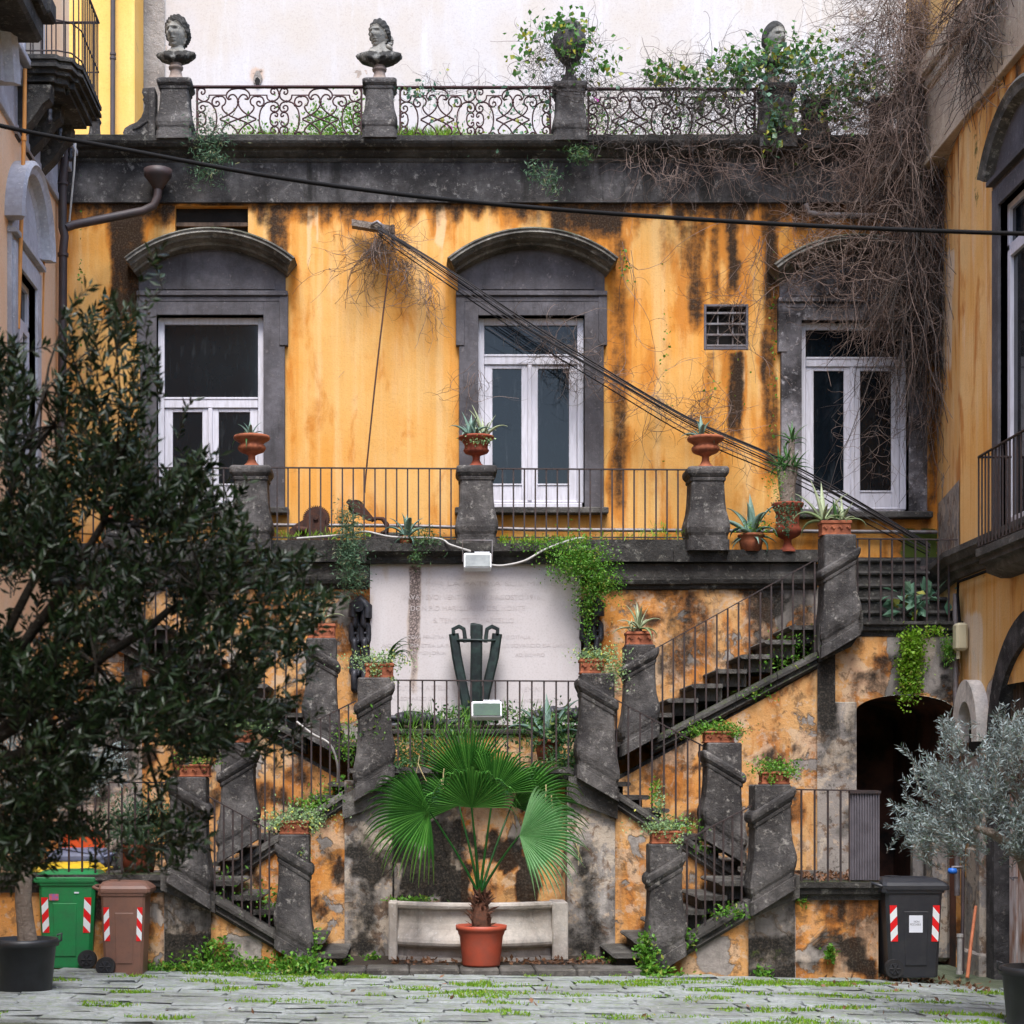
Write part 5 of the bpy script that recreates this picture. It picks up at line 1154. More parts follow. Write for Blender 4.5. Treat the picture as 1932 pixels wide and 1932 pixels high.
def scroll_rail(label, u0, u1, vt):
    k_ = (u1-u0)/311.
    o = thing('scroll_railing', label, 'railing', P(u0, vt, YT_)); za = Z(vt, YT_)
    MB().box(X(u0-6, YT_), X(u1+6, YT_), YT_-.03, YT_+.03, za-.030, za, .008).build('top_rail', M['iron_red'], o)
    for u in (u0+2, u1-2): MB().box(X(u, YT_)-.014, X(u, YT_)+.014, YT_-.014, YT_+.014, Z(276, YT_), za-.03).build('end_post', M['iron_red'], o)
    base = Vector(o.location)
    def put(meshes, uc, sx=1):
        for me in meshes:
            c_ = link('scroll', me, o); c_.location = (X(uc, YT_)-base.x, 0, (Z(151+MY*.1709, YT_)-base.z)+(za-Z(162, YT_))); c_.scale = (k_, 1, 1)
    def kn(uc, lst):
        for (a, b) in lst:
            for bb in (b, 864-b):
                c_ = link('knob', knob, o); c_.location = (X(uc, YT_)-base.x+a*SC*k_, 0, Z(151, YT_)-base.z-bb*SC+(za-Z(162, YT_)))
    w1 = u1-u0
    for t in (.25, .75):
        uc = u0+w1*(.252 if t < .5 else .748); put(kmesh, uc); kn(uc, [(0, 240), (215, 178), (-215, 178)])
        for (a, b) in ((125, 320), (-320, -125)):
            MB().box(X(uc, YT_)+a*SC*k_, X(uc, YT_)+b*SC*k_, YT_-.007, YT_+.007, Z(151, YT_)-172*SC+(za-Z(162, YT_)), Z(151, YT_)-162*SC+(za-Z(162, YT_))).build('cross_bar', M['iron_red'], o)
            MB().box(X(uc, YT_)+a*SC*k_, X(uc, YT_)+b*SC*k_, YT_-.007, YT_+.007, Z(151, YT_)-702*SC+(za-Z(162, YT_)), Z(151, YT_)-692*SC+(za-Z(162, YT_))).build('cross_bar', M['iron_red'], o)
    put(jr, u0+1); put(jl, u0+w1*.5); put(jr, u0+w1*.5); put(jl, u1-1); kn(u0+w1*.5, [(0, 150), (0, 302), (-78, 236), (78, 236), (-172, 278), (172, 278), (-55, 352), (55, 352), (-55, 92), (55, 92)])
scroll_rail('leftmost scrolled wrought iron railing between the male and female busts', 370, 684, 162)
scroll_rail('scrolled wrought iron railing between the female bust and the ivy covered urn', 753, 1040, 163)
scroll_rail('ivy grown scrolled railing right of the urn', 1108, 1426, 166)
# ================================================================ BUSTS
def bust(label, uc, vtop, vsoc, vbot, Y, yaw, hair, female=False, tilt=0., hw=None, mat=None, shoulder=(60, 20)):
    """head + draped shoulders carved in one block on a turned socle"""
    k_ = S(1, Y); o = thing('bust', label, 'bust', P(uc, vbot, Y))
    hh = 64*k_*.5*(1.0 if not female else .88)          # half head height
    hc = P(uc+ (3 if not female else 0), vtop, Y) - Vector((0, 0, hh))
    nt, nph = 72, 96; cw = .72
    R3 = Matrix.Rotation(yaw, 3, 'Z') @ Matrix.Rotation(tilt, 3, 'X')
    flags = []; V = []; g = lambda a, b, c_, d, sa, sb: math.exp(-((a-b)/sa)**2-((c_-d)/sb)**2)
    for i in range(nt+1):
        th = math.pi*i/nt
        for j in range(nph):
            ph = 2*math.pi*j/nph
            x_, y_, z_ = math.sin(th)*math.sin(ph), -math.sin(th)*math.cos(ph), math.cos(th)   # -y is the face
            wd = .60-.10*max(0, -z_)**1.5; dpth = .78
            px, py, pz = x_*wd, y_*dpth, z_
            if z_ < -.25 and y_ > 0: pz = -.25+(z_+.25)*.75; py *= .8
            if y_ < 0:
                px *= 1-.22*max(0, -z_-.05)
                f = 0
                f += .26*math.exp(-(px/.085)**2)*math.exp(-((pz+.18)/.12)**2)*1.0 + .15*math.exp(-(px/.07)**2)*math.exp(-((pz-.04)/.17)**2)   # nose
                f += .09*math.exp(-(px/.34)**2)*math.exp(-((pz-.20)/.06)**2)                                                                # brow
                f -= .17*(g(px, .22, pz, .07, .12, .085)+g(px, -.22, pz, .07, .12, .085)) ; f += .07*(g(px, .22, pz, .06, .07, .04)+g(px, -.22, pz, .06, .07, .04))
                f += .07*g(px, 0, pz, -.43, .18, .03)+.08*g(px, 0, pz, -.55, .15, .035) - .09*g(px, 0, pz, -.49, .18, .022) - .08*g(px, 0, pz, -.65, .14, .05)
                f += .08*g(px, 0, pz, -.78, .2, .12) + .04*(g(px, .36, pz, -.2, .14, .12)+g(px, -.36, pz, -.2, .14, .12)) - .05*(g(px, .16, pz, -.33, .05, .10)+g(px, -.16, pz, -.33, .05, .10))
                py -= f*max(0, -y_)**.4
            # ears
            if abs(y_-.05) < .22 and abs(z_+.02) < .22: px += math.copysign(.09*(1-abs(y_-.05)/.22)*(1-abs(z_+.02)/.22)*1.6, x_)
            # hair
            hl = (.50 if not female else .46) - 1.1*max(0, abs(px)-.26) - .9*max(0, y_+.45) if y_ < 0.05 else -.9
            back = y_ > .05
            fl_ = 0.
            if pz > hl or (back and pz > -.62):
                fl_ = .8
                bump = .10 + .06*(math.sin(px*17+pz*13)*math.sin(pz*21+py*9)+math.sin(px*9-py*23)*.6) if hair == 'curly' else .10 + .035*math.sin((math.atan2(px, pz+.4))*26+py*6)
                if hair == 'short': bump = .05+.02*math.sin(px*30+py*11)
                n_ = Vector((px, py, pz)).normalized(); px += n_.x*bump; py += n_.y*bump; pz += n_.z*bump
            flags.append(fl_)
            V.append(R3 @ Vector((px*hh, py*hh, pz*hh)) + hc)
    mb = MB(); Fq = [(i*nph+j, i*nph+(j+1) % nph, (i+1)*nph+(j+1) % nph, (i+1)*nph+j) for i in range(nt) for j in range(nph)]
    mb.add(V, Fq, True)
    # neck and draped shoulders: stacked elliptical rings from socle up
    zs0 = Z(vsoc, Y); zc = hc.z - hh*.62; sw = S(shoulder[0], Y)*.5 if hw is None else hw; cxn = X(uc, Y)
    H = zc - zs0; rg = []
    lv = [(0, .26, .24), (.04, .34, .30), (.10, .54, .42), (.20, .78, .52), (.32, .93, .56), (.44, 1.0, .54), (.54, .98, .50), (.60, .86, .45), (.66, .64, .40), (.72, .44, .35), (.80, .345, .32), (.9, .31, .30), (1.08, .30, .29), (1.25, .26, .26)]
    for (t, a, b) in lv:
        ring = []
        for j in range(64):
            ph = 2*math.pi*j/64; fold = 1.0
            if .06 < t < .7: fold += .045*math.sin(ph*7+t*9)+.035*math.sin(ph*13-t*10)
            zz = zs0+H*t
            if .1 < t < .7: zz += (.05*sw if t > .3 else 0)*abs(math.sin(ph))*0 - .20*sw*(1-abs(math.cos(ph)))*(1 if t > .4 else .3)*(1 if math.sin(ph) < 0 else 0)
            ring.append((cxn+math.cos(ph)*a*sw*fold + (hc.x-cxn)*min(1, t), Y+math.sin(ph)*b*sw*fold*.95, zz))
        rg.append(ring)
    mb.rings(rg, smooth=True)
    if female:   # plait falling on one shoulder and loose locks
        pts = []
        for i in range(22):
            t = i/21; a = t*16; pts.append(hc+Vector((hh*.62+.02*math.cos(a)+t*.03, -.02-.05*t+.02*math.sin(a), -hh*.55-t*.23)))
        mb.tube(pts, [.03-.008*i/21 for i in range(22)], 8)
        mb.tube([hc+Vector((-hh*.5, .0, -hh*.9)), hc+Vector((-hh*.75, -.04, -hh*1.3)), hc+Vector((-hh*1.0, -.06, -hh*1.6))], [.03, .03, .015], 8)
        mb.tube([hc+Vector((-.2*hh+math.cos(a)*.42*hh+.5*hh, .62*hh+.0*a, -.15*hh+math.sin(a)*.4*hh)) for a in np.linspace(0, 6.28, 12)], .05, 8)
    ho = mb.build('head_and_shoulders', mat or M['bust'], o, fix=False); nv = len(ho.data.vertices); cc = np.zeros((nv, 4)); cc[:, 3] = 1
    cc[:len(flags), 0] = flags; nh = len(flags); zz = np.array([p[2] for p in mb.v[nh:]]); cc[nh:, 0] = np.where(zz < zs0+H*.66, .62, .0); cc[:, 0] = np.where(cc[:, 0] > 0, cc[:, 0], -.4)
    at = ho.data.color_attributes.new('mask', 'FLOAT_COLOR', 'POINT'); at.data.foreach_set('color', cc.astype(np.float32).ravel())
    hs_ = Z(vsoc, Y)-Z(vbot, Y)
    MB().lathe([(.10, hs_+.02), (.10, hs_-.02), (.085, hs_-.05), (.06, hs_-.06)], P(uc, vbot, Y), 20).build('collar', M['chain'], o) if False else None
    pr = [(.58, 0), (.58, .16), (.54, .2), (.44, .26), (.36, .42), (.32, .6), (.32, .70), (.40, .74), (.42, .86), (.34, .88), (.28, .93), (.34, 1.02)]
    MB().lathe([(r*.235*S(141, Y)/1.0, z_*hs_) for r, z_ in pr], P(uc, vbot, Y), 24).build('socle', M['socle'], o)
    return o
bust('weathered male bust with curly hair and a draped cloak on the leftmost roof pedestal', 332, 33, 122, 158, YT_, .42*-1, 'curly', shoulder=(74, 0))
bust('female bust with parted hair and a plait over her shoulder looking left', 716, 39, 126, 158, YT_, -.55, 'wavy', female=True, shoulder=(86, 0))
bust('pale short haired male bust turned right, rising out of the ivy', 1457, 43, 128, 166, YT_, .45, 'short', shoulder=(64, 0), mat=M['bust'])
def urn(name, label, p, w_, h_, mat, prof, ribs=0, ribr=(0, 0), parent=None):
    o = parent or thing(name, label, 'urn', p)
    MB().lathe([(r*w_/2, z_*h_) for r, z_ in prof], p, 36, ribs=ribs, ribamp=.03, ribr=(ribr[0]*h_, ribr[1]*h_)).build('bowl', mat, o)
    return o
UR = [(.56, 0), (.56, .05), (.5, .07), (.42, .12), (.26, .22), (.20, .30), (.20, .42), (.32, .44), (.34, .48), (.60, .54), (.72, .62), (.70, .70), (.60, .74), (.72, .80), (.92, .90), (1.0, .93), (.98, .99), (.90, 1.0), (.82, .95), (.7, .93)]
u3 = thing('stone_urn', 'stone urn on the roof parapet smothered in ivy and dry stems', 'urn', q3)
MB().lathe([(r*.23, z_*.85) for r, z_ in [(.5, 0), (.5, .1), (.25, .2), (.2, .32), (.35, .36), (.8, .5), (1.0, .66), (.95, .8), (.7, .86), (.75, .95), (.6, 1.0), (.2, 1.05)]], q3, 24).build('bowl', M['stone_ped'], u3)
# ================================================================ SUCCULENTS AND POTS
def leafproto(name, mat, L, W, bend, T=.012, n=10, curl=0.):
    rg = []; p = Vector((0, 0, 0)); a = 0
    for i in range(n+1):
        t = i/n; w_ = W*.5*(.75+.5*math.sin(math.pi*min(1, t*1.1)))*(1-t**2.6)+.0008
        a = bend*t*t + curl*t
        c_, s_ = math.cos(a), math.sin(a)
        up = Vector((0, -s_, c_)) if False else Vector((0, math.sin(a), math.cos(a)))
        nr = Vector((0, math.cos(a), -math.sin(a)))
        rg.append([tuple(p+Vector((-w_, 0, 0))+nr*(w_*-.35)), tuple(p+nr*(T*.25*(1-t))), tuple(p+Vector((w_, 0, 0))+nr*(w_*-.35)), tuple(p+nr*(T*(1.2-t)))])
        p = p+up*(L/n)
    mb = MB().rings(rg, smooth=True); o = mb.build(name, mat, None); me = o.data; bpy.data.objects.remove(o)
    at = me.color_attributes.new('mask', 'FLOAT_COLOR', 'POINT'); r0 = random.random()
    at.data.foreach_set('color', np.repeat(np.array([[r0, .3, 0, 1]]), len(me.vertices), 0).astype(np.float32).ravel())
    return me
LP = {'agave': [leafproto('leaf', M['agave'], 1, .17, b, .05) for b in (.3, .8, 1.4, 2.2)], 'aloe': [leafproto('leaf', M['aloe'], 1, .10, b, .05) for b in (.2, .6, 1.2, 1.9)],
      'yucca': [leafproto('leaf', M['yucca'], 1, .10, b, .03) for b in (.2, .6, 1.1, 1.8)], 'strap': [leafproto('leaf', M['darkplant'], 1, .07, b, .02) for b in (.5, 1.2, 2.0, 2.8)]}
def rosette(par, c_, n, L, kind='agave', tilt=(10, 75), face=None):
    """leaves as parts of par; c_ world position"""
    for i in range(n):
        t = (i+.5)/n; az = i*2.399+random.uniform(-.3, .3); tl = math.radians(tilt[0]+(tilt[1]-tilt[0])*t+random.uniform(-8, 8))
        me = LP[kind][min(3, int(t*3.2+random.random()*.8))]
        o = link('leaf', me, par); l = L*random.uniform(.72, 1.1)
        o.rotation_mode = 'XYZ'
        R_ = Matrix.Rotation(az, 4, 'Z') @ Matrix.Rotation(-tl, 4, 'X')
        o.rotation_euler = R_.to_euler(); o.scale = (l, l, l)
        o.location = Vector(c_)-parent_off(par)
def pot_round(par, p, dtop, h_, mat, taper=.72, name='pot'):
    r = dtop/2
    MB().lathe([(0, 0), (r*taper, 0), (r*(taper+.16), h_*.55), (r*.93, h_*.84), (r, h_*.86), (r*1.02, h_*.97), (r*.98, h_), (r*.88, h_), (r*.85, h_*.9), (0, h_*.9)], p, 28).build(name, mat, par)
def pot_box(par, uL, uR, vt, vb, Y, mat, depth=.22):
    x0, x1, z0, z1 = X(uL, Y), X(uR, Y), Z(vb, Y), Z(vt, Y); h_ = z1-z0; yc = Y
    mb = MB(); mb.box(x0+.012, x1-.012, yc-depth/2+.012, yc+depth/2, z0, z1-h_*.2, .006).box(x0, x1, yc-depth/2, yc+depth/2+.01, z1-h_*.22, z1, .008).box(x0+.004, x1-.004, yc-depth/2+.004, yc+depth/2+.004, z0, z0+h_*.14, .005)
    bx = mb.build('planter', mat, par)
    n = max(2, int((x1-x0)/.09))
    for i in range(n):
        xx = x0+(x1-x0)*(i+.5)/n; mb = MB(); mb.tube([(xx-.025, yc-depth/2+.006, z0+h_*.5), (xx-.01, yc-depth/2-.002, z0+h_*.62), (xx+.01, yc-depth/2-.002, z0+h_*.4), (xx+.026, yc-depth/2+.006, z0+h_*.52)], .007, 5).build('garland', mat, bx)
    MB().box(x0+.02, x1-.02, yc-depth/2+.02, yc+depth/2-.01, z1-.01, z1+.012).build('soil', M['soil'], bx)
def greens(par, clumps, mat, L=.035, W=.02, name='foliage', up=.4, spread=1.):
    pts = np.concatenate([blob(n, u, v, Y, ru, rv, ry) for (n, u, v, Y, ru, rv, ry) in clumps])
    o = leaf_mesh(name, pts, L, W, mat, par, up=up, spread=spread); o['kind'] = 'stuff'; return o
# urns on the terrace pedestals
for (p, lab, mt, kind) in ((T1, 'terracotta urn with a small agave on the left terrace pedestal', 'terra', 0), (T2, 'dark terracotta urn crowded with agaves on the middle terrace pedestal', 'terra_red', 1), (T3, 'terracotta urn with one small agave on the right terrace pedestal', 'terra', 2)):
    o = thing('potted_agave', lab, 'potted plant', p)
    if kind == 1: pr = [(.56, 0), (.56, .04), (.46, .08), (.30, .14), (.20, .26), (.22, .40), (.34, .42), (.62, .48), (.70, .56), (.62, .64), (.66, .74), (.80, .86), (1.0, .94), (.98, 1.0), (.88, 1.0), (.84, .92)]
    else: pr = [(.56, 0), (.56, .06), (.46, .09), (.30, .16), (.20, .28), (.20, .40), (.30, .42), (.34, .44), (.62, .50), (.74, .57), (.76, .63), (.70, .70), (.62, .73), (.72, .79), (.98, .88), (1.02, .93), (.98, .98), (.8, 1.0), (.7, .95)]
    hgt = S(60 if kind == 1 else 62, YD); wd = S(68, YD)
    MB().lathe([(r*wd/2, z_*hgt) for r, z_ in pr], p, 48, ribs=16, ribamp=.035, ribr=(.47*hgt, .72*hgt)).build('urn', M[mt], o)
    MB().lathe([(0, hgt*.93), (wd*.4, hgt*.93), (wd*.4, hgt*.96), (0, hgt*.97)], p, 16).build('soil', M['soil'], o)
    c_ = p+Vector((0, 0, hgt*.93))
    if kind == 0: rosette(o, c_+Vector((-.02, 0, 0)), 9, .26, 'agave', (5, 80)); rosette(o, c_+Vector((-.06, -.04, 0)), 5, .34, 'strap', (50, 100))
    elif kind == 1:
        rosette(o, c_+Vector((-.08, 0, 0)), 11, .34, 'agave', (5, 75)); rosette(o, c_+Vector((.10, .02, .02)), 9, .42, 'aloe', (5, 60)); rosette(o, c_+Vector((0, -.05, 0)), 8, .28, 'agave', (30, 90))
        greens(o, [(90, 905, 832, YD-.2, 26, 9, .12)], M['sedum'], .035, .03)
    else: rosette(o, c_+Vector((-.06, -.02, .01)), 8, .30, 'agave', (5, 85))
# box planters
def planter(label, p, uL, uR, vt, Y, mat, f):
    vb = VH-(p.z-EYE)*F/Y
    o = thing('planter_box', label, 'planter', (X((uL+uR)/2, Y), Y, p.z)); pot_box(o, uL, uR, vt, vb, Y, mat); f(o, (uL+uR)/2, vt, Y); return o
def succ(mat='sedum', n=700, ru=46, rv=16, du=0, dv=-8, extra=None):
    def f(o, u, v, Y):
        cl = [(n, u+du, v+dv, Y-.04, ru, rv, .16)]
        if extra: cl += [(k_, u+a, v+b, Y-.1, c_, d, .12) for (k_, a, b, c_, d) in extra]
        greens(o, cl, M[mat], .035, .022)
    return f
planter('terracotta box with trailing greenery on the lowest right pedestal', pA, 1226, 1284, 1567, YA-.02, M['terra'], succ('sedum', 650, 44, 20, -4, -6, [(120, -10, -50, 10, 30), (120, 22, 20, 10, 12)]))
planter('terracotta box spilling pale sedum on the lowest left pedestal', pA2, 527, 584, 1548, YA-.02, M['terra'], succ('sedum', 700, 60, 22, 10, -6, [(150, -34, 8, 16, 14), (100, 40, 10, 12, 14), (90, 14, 60, 20, 20)]))
planter('terracotta box of bright succulents with yellow flowers on the right landing pedestal', pB, 1433, 1488, 1456, YA-.02, M['terra'], succ('weed', 650, 46, 18, 0, -6, [(120, 30, 2, 16, 12), (80, -6, 16, 10, 14)]))
planter('terracotta box behind the dark tree on the left landing pedestal', pB2, 340, 398, 1442, YA-.02, M['terra'], succ('weed', 300, 44, 16))
planter('terracotta box of low greenery on the pedestal behind the right bottom flight', pC, 1326, 1384, 1380, YB-.02, M['terra'], succ('weed', 650, 50, 14, 2, -6, [(120, 30, 6, 14, 10), (90, -40, -2, 14, 8)]))
planter('terracotta box of yellow green succulents left of centre beside the tree', pC2, 424, 484, 1378, YB-.02, M['terra'], succ('sedum', 600, 52, 16, 0, -6, [(100, 34, -4, 14, 8)]))
planter('terracotta box with sedum hanging over its right side, right of the tablet', pD, 1092, 1140, 1244, YB-.02, M['terra'], succ('sedum', 450, 40, 16, 4, -6, [(520, 36, 14, 34, 40), (160, 32, 40, 22, 24)]))
def fD2(o, u, v, Y):
    greens(o, [(700, u-4, v-6, Y-.04, 60, 20, .16), (120, u-8, v+16, Y-.12, 10, 16, .05), (60, u+22, v+34, Y-.12, 10, 8, .05)], M['sedum'], .035, .022)
    for i in range(14):
        me = LP['strap'][random.choice((1, 2, 3))]; l_ = link('leaf', me, o); l = random.uniform(.3, .5)
        l_.rotation_euler = (Matrix.Rotation(random.uniform(-2.6, -.6), 4, 'Z') @ Matrix.Rotation(-random.uniform(.2, .8), 4, 'X')).to_euler(); l_.scale = (l*.5, l, l); l_.location = P(u+14, v, Y)-parent_off(o)
planter('terracotta box with sedum and long grassy leaves left of the tablet', pD2, 688, 744, 1252, YB-.02, M['terra'], fD2)
def fE(k_, n=13, L=.36):
    def f(o, u, v, Y):
        c_ = P(u, v, Y); MB().tube([c_, c_+Vector((0, 0, .07))], [.05, .035], 8).build('stem', M['fiber'], o)
        rosette(o, c_+Vector((0, -.02, .05)), n, L, k_, (5, 95)); rosette(o, c_+Vector((-.08, 0, 0)), 6, L*.6, k_, (10, 70))
    return f
planter('terracotta box with a spiky aloe right of the tablet', pE, 1179, 1231, 1193, YC-.02, M['terra'], fE('aloe'))
planter('terracotta box with a drooping pale aloe left of the tablet beside the tree', pE2, 580, 634, 1178, YC-.02, M['terra'], fE('aloe', 10, .34))
def fF(o, u, v, Y):
    rosette(o, P(u-22, v-2, Y), 9, .50, 'aloe', (5, 90)); rosette(o, P(u+14, v, Y), 9, .34, 'aloe', (10, 85)); rosette(o, P(u+2, v, Y), 6, .3, 'yucca', (5, 60))
planter('terracotta box with large aloes above the upper right flight', pF, 1546, 1604, 984, YC-.02, M['terra'], fF)
planter('terracotta box with a pale aloe above the upper left flight inside the tree', pF2, 206, 262, 958, YC-.02, M['terra'], fF)
# loose pots
ap = thing('potted_agave', 'big blue agave in a round terracotta pot right of the right terrace pedestal', 'potted plant', P(1417, 1041, 22.5))
pot_round(ap, P(1417, 1041, 22.5), S(50, 22.5), S(33, 22.5), M['terra']); rosette(ap, P(1417, 1012, 22.5), 9, .55, 'agave', (3, 60)); rosette(ap, P(1417, 1010, 22.5), 9, .42, 'agave', (70, 118)); greens(ap, [(220, 1430, 998, 22.4, 40, 18, .15)], M['weed'])
ap = thing('potted_agave', 'small agave in a terracotta pot on the ledge left of the floodlight', 'potted plant', P(765, 1033, 22.42))
pot_round(ap, P(766, 1034, 22.42), S(26, 22.4), S(22, 22.4), M['terra']); rosette(ap, P(767, 1014, 22.42), 9, .42, 'agave', (3, 65)); rosette(ap, P(767, 1014, 22.42), 5, .28, 'agave', (60, 100))
cu = thing('potted_aloe_tree', 'tall terracotta urn with thick-stemmed aloes and hanging succulents below the right window', 'potted plant', P(1486, 1041, 22.5))
cp = P(1486, 1042, 22.5); hU = S(92, 22.5); wU = S(54, 22.5)
MB().lathe([(r*wU/2, z_*hU) for r, z_ in [(.62, 0), (.62, .04), (.5, .07), (.34, .12), (.26, .2), (.28, .26), (.42, .28), (.78, .34), (.94, .42), (.92, .48), (.82, .52), (.78, .62), (.82, .80), (1.0, .9), (1.12, .97), (1.1, 1.0), (.95, 1.0), (.8, .95)]], cp, 40, ribs=18, ribamp=.03, ribr=(.3*hU, .5*hU)).build('urn', M['terra_red'], cu)
for (u1_, v1_, u2_, v2_) in ((1480, 950, 1470, 880), (1486, 950, 1484, 870), (1492, 950, 1500, 882), (1484, 950, 1478, 890), (1494, 950, 1492, 880), (1490, 950, 1494, 830)):
    MB().tube([P(u1_, v1_, 22.5), P((u1_+u2_)/2+random.uniform(-4, 4), (v1_+v2_)/2, 22.48), P(u2_, v2_, 22.5)], [.05, .045, .04], 8).build('stem', M['bark'], cu)
    rosette(cu, P(u2_, v2_, 22.48), 9, .30, 'yucca', (5, 95))
rosette(cu, P(1494, 838, 22.48), 8, .24, 'yucca', (5, 70))
greens(cu, [(240, 1488, 962, 22.3, 30, 22, .1), (90, 1482, 985, 22.25, 18, 14, .06), (30, 1484, 1004, 22.25, 7, 7, .04)], M['fern'], .035, .03)
greens(cu, [(200, 1464, 905, 22.4, 22, 34, .1)], M['weed'], .04, .015)
lp_ = thing('potted_agave', 'large agave in a wide terracotta pot on the central landing', 'potted plant', P(1033, 1437, 21.2))
pot_round(lp_, P(1033, 1436, 21.2), S(50, 21.2), S(40, 21.2), M['terra']); rosette(lp_, P(1033, 1396, 21.2), 8, .62, 'agave', (3, 70)); greens(lp_, [(420, 1050, 1385, 21.1, 60, 34, .25)], M['darkplant'], .07, .05)
gp = thing('potted_shrub', 'dense green shrub in a terracotta pot on the left first landing behind the tree', 'potted plant', P(255, 1648, 19.5))
pot_round(gp, P(262, 1650, 19.5), .40, .34, M['terra_red'], .8); greens(gp, [(2600, 270, 1560, 19.5, 74, 56, .35)], M['fern'], .07, .02, up=.8)
# ================================================================ MEMORIAL SCULPTURE, CHAINS, LAMPS, OLD IRON
sc_ = thing('anchor_sculpture', 'dark green bronze of three hooked bars joined by a ring in front of the tablet', 'sculpture', P(900, 1372, 22.2))
def bar(pts, wx, wy, name='bar'):
    rg = []
    for i, (u, v, y) in enumerate(pts):
        a = P(*pts[max(0, i-1)]); b = P(*pts[min(len(pts)-1, i+1)]); t = (b-a).normalized(); s_ = Vector((t.z, 0, -t.x)); s_ = s_.normalized() if s_.length > .05 else Vector((1, 0, 0)); n_ = t.cross(s_).normalized(); p = P(u, v, y)
        h, k_ = wx/2, wy/2; b_ = .35
        rg.append([tuple(p+s_*x_*h+n_*y_*k_) for x_, y_ in ((-1, -1+b_), (-1+b_, -1), (1-b_, -1), (1, -1+b_), (1, 1-b_), (1-b_, 1), (-1+b_, 1), (-1, 1-b_))])
    return MB().rings(rg, smooth=False).build(name, M['bronze'], sc_)
YS = 22.25
bar([(886, 1372, YS), (878, 1320, YS), (862, 1240, YS), (856, 1196, YS)], .125, .10)
bar([(856, 1200, YS), (855, 1187, YS), (866, 1182, YS), (875, 1187, YS), (877, 1200, YS), (878, 1212, YS)], .05, .10, 'hook')
bar([(906, 1372, YS), (913, 1320, YS), (932, 1240, YS), (938, 1196, YS)], .125, .10)
bar([(938, 1200, YS), (939, 1187, YS), (928, 1182, YS), (919, 1187, YS), (917, 1200, YS), (916, 1212, YS)], .05, .10, 'hook')
bar([(898, 1375, YS-.02), (898, 1300, YS-.05), (899, 1225, YS-.08), (899, 1180, YS-.08)], .15, .05)
bar([(899, 1200, YS-.08), (899, 1182, YS-.06), (899, 1180, YS+.05)], .16, .05, 'hook')
MB().tube([(X(898, YS)+.235*math.cos(a), YS-.05+.06*math.sin(a), Z(1209, YS)+.004*math.sin(2*a)) for a in np.linspace(0, 2*math.pi, 33)], .016, 6, cap=False).build('ring', M['bronze'], sc_)
def linkmesh(L, W, r):
    pts = []
    for i in range(24):
        a = 2*math.pi*i/24; s_ = L/2-W/2
        pts.append(((W/2-r)*math.cos(a), 0, (W/2-r)*math.sin(a)+math.copysign(s_, math.sin(a)) if abs(math.sin(a)) > 1e-6 else 0))
    pts.append(pts[0]); o = MB().tube(pts, r, 8, cap=False).tube([(-W/2+r, 0, 0), (W/2-r, 0, 0)], r*.6, 6).build('chain_link', M['chain'], None); me = o.data; bpy.data.objects.remove(o); return me
LKM = linkmesh(.32, .175, .040)
def chain(label, cols, v0, v1, Y, top=None):
    o = thing('anchor_chain', label, 'chain', P(cols[0], v0, Y))
    for u in cols:
        n = int((v1-v0)/30); 
        for i in range(n):
            l_ = link('chain_link', LKM, o); l_.location = P(u+random.uniform(-1.5, 1.5), v0+15+i*30, Y-.05)-parent_off(o); l_.rotation_euler = (random.uniform(-.1, .1), random.uniform(-.1, .1), (0.25 if i % 2 else 1.3)+random.uniform(-.1, .1))
    if top:
        MB().tube([P(cols[0]-4, v0+14, Y-.08), P(cols[0]-3, v0-8, Y-.08), P((cols[0]+cols[-1])/2, v0-18, Y-.08), P(cols[-1]+5, v0-4, Y-.08), P(cols[-1]+4, v0+16, Y-.08)], .07, 10).tube([P((cols[0]+cols[-1])/2-3, v0-5, Y), P((cols[0]+cols[-1])/2-3, v0-5, Y-.2)], .065, 14).build('shackle', M['chain'], o)
chain('heavy black anchor chain hanging at the left edge of the tablet', (671, 688), 1150, 1312, YD-.02, True)
chain('heavy black anchor chain hanging at the right edge of the tablet', (1107, 1126), 1146, 1270, YD-.02, True)
dc = thing('anchor_chain', 'black anchor chain lying along the foot of the tablet', 'chain', P(745, 1365, 22.1))
for i in range(11):
    for (ua, ub) in ((742, 850), (1000, 1088)):
        t = i/10; l_ = link('chain_link', LKM, dc); vv = 1362-8*math.sin(t*5)-(22*(t if ua > 900 else 0)); l_.location = P(ua+(ub-ua)*t, vv, 22.05)-parent_off(dc); l_.rotation_euler = (random.uniform(-.4, .4)+(1.2 if i % 2 else 0), 1.5+random.uniform(-.3, .3), random.uniform(-.3, .3))
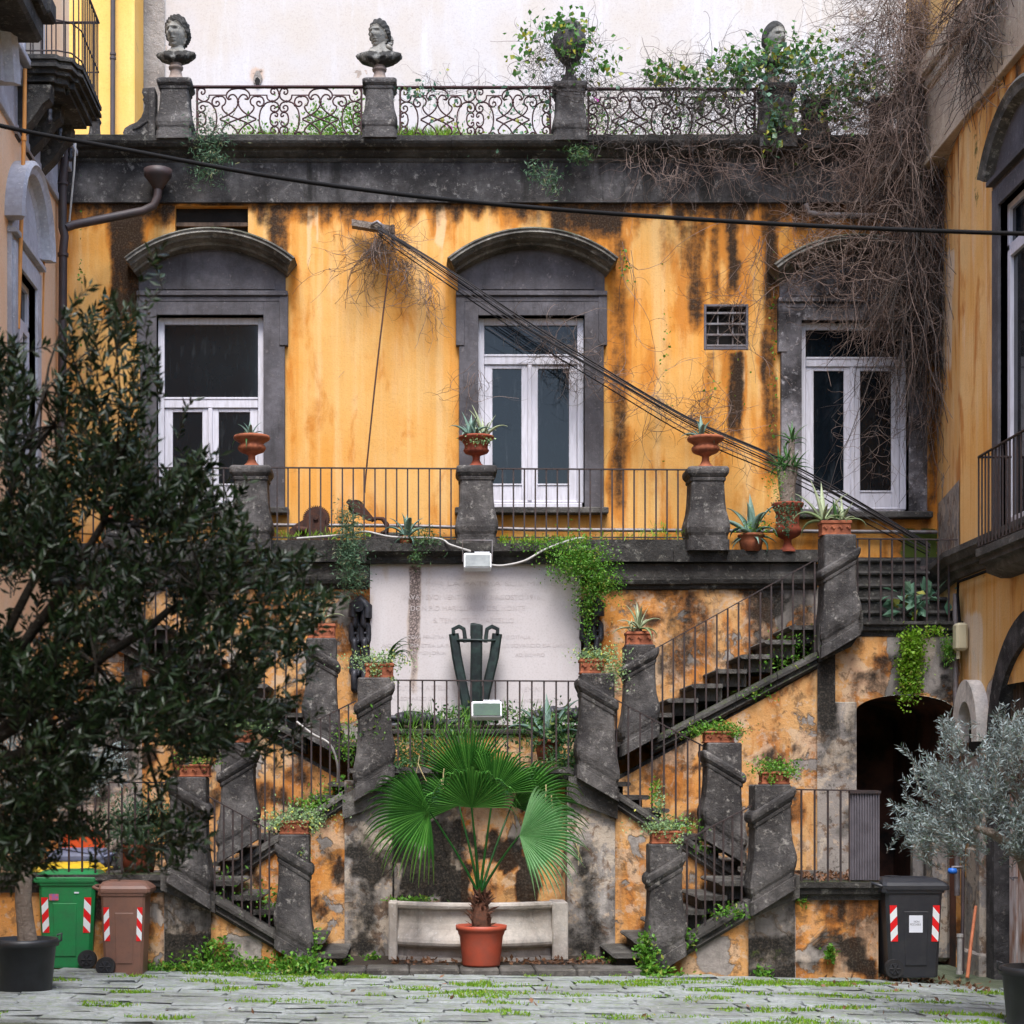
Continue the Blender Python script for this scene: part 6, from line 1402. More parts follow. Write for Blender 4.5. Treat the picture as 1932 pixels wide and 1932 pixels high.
def floodlight(label, u, v, Y, w_, h_, gl, tilt, brk=True):
    o = thing('floodlight', label, 'floodlight', P(u, v, Y)); W = S(w_, Y)/2; Hh = S(h_, Y)
    R_ = Matrix.Rotation(tilt, 3, 'X'); base = P(u, v, Y)
    def bx(nm, x0, x1, y0, y1, z0, z1, mt, bev=.006, par=o):
        mb = MB().box(x0, x1, y0, y1, z0, z1, bev); mb.v = [tuple(R_ @ Vector(p) + base) for p in mb.v]; return mb.build(nm, mt, par)
    hs_ = bx('housing', -W, W, -.02, .12, -Hh, 0, M['metal_wh'], .012); bx('glass', -W*.90, W*.90, -.026, -.012, -Hh*.93, -Hh*.14, gl, .002, hs_)
    for i in range(14): x_ = -W*.2+W*1.1*i/14; bx('fin', x_, x_+.006, .0, .11, -.005, .025, M['metal_wh'], 0, hs_)
    if brk:
        MB().tube([base+Vector((-W-.012, .04, -Hh*.5)), base+Vector((-W-.012, .03, .17)), base+Vector((W+.012, .03, .17)), base+Vector((W+.012, .04, -Hh*.5))], .009, 6).build('bracket', M['pipe_grey'], o)
floodlight('white floodlight under the lintel above the tablet', 901, 1044, YD-.42, 52, 30, M['lampglass'], -.25)
floodlight('white floodlight with a green tinted glass clamped to the central landing railing', 918, 1324, YB-.2, 57, 31, M['lampglass_g'], -.3, False)
def cable(label, pts, r, mat, name='cable', cat='cable', n=8, sub=8):
    P3 = [Vector(p) for p in pts]; out = []; q = [P3[0]]+P3+[P3[-1]]
    for i in range(1, len(q)-2):
        for k_ in range(sub):
            t = k_/sub; a, b, c_, d = q[i-1], q[i], q[i+1], q[i+2]; out.append(.5*((2*b)+(c_-a)*t+(2*a-5*b+4*c_-d)*t*t+(-a+3*b-3*c_+d)*t**3))
    out.append(P3[-1]); o = MB().tube(out, r, n).build(name, mat, None, origin=P3[0]); return tag(o, label, cat)
cable('thick black cable sagging across the whole court from left wall to right wall', [(XL, 14.9, Z(165, 14.9)), P(0, 237, 15), P(240, 283, 15), P(500, 331, 15), P(750, 366, 15), P(1000, 391, 15), P(1300, 413, 15), P(1600, 429, 15), P(1932, 441, 15), (XR, 15, Z(446, 15))], S(4.3, 15), M['cable'])
cable('white cable looping from the left ledge to the floodlight above the tablet', [P(560, 1016, 22.4), P(660, 1008, 22.4), P(690, 1003, 22.4), P(740, 1013, 22.35), P(825, 1016, 22.3), P(850, 1028, 22.25), P(888, 1040, 22.2)], .014, M['conduit'])
cable('white cable rising from the floodlight to the ledge with a yellow band', [P(925, 1066, 22.2), P(950, 1067, 22.2), P(990, 1058, 22.2), P(1030, 1036, 22.25), P(1080, 1018, 22.35), P(1102, 1015, 22.4)], .015, M['conduit'])
cable('white cable drooping beside the left middle flight', [P(560, 1362, 20.9), P(590, 1385, 20.8), P(622, 1404, 20.7), P(636, 1440, 20.7), P(637, 1475, 20.8)], .014, M['conduit'])
cable('thin rope hanging from the wooden bracket down behind the terrace railing', [P(736, 488, 23.3), P(722, 600, 23.2), P(706, 740, 23.0), P(690, 900, 22.9), P(688, 930, 22.9)], .011, M['rust'], 'rope', 'rope')
# bundle of aerial wires from the wooden bracket to the right wall
wb = thing('wire_bundle', 'bundle of twisted wires slanting down across the middle window to the right wall', 'wires', P(712, 432, 23.3))
for i in range(8):
    du, dv = random.uniform(-2, 2), (-9, -6, -2, 1, 4, 10, 17, -11)[i]
    base_ = [(712, 432), (760, 462), (870, 535), (1000, 622), (1150, 712), (1300, 800), (1450, 868), (1540, 912), (1640, 968), (1768, 1042)]
    pts = [P(u+du, v+dv*(.3+.9*math.sin(min(1, (j+.6)/4)*1.57))*(1 if j < 9 else .6)+math.sin(j*1.7+i)*1.5, 23.28-.05*(i % 3)-(0.035*j if j > 3 else 0)) for j, (u, v) in enumerate(base_)]
    q = [pts[0]]+pts+[pts[-1]]; out = []
    for a_ in range(1, len(q)-2):
        for k_ in range(6):
            t = k_/6; A_, B_, C_, D_ = q[a_-1], q[a_], q[a_+1], q[a_+2]; out.append(.5*((2*B_)+(C_-A_)*t+(2*A_-5*B_+4*C_-D_)*t*t+(-A_+3*B_-3*C_+D_)*t**3))
    MB().tube(out, (.011, .008, .007, .009, .006, .007, .008, .005)[i], 6).build('wire', M['wire'] if i % 3 else M['cable'], wb)
wk = thing('bracket', 'weathered wooden plank with an iron hook high on the ochre wall', 'bracket', P(703, 428, 23.45))
pl = MB(); a, b = P(664, 423, 23.45), P(744, 436, 23.45)
pl.mold(a.x, a.z, b.x, b.z, [(23.36, -.045), (23.36, .04), (23.5, .04), (23.5, -.045)]).build('plank', M['bark'], wk)
MB().tube([P(700, 424, 23.34), P(712, 418, 23.3), P(722, 426, 23.3), P(724, 438, 23.32), P(716, 442, 23.34)], .022, 8).build('hook', M['pipe_grey'], wk)
MB().box(X(738, 23.5), X(745, 23.5), 23.3, YE, Z(450, 23.5), Z(432, 23.5), .01).build('prop', M['wood_dk'], wk)
pipe('wall_pipe', 'long grey pipe running low along the ochre wall behind the terrace railings', [P(380, 990, 23.5), P(760, 992, 23.5), P(1000, 999, 23.5), P(1300, 1001, 23.5), P(1768, 1004, 23.5)], S(3.6, 23.5), M['pipe_grey'], 8)
pipe('drainpipe', 'thick dark pipe lying at the back of the upper right landing', [P(1600, 1078, 23.3), P(1775, 1080, 23.3)], S(12, 23.3), M['pipe_brown'], 14)
# winch and pulley
wi = thing('winch', 'rusty winch with a toothed wheel standing behind the left terrace railing', 'winch', P(592, 1018, 23.0))
YW2 = 23.0; cx, cz = X(597, YW2), Z(980, YW2)
def gear():
    nT = 44; R0, R1 = S(23, YW2), S(26, YW2); o_ = []
    for i in range(nT):
        a0 = 2*math.pi*i/nT; w2 = 2*math.pi/nT
        for f, r in ((0, R0), (.2, R1), (.5, R1), (.7, R0)): o_.append((cx+r*math.cos(a0+w2*f), cz+r*math.sin(a0+w2*f)))
    MB().prism(o_, YW2-.03, YW2+.03).build('toothed_wheel', M['rust'], wi)
    MB().tube([(cx, YW2-.09, cz), (cx, YW2+.1, cz)], S(18, YW2), 32).tube([(cx, YW2-.19, cz), (cx, YW2+.1, cz)], S(5, YW2), 12).build('drum', M['rust'], wi)
gear()
MB().prism([(X(a, YW2), Z(b, YW2)) for a, b in ((546, 1018), (548, 1002), (560, 992), (588, 976), (600, 973), (622, 1000), (626, 1018))], YW2-.16, YW2-.13).build('side_plate', M['rust'], wi)
MB().box(X(546, YW2), X(634, YW2), YW2-.18, YW2+.18, Z(1024, YW2), Z(1015, YW2), .01).tube([P(560, 998, YW2-.2), P(580, 1000, YW2-.2)], .04, 10).build('bed_plate', M['rust'], wi)
pu = thing('pulley_block', 'rusty pulley block with a hook hanging behind the left terrace railing', 'pulley', P(676, 965, 22.95))
MB().tube([P(672, 958, 22.9), P(672, 958, 23.0)], S(15, 23), 28).tube([P(672, 958, 22.86), P(672, 958, 23.04)], S(5, 23), 12).build('wheel', M['rust'], pu)
MB().prism([(X(a, 22.86), Z(b, 22.86)) for a, b in ((653, 948), (658, 942), (684, 952), (704, 976), (702, 984), (694, 983), (668, 966))], 22.83, 22.87).build('cheek_plate', M['rust'], pu)
MB().tube([P(700, 981, 22.9), P(712, 978, 22.9), P(722, 979, 22.9), P(730, 990, 22.9), P(730, 1002, 22.9), P(718, 1005, 22.9)], [.035, .022, .03, .035, .03, .015], 8).build('hook', M['rust'], pu)
MB().box(X(690, 22.95), X(760, 22.95), 22.9, 23.2, 5.14, Z(1005, 22.95), .02).build('stone_block', M['stone_dk'], None); bpy.data.objects['stone_block']['label'] = 'rough stone block on the terrace under the pulley hook'; bpy.data.objects['stone_block']['category'] = 'stone block'
# ================================================================ WHEELIE BINS
def mk(name, c): M[name] = plain(name.replace(' ', '_'), c, .45, var=.35, sc_=6, bump=.06, spec=.45, c2=tuple(x*.7+.015 for x in c)); return M[name]
mk('green bin plastic', (.012,.19,.055)); mk('brown bin plastic', (.17,.085,.06)); mk('black bin plastic', (.018,.02,.026)); mk('yellow bin plastic', (.75,.50,.02)); mk('grey blue bin plastic', (.14,.16,.24)); mk('orange red plastic', (.75,.09,.01))
M['tape_red'] = plain('red_reflective_tape', (.62,.012,.015), .35, var=.05); M['tape_white'] = plain('white_reflective_tape', (.66,.70,.72), .35, var=.05); M['paper'] = plain('paper_label', (.60,.63,.70), .6, var=.05, sc_=3)
M['tyre'] = plain('black_rubber', (.018,.018,.02), .7, var=.3); M['ink'] = plain('label_ink', (.05,.05,.06), .6, var=.0)
M['sticker'] = plain('red_sticker', (.55,.10,.10), .5, var=.1, sc_=30, c2=(.12,.12,.4))
def wheelie(label, u, vbase, wpx, hpx, Y, mat, back=1, tape=True, lidmat=None, sticker=None, behind=False):
    """side view bin: back=+1 wheels at the right, -1 at the left"""
    p = P(u, vbase-5, Y); W = S(wpx, Y); H = S(hpx, Y); D = W*.80; o = thing('wheelie_bin', label, 'wheelie bin', p); lm = lidmat or mat
    bx = p.x; by = p.y; bz = p.z; s_ = back
    def q(a, y, b): return (bx+s_*a*W, by+y, bz+b*H)      # a: -.5 front ... .5 back
    lo, hi = [], []
    bot = [(-.34, 0), (.30, 0)]; top = [(-.46, .87), (.42, .87)]
    mb = MB()
    def ring(a0, a1, z_, dy, b_=.05):
        return [q(a0+b_, dy, z_), q(a1-b_, dy, z_), q(a1, dy+b_*W, z_), q(a1, D-dy-b_*W, z_), q(a1-b_, D-dy, z_), q(a0+b_, D-dy, z_), q(a0, D-dy-b_*W, z_), q(a0, dy+b_*W, z_)]
    mb.rings([ring(-.37, .34, .0, .05*D), ring(-.375, .345, .02, .045*D), ring(-.43, .405, .80, .012*D), ring(-.435, .41, .84, .01*D)])
    body = mb.build('body', mat, o)
    MB().rings([ring(-.45, .45, .84, -.01*D), ring(-.46, .46, .855, -.015*D), ring(-.46, .46, .885, -.015*D)]).build('rim', mat, o)
    mb = MB(); mb.rings([ring(-.52, .44, .87, -.03*D), ring(-.53, .45, .885, -.035*D), ring(-.53, .45, .915, -.035*D), ring(-.49, .44, .945, .02*D), ring(-.40, .40, .985, .16*D, .08), ring(-.3, .3, .995, .3*D, .1)], smooth=False)
    lid = mb.build('lid', lm, o)
    MB().rings([ring(.1, .3, .985, .3*D), ring(.1, .3, 1.0, .3*D)]).build('lid_ridge', lm, lid)
    MB().tube([q(.42, .08*D, .90), q(.55, .08*D, .93), q(.56, .5*D, .935), q(.55, .92*D, .93), q(.42, .92*D, .90)], .018, 8).build('handle', mat, o)
    for y in (-.015, D-.05):
        c0 = Vector(q(.30, y, .095)); wh = MB().tube([c0+Vector((0, -.045, 0)), c0+Vector((0, 0.03, 0))], .10, 24).build('wheel', M['tyre'], o)
        MB().tube([c0+Vector((0, -.052, 0)), c0+Vector((0, -.04, 0))], .062, 20).tube([c0+Vector((0, -.06, 0)), c0+Vector((0, -.04, 0))], .022, 12).build('rim', mat if False else M['black bin plastic'], wh)
        for a in range(6): MB().tube([c0+Vector((0, -.056, 0)), c0+Vector((.058*math.cos(a*1.047), -.056, .058*math.sin(a*1.047)))], .008, 5).build('spoke', M['tyre'], wh)
    MB().tube([q(.30, 0, .095), q(.30, D, .095)], .018, 8).build('axle', M['pipe_grey'], o)
    # recessed rib on the visible side
    MB().rings([[q(-.2, .030*D, .12), q(.12, .030*D, .12), q(.14, .018*D, .66), q(-.22, .018*D, .66)], [q(-.19, .022*D, .125), q(.11, .022*D, .125), q(.13, .010*D, .655), q(-.21, .010*D, .655)]]).build('side_panel', mat, body)
    if tape:
        for (a0, a1, dirn) in ((-.375, -.275, 1), (.235, .34, -1)):
            z0_, z1_ = .36, .72; n = 4; hh = (z1_-z0_)/n; sk = .07*dirn*s_*s_
            dd = lambda z_: D*(.045-.033*z_/.8)-.004
            tp = None
            for i in range(-1, n+1):
                za, zb = z0_+i*hh, z0_+(i+1)*hh
                if s_*dirn > 0: l0, l1, r0, r1 = za, zb, za+.075, zb+.075
                else: l0, l1, r0, r1 = za+.075, zb+.075, za, zb
                cl = lambda z_: min(z1_, max(z0_, z_))
                if dirn < 0: l0, l1, r0, r1 = za+.075, zb+.075, za, zb
                else: l0, l1, r0, r1 = za, zb, za+.075, zb+.075
                pts = [(a0, cl(l0)), (a1, cl(r0)), (a1, cl(r1)), (a0, cl(l1))]
                if max(p_[1] for p_ in pts)-min(p_[1] for p_ in pts) < .005: continue
                lean = lambda a, z_: a-.06*(z_-.5)*(1 if a < 0 else -1)
                mb = MB(); mb.add([q(lean(a, z_), dd(z_), z_) for a, z_ in pts], [(0, 1, 2, 3)]); mb.build('stripe', M['tape_red'] if i % 2 else M['tape_white'], body, fix=False)
    if sticker == 'label':
        mb = MB(); mb.add([q(.16*-1 if s_ < 0 else -.14, D*.018, .44), q(.04*-1 if s_ < 0 else .06, D*.018, .44), q(.04*-1 if s_ < 0 else .06, D*.012, .63), q(.16*-1 if s_ < 0 else -.14, D*.012, .63)], [(0, 1, 2, 3)]) if False else None
        xa, xb = bx-W*.065, bx+W*.135
        pb = MB().box(xa, xb, by+D*.010, by+D*.022, bz+H*.45, bz+H*.62).build('paper_label', M['paper'], body)
        yy = by+D*.009
        text('NON', U0+(bx+W*.005)/yy*F, VH-(bz+H*.548-EYE)/yy*F, 4, yy, M['ink'], o, 'lettering', 10)
        text('RICICLABILE', U0+(xa+.012)/yy*F, VH-(bz+H*.520-EYE)/yy*F, 4, yy, M['ink'], o, 'lettering', 20)
    if sticker == 'red':
        MB().box(bx-W*.27, bx-W*.13, by+D*.0, by+D*.02, bz+H*.69, bz+H*.755).build('sticker', M['sticker'], body)
        MB().box(bx+W*.10, bx+W*.17, by+D*.0, by+D*.02, bz+H*.76, bz+H*.775).build('sticker', M['paper'], body)
    return o
wheelie('green wheelie bin with red and white tape at the left', 127, 1832, 128, 186, 18.9, M['green bin plastic'], 1, True, None, 'red')
wheelie('brown wheelie bin with red and white tape right of the green bin', 230, 1845, 100, 178, 18.45, M['brown bin plastic'], -1)
wheelie('black wheelie bin with a paper notice between the orange block and the right wall', 1724, 1850, 128, 190, 18.75, M['black bin plastic'], -1, True, None, 'label')
wheelie('second black wheelie bin wedged behind the first beside the orange block', 1716, 1845, 122, 178, 19.75, M['black bin plastic'], -1, True)
wheelie('yellow wheelie bin almost hidden behind the green bin', 122, 1821, 132, 188, 20.0, M['yellow bin plastic'], 1, True, M['yellow bin plastic'])
gb = wheelie('tall grey lidded bin behind the yellow bin', 146, 1800, 108, 196, 21.0, M['grey blue bin plastic'], 1, False)
ob = thing('plastic_crate', 'orange red plastic crate on the grey bin lid seen through the dark tree', 'crate', P(153, 1606, 21.2))
MB().prism([(X(a, 21.2), Z(b, 21.2)) for a, b in ((116, 1606), (122, 1569), (184, 1569), (192, 1606))], 21.2, 21.6).build('crate_body', M['orange red plastic'], ob)
MB().box(X(119, 21.2), X(187, 21.2), 21.18, 21.62, Z(1572, 21.2), Z(1567, 21.2), .01).build('crate_rim', M['orange red plastic'], ob)
# ================================================================ POTTED PALM
pm = thing('potted_palm', 'fan palm in a round red plastic pot on the kerb before the marble basin', 'potted palm', P(908, 1826, 19.1))
pc = P(908, 1826, 19.12); pc.z = .125
r_ = S(47, 19.1); hP = S(76, 19.1)
MB().lathe([(0, 0), (r_*.74, 0), (r_*.76, .02), (r_*.80, hP*.3), (r_*.805, hP*.31), (r_*.83, hP*.5), (r_*.835, hP*.51), (r_*.87, hP*.72), (r_*.93, hP*.80), (r_*.95, hP*.87), (r_*1.02, hP*.88), (r_*1.03, hP), (r_*.95, hP), (r_*.9, hP*.9), (0, hP*.9)], pc, 40).build('pot', M['pot_plastic'], pm)
MB().lathe([(0, 0), (r_*.88, 0), (r_*.88, .02), (0, .03)], pc+Vector((0, 0, hP*.9)), 20).build('soil', M['soil'], pm)
tb = pc+Vector((0, 0, hP*.9)); tt = P(906, 1688, 19.12)
MB().tube([tb, tb+Vector((0, 0, .12)), tb.lerp(tt, .6), tt], [.10, .115, .085, .05], 12).build('trunk', M['fiber'], pm)
pts = np.array([tb.lerp(tt, random.random())+Vector((random.uniform(-.09, .09), random.uniform(-.09, .09), 0)) for _ in range(260)])
fb_ = leaf_mesh('trunk_fibre', pts, .12, .03, M['fiber'], pm, up=1.5); fb_['kind'] = 'stuff'
def fan(hub, axis, normal, R, spread, nseg, droop, mat, petfrom, sag=.5, jit=.06, lift=0.):
    """palmate frond: blade of joined pleats then free tips that droop"""
    hub = Vector(hub); ax = Vector(axis).normalized(); nr = Vector(normal); nr = (nr-ax*nr.dot(ax)).normalized(); sd = ax.cross(nr)
    fr = None
    V, Fc, Cc = [], [], []
    da = spread/nseg
    for i in range(nseg):
        a = -spread/2+da*(i+.5); Ri = R*.94*(.80+.20*math.cos(a*.8))*(1+random.uniform(-jit, jit)); split = .56
        r0 = random.random(); dr = droop*random.uniform(.7, 1.3)
        b = len(V); n = 11
        for k_ in range(n+1):
            t = k_/n; r = Ri*t
            wang = da*.5 if t < split else da*.5*(split/t)*(1-((t-split)/(1-split)))**.8
            for j, sg in enumerate((-1, 0, 1)):
                aa = a+wang*sg
                d = ax*math.cos(aa)+sd*math.sin(aa)
                p = hub+d*r + nr*(.012*(1 if sg == 0 else -1)*min(1, t*2)*(R/.7)) + nr*(.10*R*math.sin(t*2.4)) 
                ex = max(0, t-.60)/.40
                p = p+Vector((0, 0, -dr*R*(ex**1.9)-sag*.06*R*t*t))
                if ex > 0: p = p - d*(dr*R*.45*ex**2.6)
                V.append(tuple(p)); Cc.append((min(1., r0*.55+.1+.9*max(0., ex-.35)), .3, 0, 1))  # free tips paled in the colour mask to paint in their highlights
        for k_ in range(n):
            for j in (0, 1):
                q = b+k_*3+j; Fc.append((q, q+1, q+4, q+3))
    fo = npmesh('frond', np.array(V), np.array(Fc), mat, pm, np.array(Cc), smooth=False)
    pf = Vector(petfrom); mid = pf.lerp(hub, .5)+Vector((0, -.03, .04))
    MB().tube([pf, pf.lerp(hub, .25)+Vector((0, 0, .03)), mid, pf.lerp(hub, .8)+Vector((0, -.01, .02)), hub], [.018, .015, .013, .011, .008], 6).build('petiole', M['palm'], fo)
    return fo
T0 = P(905, 1690, 19.1)
YQ = 18.9
fan(P(890, 1524, YQ), (0.05, -.25, 1), (0, -1, -.25), .76, 2.9, 34, .34, M['palm'], T0, 1.0)
fan(P(885, 1478, 19.3), (-.25, .1, 1), (0, -1, .1), .80, 2.0, 30, .02, M['palm'], T0, 0)
fan(P(930, 1500, 19.2), (.55, .1, 1), (0, -1, .2), .78, 2.0, 30, .22, M['palm'], T0, .8)
fan(P(810, 1530, YQ), (-1, -.2, -.16), (0, -1, .35), .86, 2.9, 36, .16, M['palm'], T0, .8)
fan(P(866, 1520, 19.25), (-.8, .2, .55), (0, -1, .3), .75, 2.2, 28, .30, M['palm'], T0, 1.0)
fan(P(980, 1576, YQ-.1), (1, -.2, .03), (-.15, -1, .35), .84, 2.6, 34, .14, M['palm_lt'], T0, .6)
fan(P(965, 1520, 19.4), (1, .1, .35), (0, -1, .25), .95, 1.6, 22, .15, M['palm'], T0, .8)
st_ = np.array([P(u, v, 18.95) for u, v in ((838, 1450), (832, 1470), (845, 1475), (788, 1440), (792, 1425), (1040, 1500), (1030, 1480), (1092, 1595), (1086, 1590))])
sf, _ = strands('dry_frond_tip', st_, np.array([(random.uniform(-.5, .5), -.1, -1) for _ in st_]), .22, 6, M['straw'], .009, .1, .1, parent=pm); sf['kind'] = 'stuff'
# ================================================================ TREES
def tree_branches(mb, p0, p1, r0, r1, n=7, wob=.05):
    pts = [Vector(p0).lerp(Vector(p1), i/n)+(Vector((random.gauss(0, wob), random.gauss(0, wob), random.gauss(0, wob*.6))) if 0 < i < n else Vector((0, 0, 0))) for i in range(n+1)]
    mb.tube(pts, [r0+(r1-r0)*i/n for i in range(n+1)], 7); return pts
# right olive
def big_pot(o, c_, rt, h_, mat):
    MB().lathe([(0, 0), (rt*.80, 0), (rt*.83, .02), (rt*.96, h_*.86), (rt*1.05, h_*.87), (rt*1.06, h_*.95), (rt*1.02, h_), (rt*.93, h_), (rt*.9, h_*.88), (0, h_*.88)], c_, 40).build('pot', mat, o)
    MB().lathe([(0, 0), (rt*.9, 0), (rt*.9, .02), (0, .05)], Vector(c_)+Vector((0, 0, h_*.87)), 24).build('soil', M['soil'], o)
    for a in (0.15, math.pi-.15):
        cc = Vector(c_)+Vector((rt*1.0*math.cos(a), rt*1.0*math.sin(a)*-.3, h_*.93)); d = Vector((math.cos(a), 0, 0))
        MB().tube([cc, cc+d*.05+Vector((0, 0, .02)), cc+d*.055+Vector((0, 0, .09)), cc+d*.01+Vector((0, 0, .07))], .011, 6).build('handle', mat, o)
ro = thing('potted_olive_tree', 'silver leaved olive tree in a black tub cut off by the right edge', 'olive tree', (X(1968, 15.4), 15.4, gz(5.5)))
rc = Vector((X(1962, 15.4), 15.4, gz(5.5))); big_pot(ro, rc, .33, .56, M['pot_black'])
mb = MB(); Yo = 15.4
tr = [rc+Vector((0, 0, .48)), P(1966, 1760, Yo), P(1950, 1680, Yo), P(1928, 1618, Yo)]
mb.tube(tr, [.075, .065, .058, .055], 10)
mb.tube([P(1928, 1620, Yo), P(1900, 1590, 15.3), P(1872, 1572, 15.2), P(1838, 1560, 15.2)], [.05, .045, .04, .03], 8)
mb.tube([P(1928, 1620, Yo), P(1935, 1560, 15.4), P(1915, 1500, 15.4), P(1880, 1440, 15.4)], [.05, .04, .03, .02], 8)
mb.tube([P(1930, 1610, Yo), P(1960, 1540, 15.5), P(1975, 1460, 15.5), P(1960, 1390, 15.6)], [.045, .04, .03, .02], 8)
mb.build('trunk', M['bark'], ro)
olive_poly = [(1932+90, 1340), (1932+90, 1640), (1925, 1600), (1870, 1560), (1800, 1590), (1760, 1625), (1715, 1620), (1690, 1560), (1672, 1530), (1650, 1500), (1660, 1470), (1700, 1455), (1690, 1400), (1725, 1385), (1760, 1440), (1770, 1400), (1775, 1345), (1800, 1365), (1830, 1400), (1850, 1420), (1870, 1340), (1900, 1320)]
def spray_tree(par, poly, n, Yr, centre, bl, nl, LL, LW, leafm, stemm, dirbias=(0, 0, .5), seed_pts=None, jitter=1., thin=.0035, dens=None):
    T = rpts(n*3, min(p[0] for p in poly), max(p[0] for p in poly), min(p[1] for p in poly), max(p[1] for p in poly), Yr[0], Yr[1], poly)
    if dens is not None:
        uu = U0+T[:, 0]*F/T[:, 1]; vv = VH-(T[:, 2]-EYE)*F/T[:, 1]; T = T[RNG.random(len(T)) < dens(uu, vv)]
    T = T[:n]
    c_ = np.array(centre); d = T-c_; d /= np.linalg.norm(d, axis=1, keepdims=True); d = d+np.array(dirbias)+RNG.normal(size=d.shape)*.45*jitter; d /= np.linalg.norm(d, axis=1, keepdims=True)
    so, A = strands('twigs', T-d*bl, d, bl*1.0, 7, stemm, thin, .12, 0, parent=par, taper=.4); so['kind'] = 'stuff'
    k_ = len(T); pts, dd = [], []
    for j in range(nl):
        t = (j+.7)/nl; idx = t*(A.shape[1]-1); i0 = np.minimum(idx.astype(int) if hasattr(idx, 'astype') else int(idx), A.shape[1]-2); f = idx-i0
        p = A[:, i0]*(1-f)+A[:, i0+1]*f; tg = A[:, i0+1]-A[:, i0]; tg /= np.linalg.norm(tg, axis=1, keepdims=True)
        s_ = RNG.normal(size=tg.shape); s_ = np.cross(tg, s_); s_ /= np.linalg.norm(s_, axis=1, keepdims=True)
        for sg in (1, -1): pts.append(p); dd.append(tg*.75+s_*sg*.8)
    pts = np.concatenate(pts); dd = np.concatenate(dd)
    lo = leaf_mesh('crown', pts, LL, LW, leafm, par, dirs=dd*3, spread=.5); lo['kind'] = 'stuff'
    return A
spray_tree(ro, olive_poly, 560, (14.9, 15.9), P(1930, 1600, 15.4), .32, 14, .056, .014, M['olive'], M['bark'], (-.1, 0, .3), dens=lambda u, v: np.clip(.15+1.2*sstep(.40, .60, fbm(u*.022+2, v*.022+4, 3)), 0, 1))
# left olive
lo_ = thing('potted_olive_tree', 'pale trunked olive tree in a black handled tub at the lower left', 'olive tree', (X(48, 16.8), 16.8, .08))
lc = Vector((X(46, 16.95), 16.95, gz(-3.7))); big_pot(lo_, lc, .315, .53, M['pot_black'])
mb = MB(); Yo = 16.9
mb.tube([P(52, 1775, Yo), P(48, 1740, Yo), P(44, 1700, Yo), P(45, 1640, Yo), P(42, 1590, Yo), P(40, 1560, Yo)], [.095, .085, .08, .08, .085, .10], 12)
mb.tube([P(40, 1562, Yo), P(34, 1530, Yo), P(24, 1490, Yo), P(10, 1450, Yo)], [.05, .04, .03, .02], 8); mb.tube([P(42, 1562, Yo), P(55, 1535, Yo), P(72, 1505, Yo), P(110, 1470, Yo)], [.07, .05, .04, .02], 8); mb.tube([P(36, 1540, Yo), P(48, 1515, Yo), P(50, 1490, Yo), P(60, 1440, Yo)], [.03, .025, .02, .015], 6)
mb.build('trunk', M['bark'], lo_)
spray_tree(lo_, [(-40, 1350), (60, 1340), (150, 1380), (240, 1400), (240, 1450), (180, 1480), (110, 1500), (60, 1510), (-40, 1500)], 330, (16.5, 17.5), P(50, 1540, 17), .25, 11, .052, .013, M['olive'], M['bark'])
# foreground dark laurel
lt = thing('laurel_tree', 'dark evergreen laurel with glossy narrow leaves filling the left foreground', 'tree', (X(-150, 7.6), 7.6, gz(-3)))
laurel = [(-60, 640), (10, 620), (45, 560), (75, 640), (115, 655), (140, 600), (165, 525), (200, 540), (215, 590), (240, 560), (262, 500), (300, 440), (312, 520), (275, 600), (330, 640), (345, 700), (392, 735), (385, 770), (360, 830), (402, 850), (395, 900), (440, 900), (480, 905), (470, 960), (520, 1010), (600, 1015), (600, 1060), (560, 1110), (620, 1090), (640, 1130), (600, 1190), (640, 1260), (650, 1310), (600, 1350), (655, 1340), (640, 1380), (560, 1400), (500, 1390), (440, 1400), (430, 1450), (380, 1500), (410, 1560), (420, 1610), (370, 1590), (330, 1640), (270, 1640), (230, 1590), (180, 1590), (112, 1565), (95, 1640), (60, 1665), (-60, 1690)]
def dens(u, v):
    d = np.ones_like(u)
    d *= 1-.5*sstep(260, 480, u)
    d *= np.where(v < 800, .33, 1.); d *= np.where((v > 1400) & (u > 200), .45, 1.)
    d *= np.where((v > 1440), .6, 1.)
    d *= .06+1.2*sstep(.42, .58, fbm(u*.012+5, v*.012+9, 3)); return np.clip(d, 0, 1)
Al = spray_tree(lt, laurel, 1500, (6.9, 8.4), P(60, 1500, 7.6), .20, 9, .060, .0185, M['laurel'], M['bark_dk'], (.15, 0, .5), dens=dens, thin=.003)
mb = MB(); g0 = Vector((X(-160, 7.6), 7.6, gz(-3)))
mb.tube([g0, g0+Vector((.03, 0, .8)), P(-120, 1480, 7.6)], [.075, .07, .06], 10)
root = P(-120, 1480, 7.6); hubs = []
for (u, v, y) in ((60, 1350, 7.5), (150, 1200, 7.7), (90, 1050, 7.6), (250, 1330, 7.5), (30, 900, 7.7), (200, 980, 7.6), (320, 1150, 7.6)):
    hubs.append(tree_branches(mb, root, P(u, v, y), .035, .016, 7, .02))
ends = [h[-1] for h in hubs]+[h[4] for h in hubs]
mids = []
for i in range(46):
    a = Vector(Al[random.randrange(len(Al)), 0]); e = min(ends, key=lambda q: (q-a).length*(1 if q.z < a.z+.1 else 2.5)); mids.append(tree_branches(mb, e, a, .011, .004, 5, .015)[3])
for i in range(240):
    a = Vector(Al[(i*4) % len(Al), 0]); e = min(mids, key=lambda q: (q-a).length); tree_branches(mb, e, a, .005, .0025, 3, .008)
mb.build('trunk', M['bark_dk'], lt)
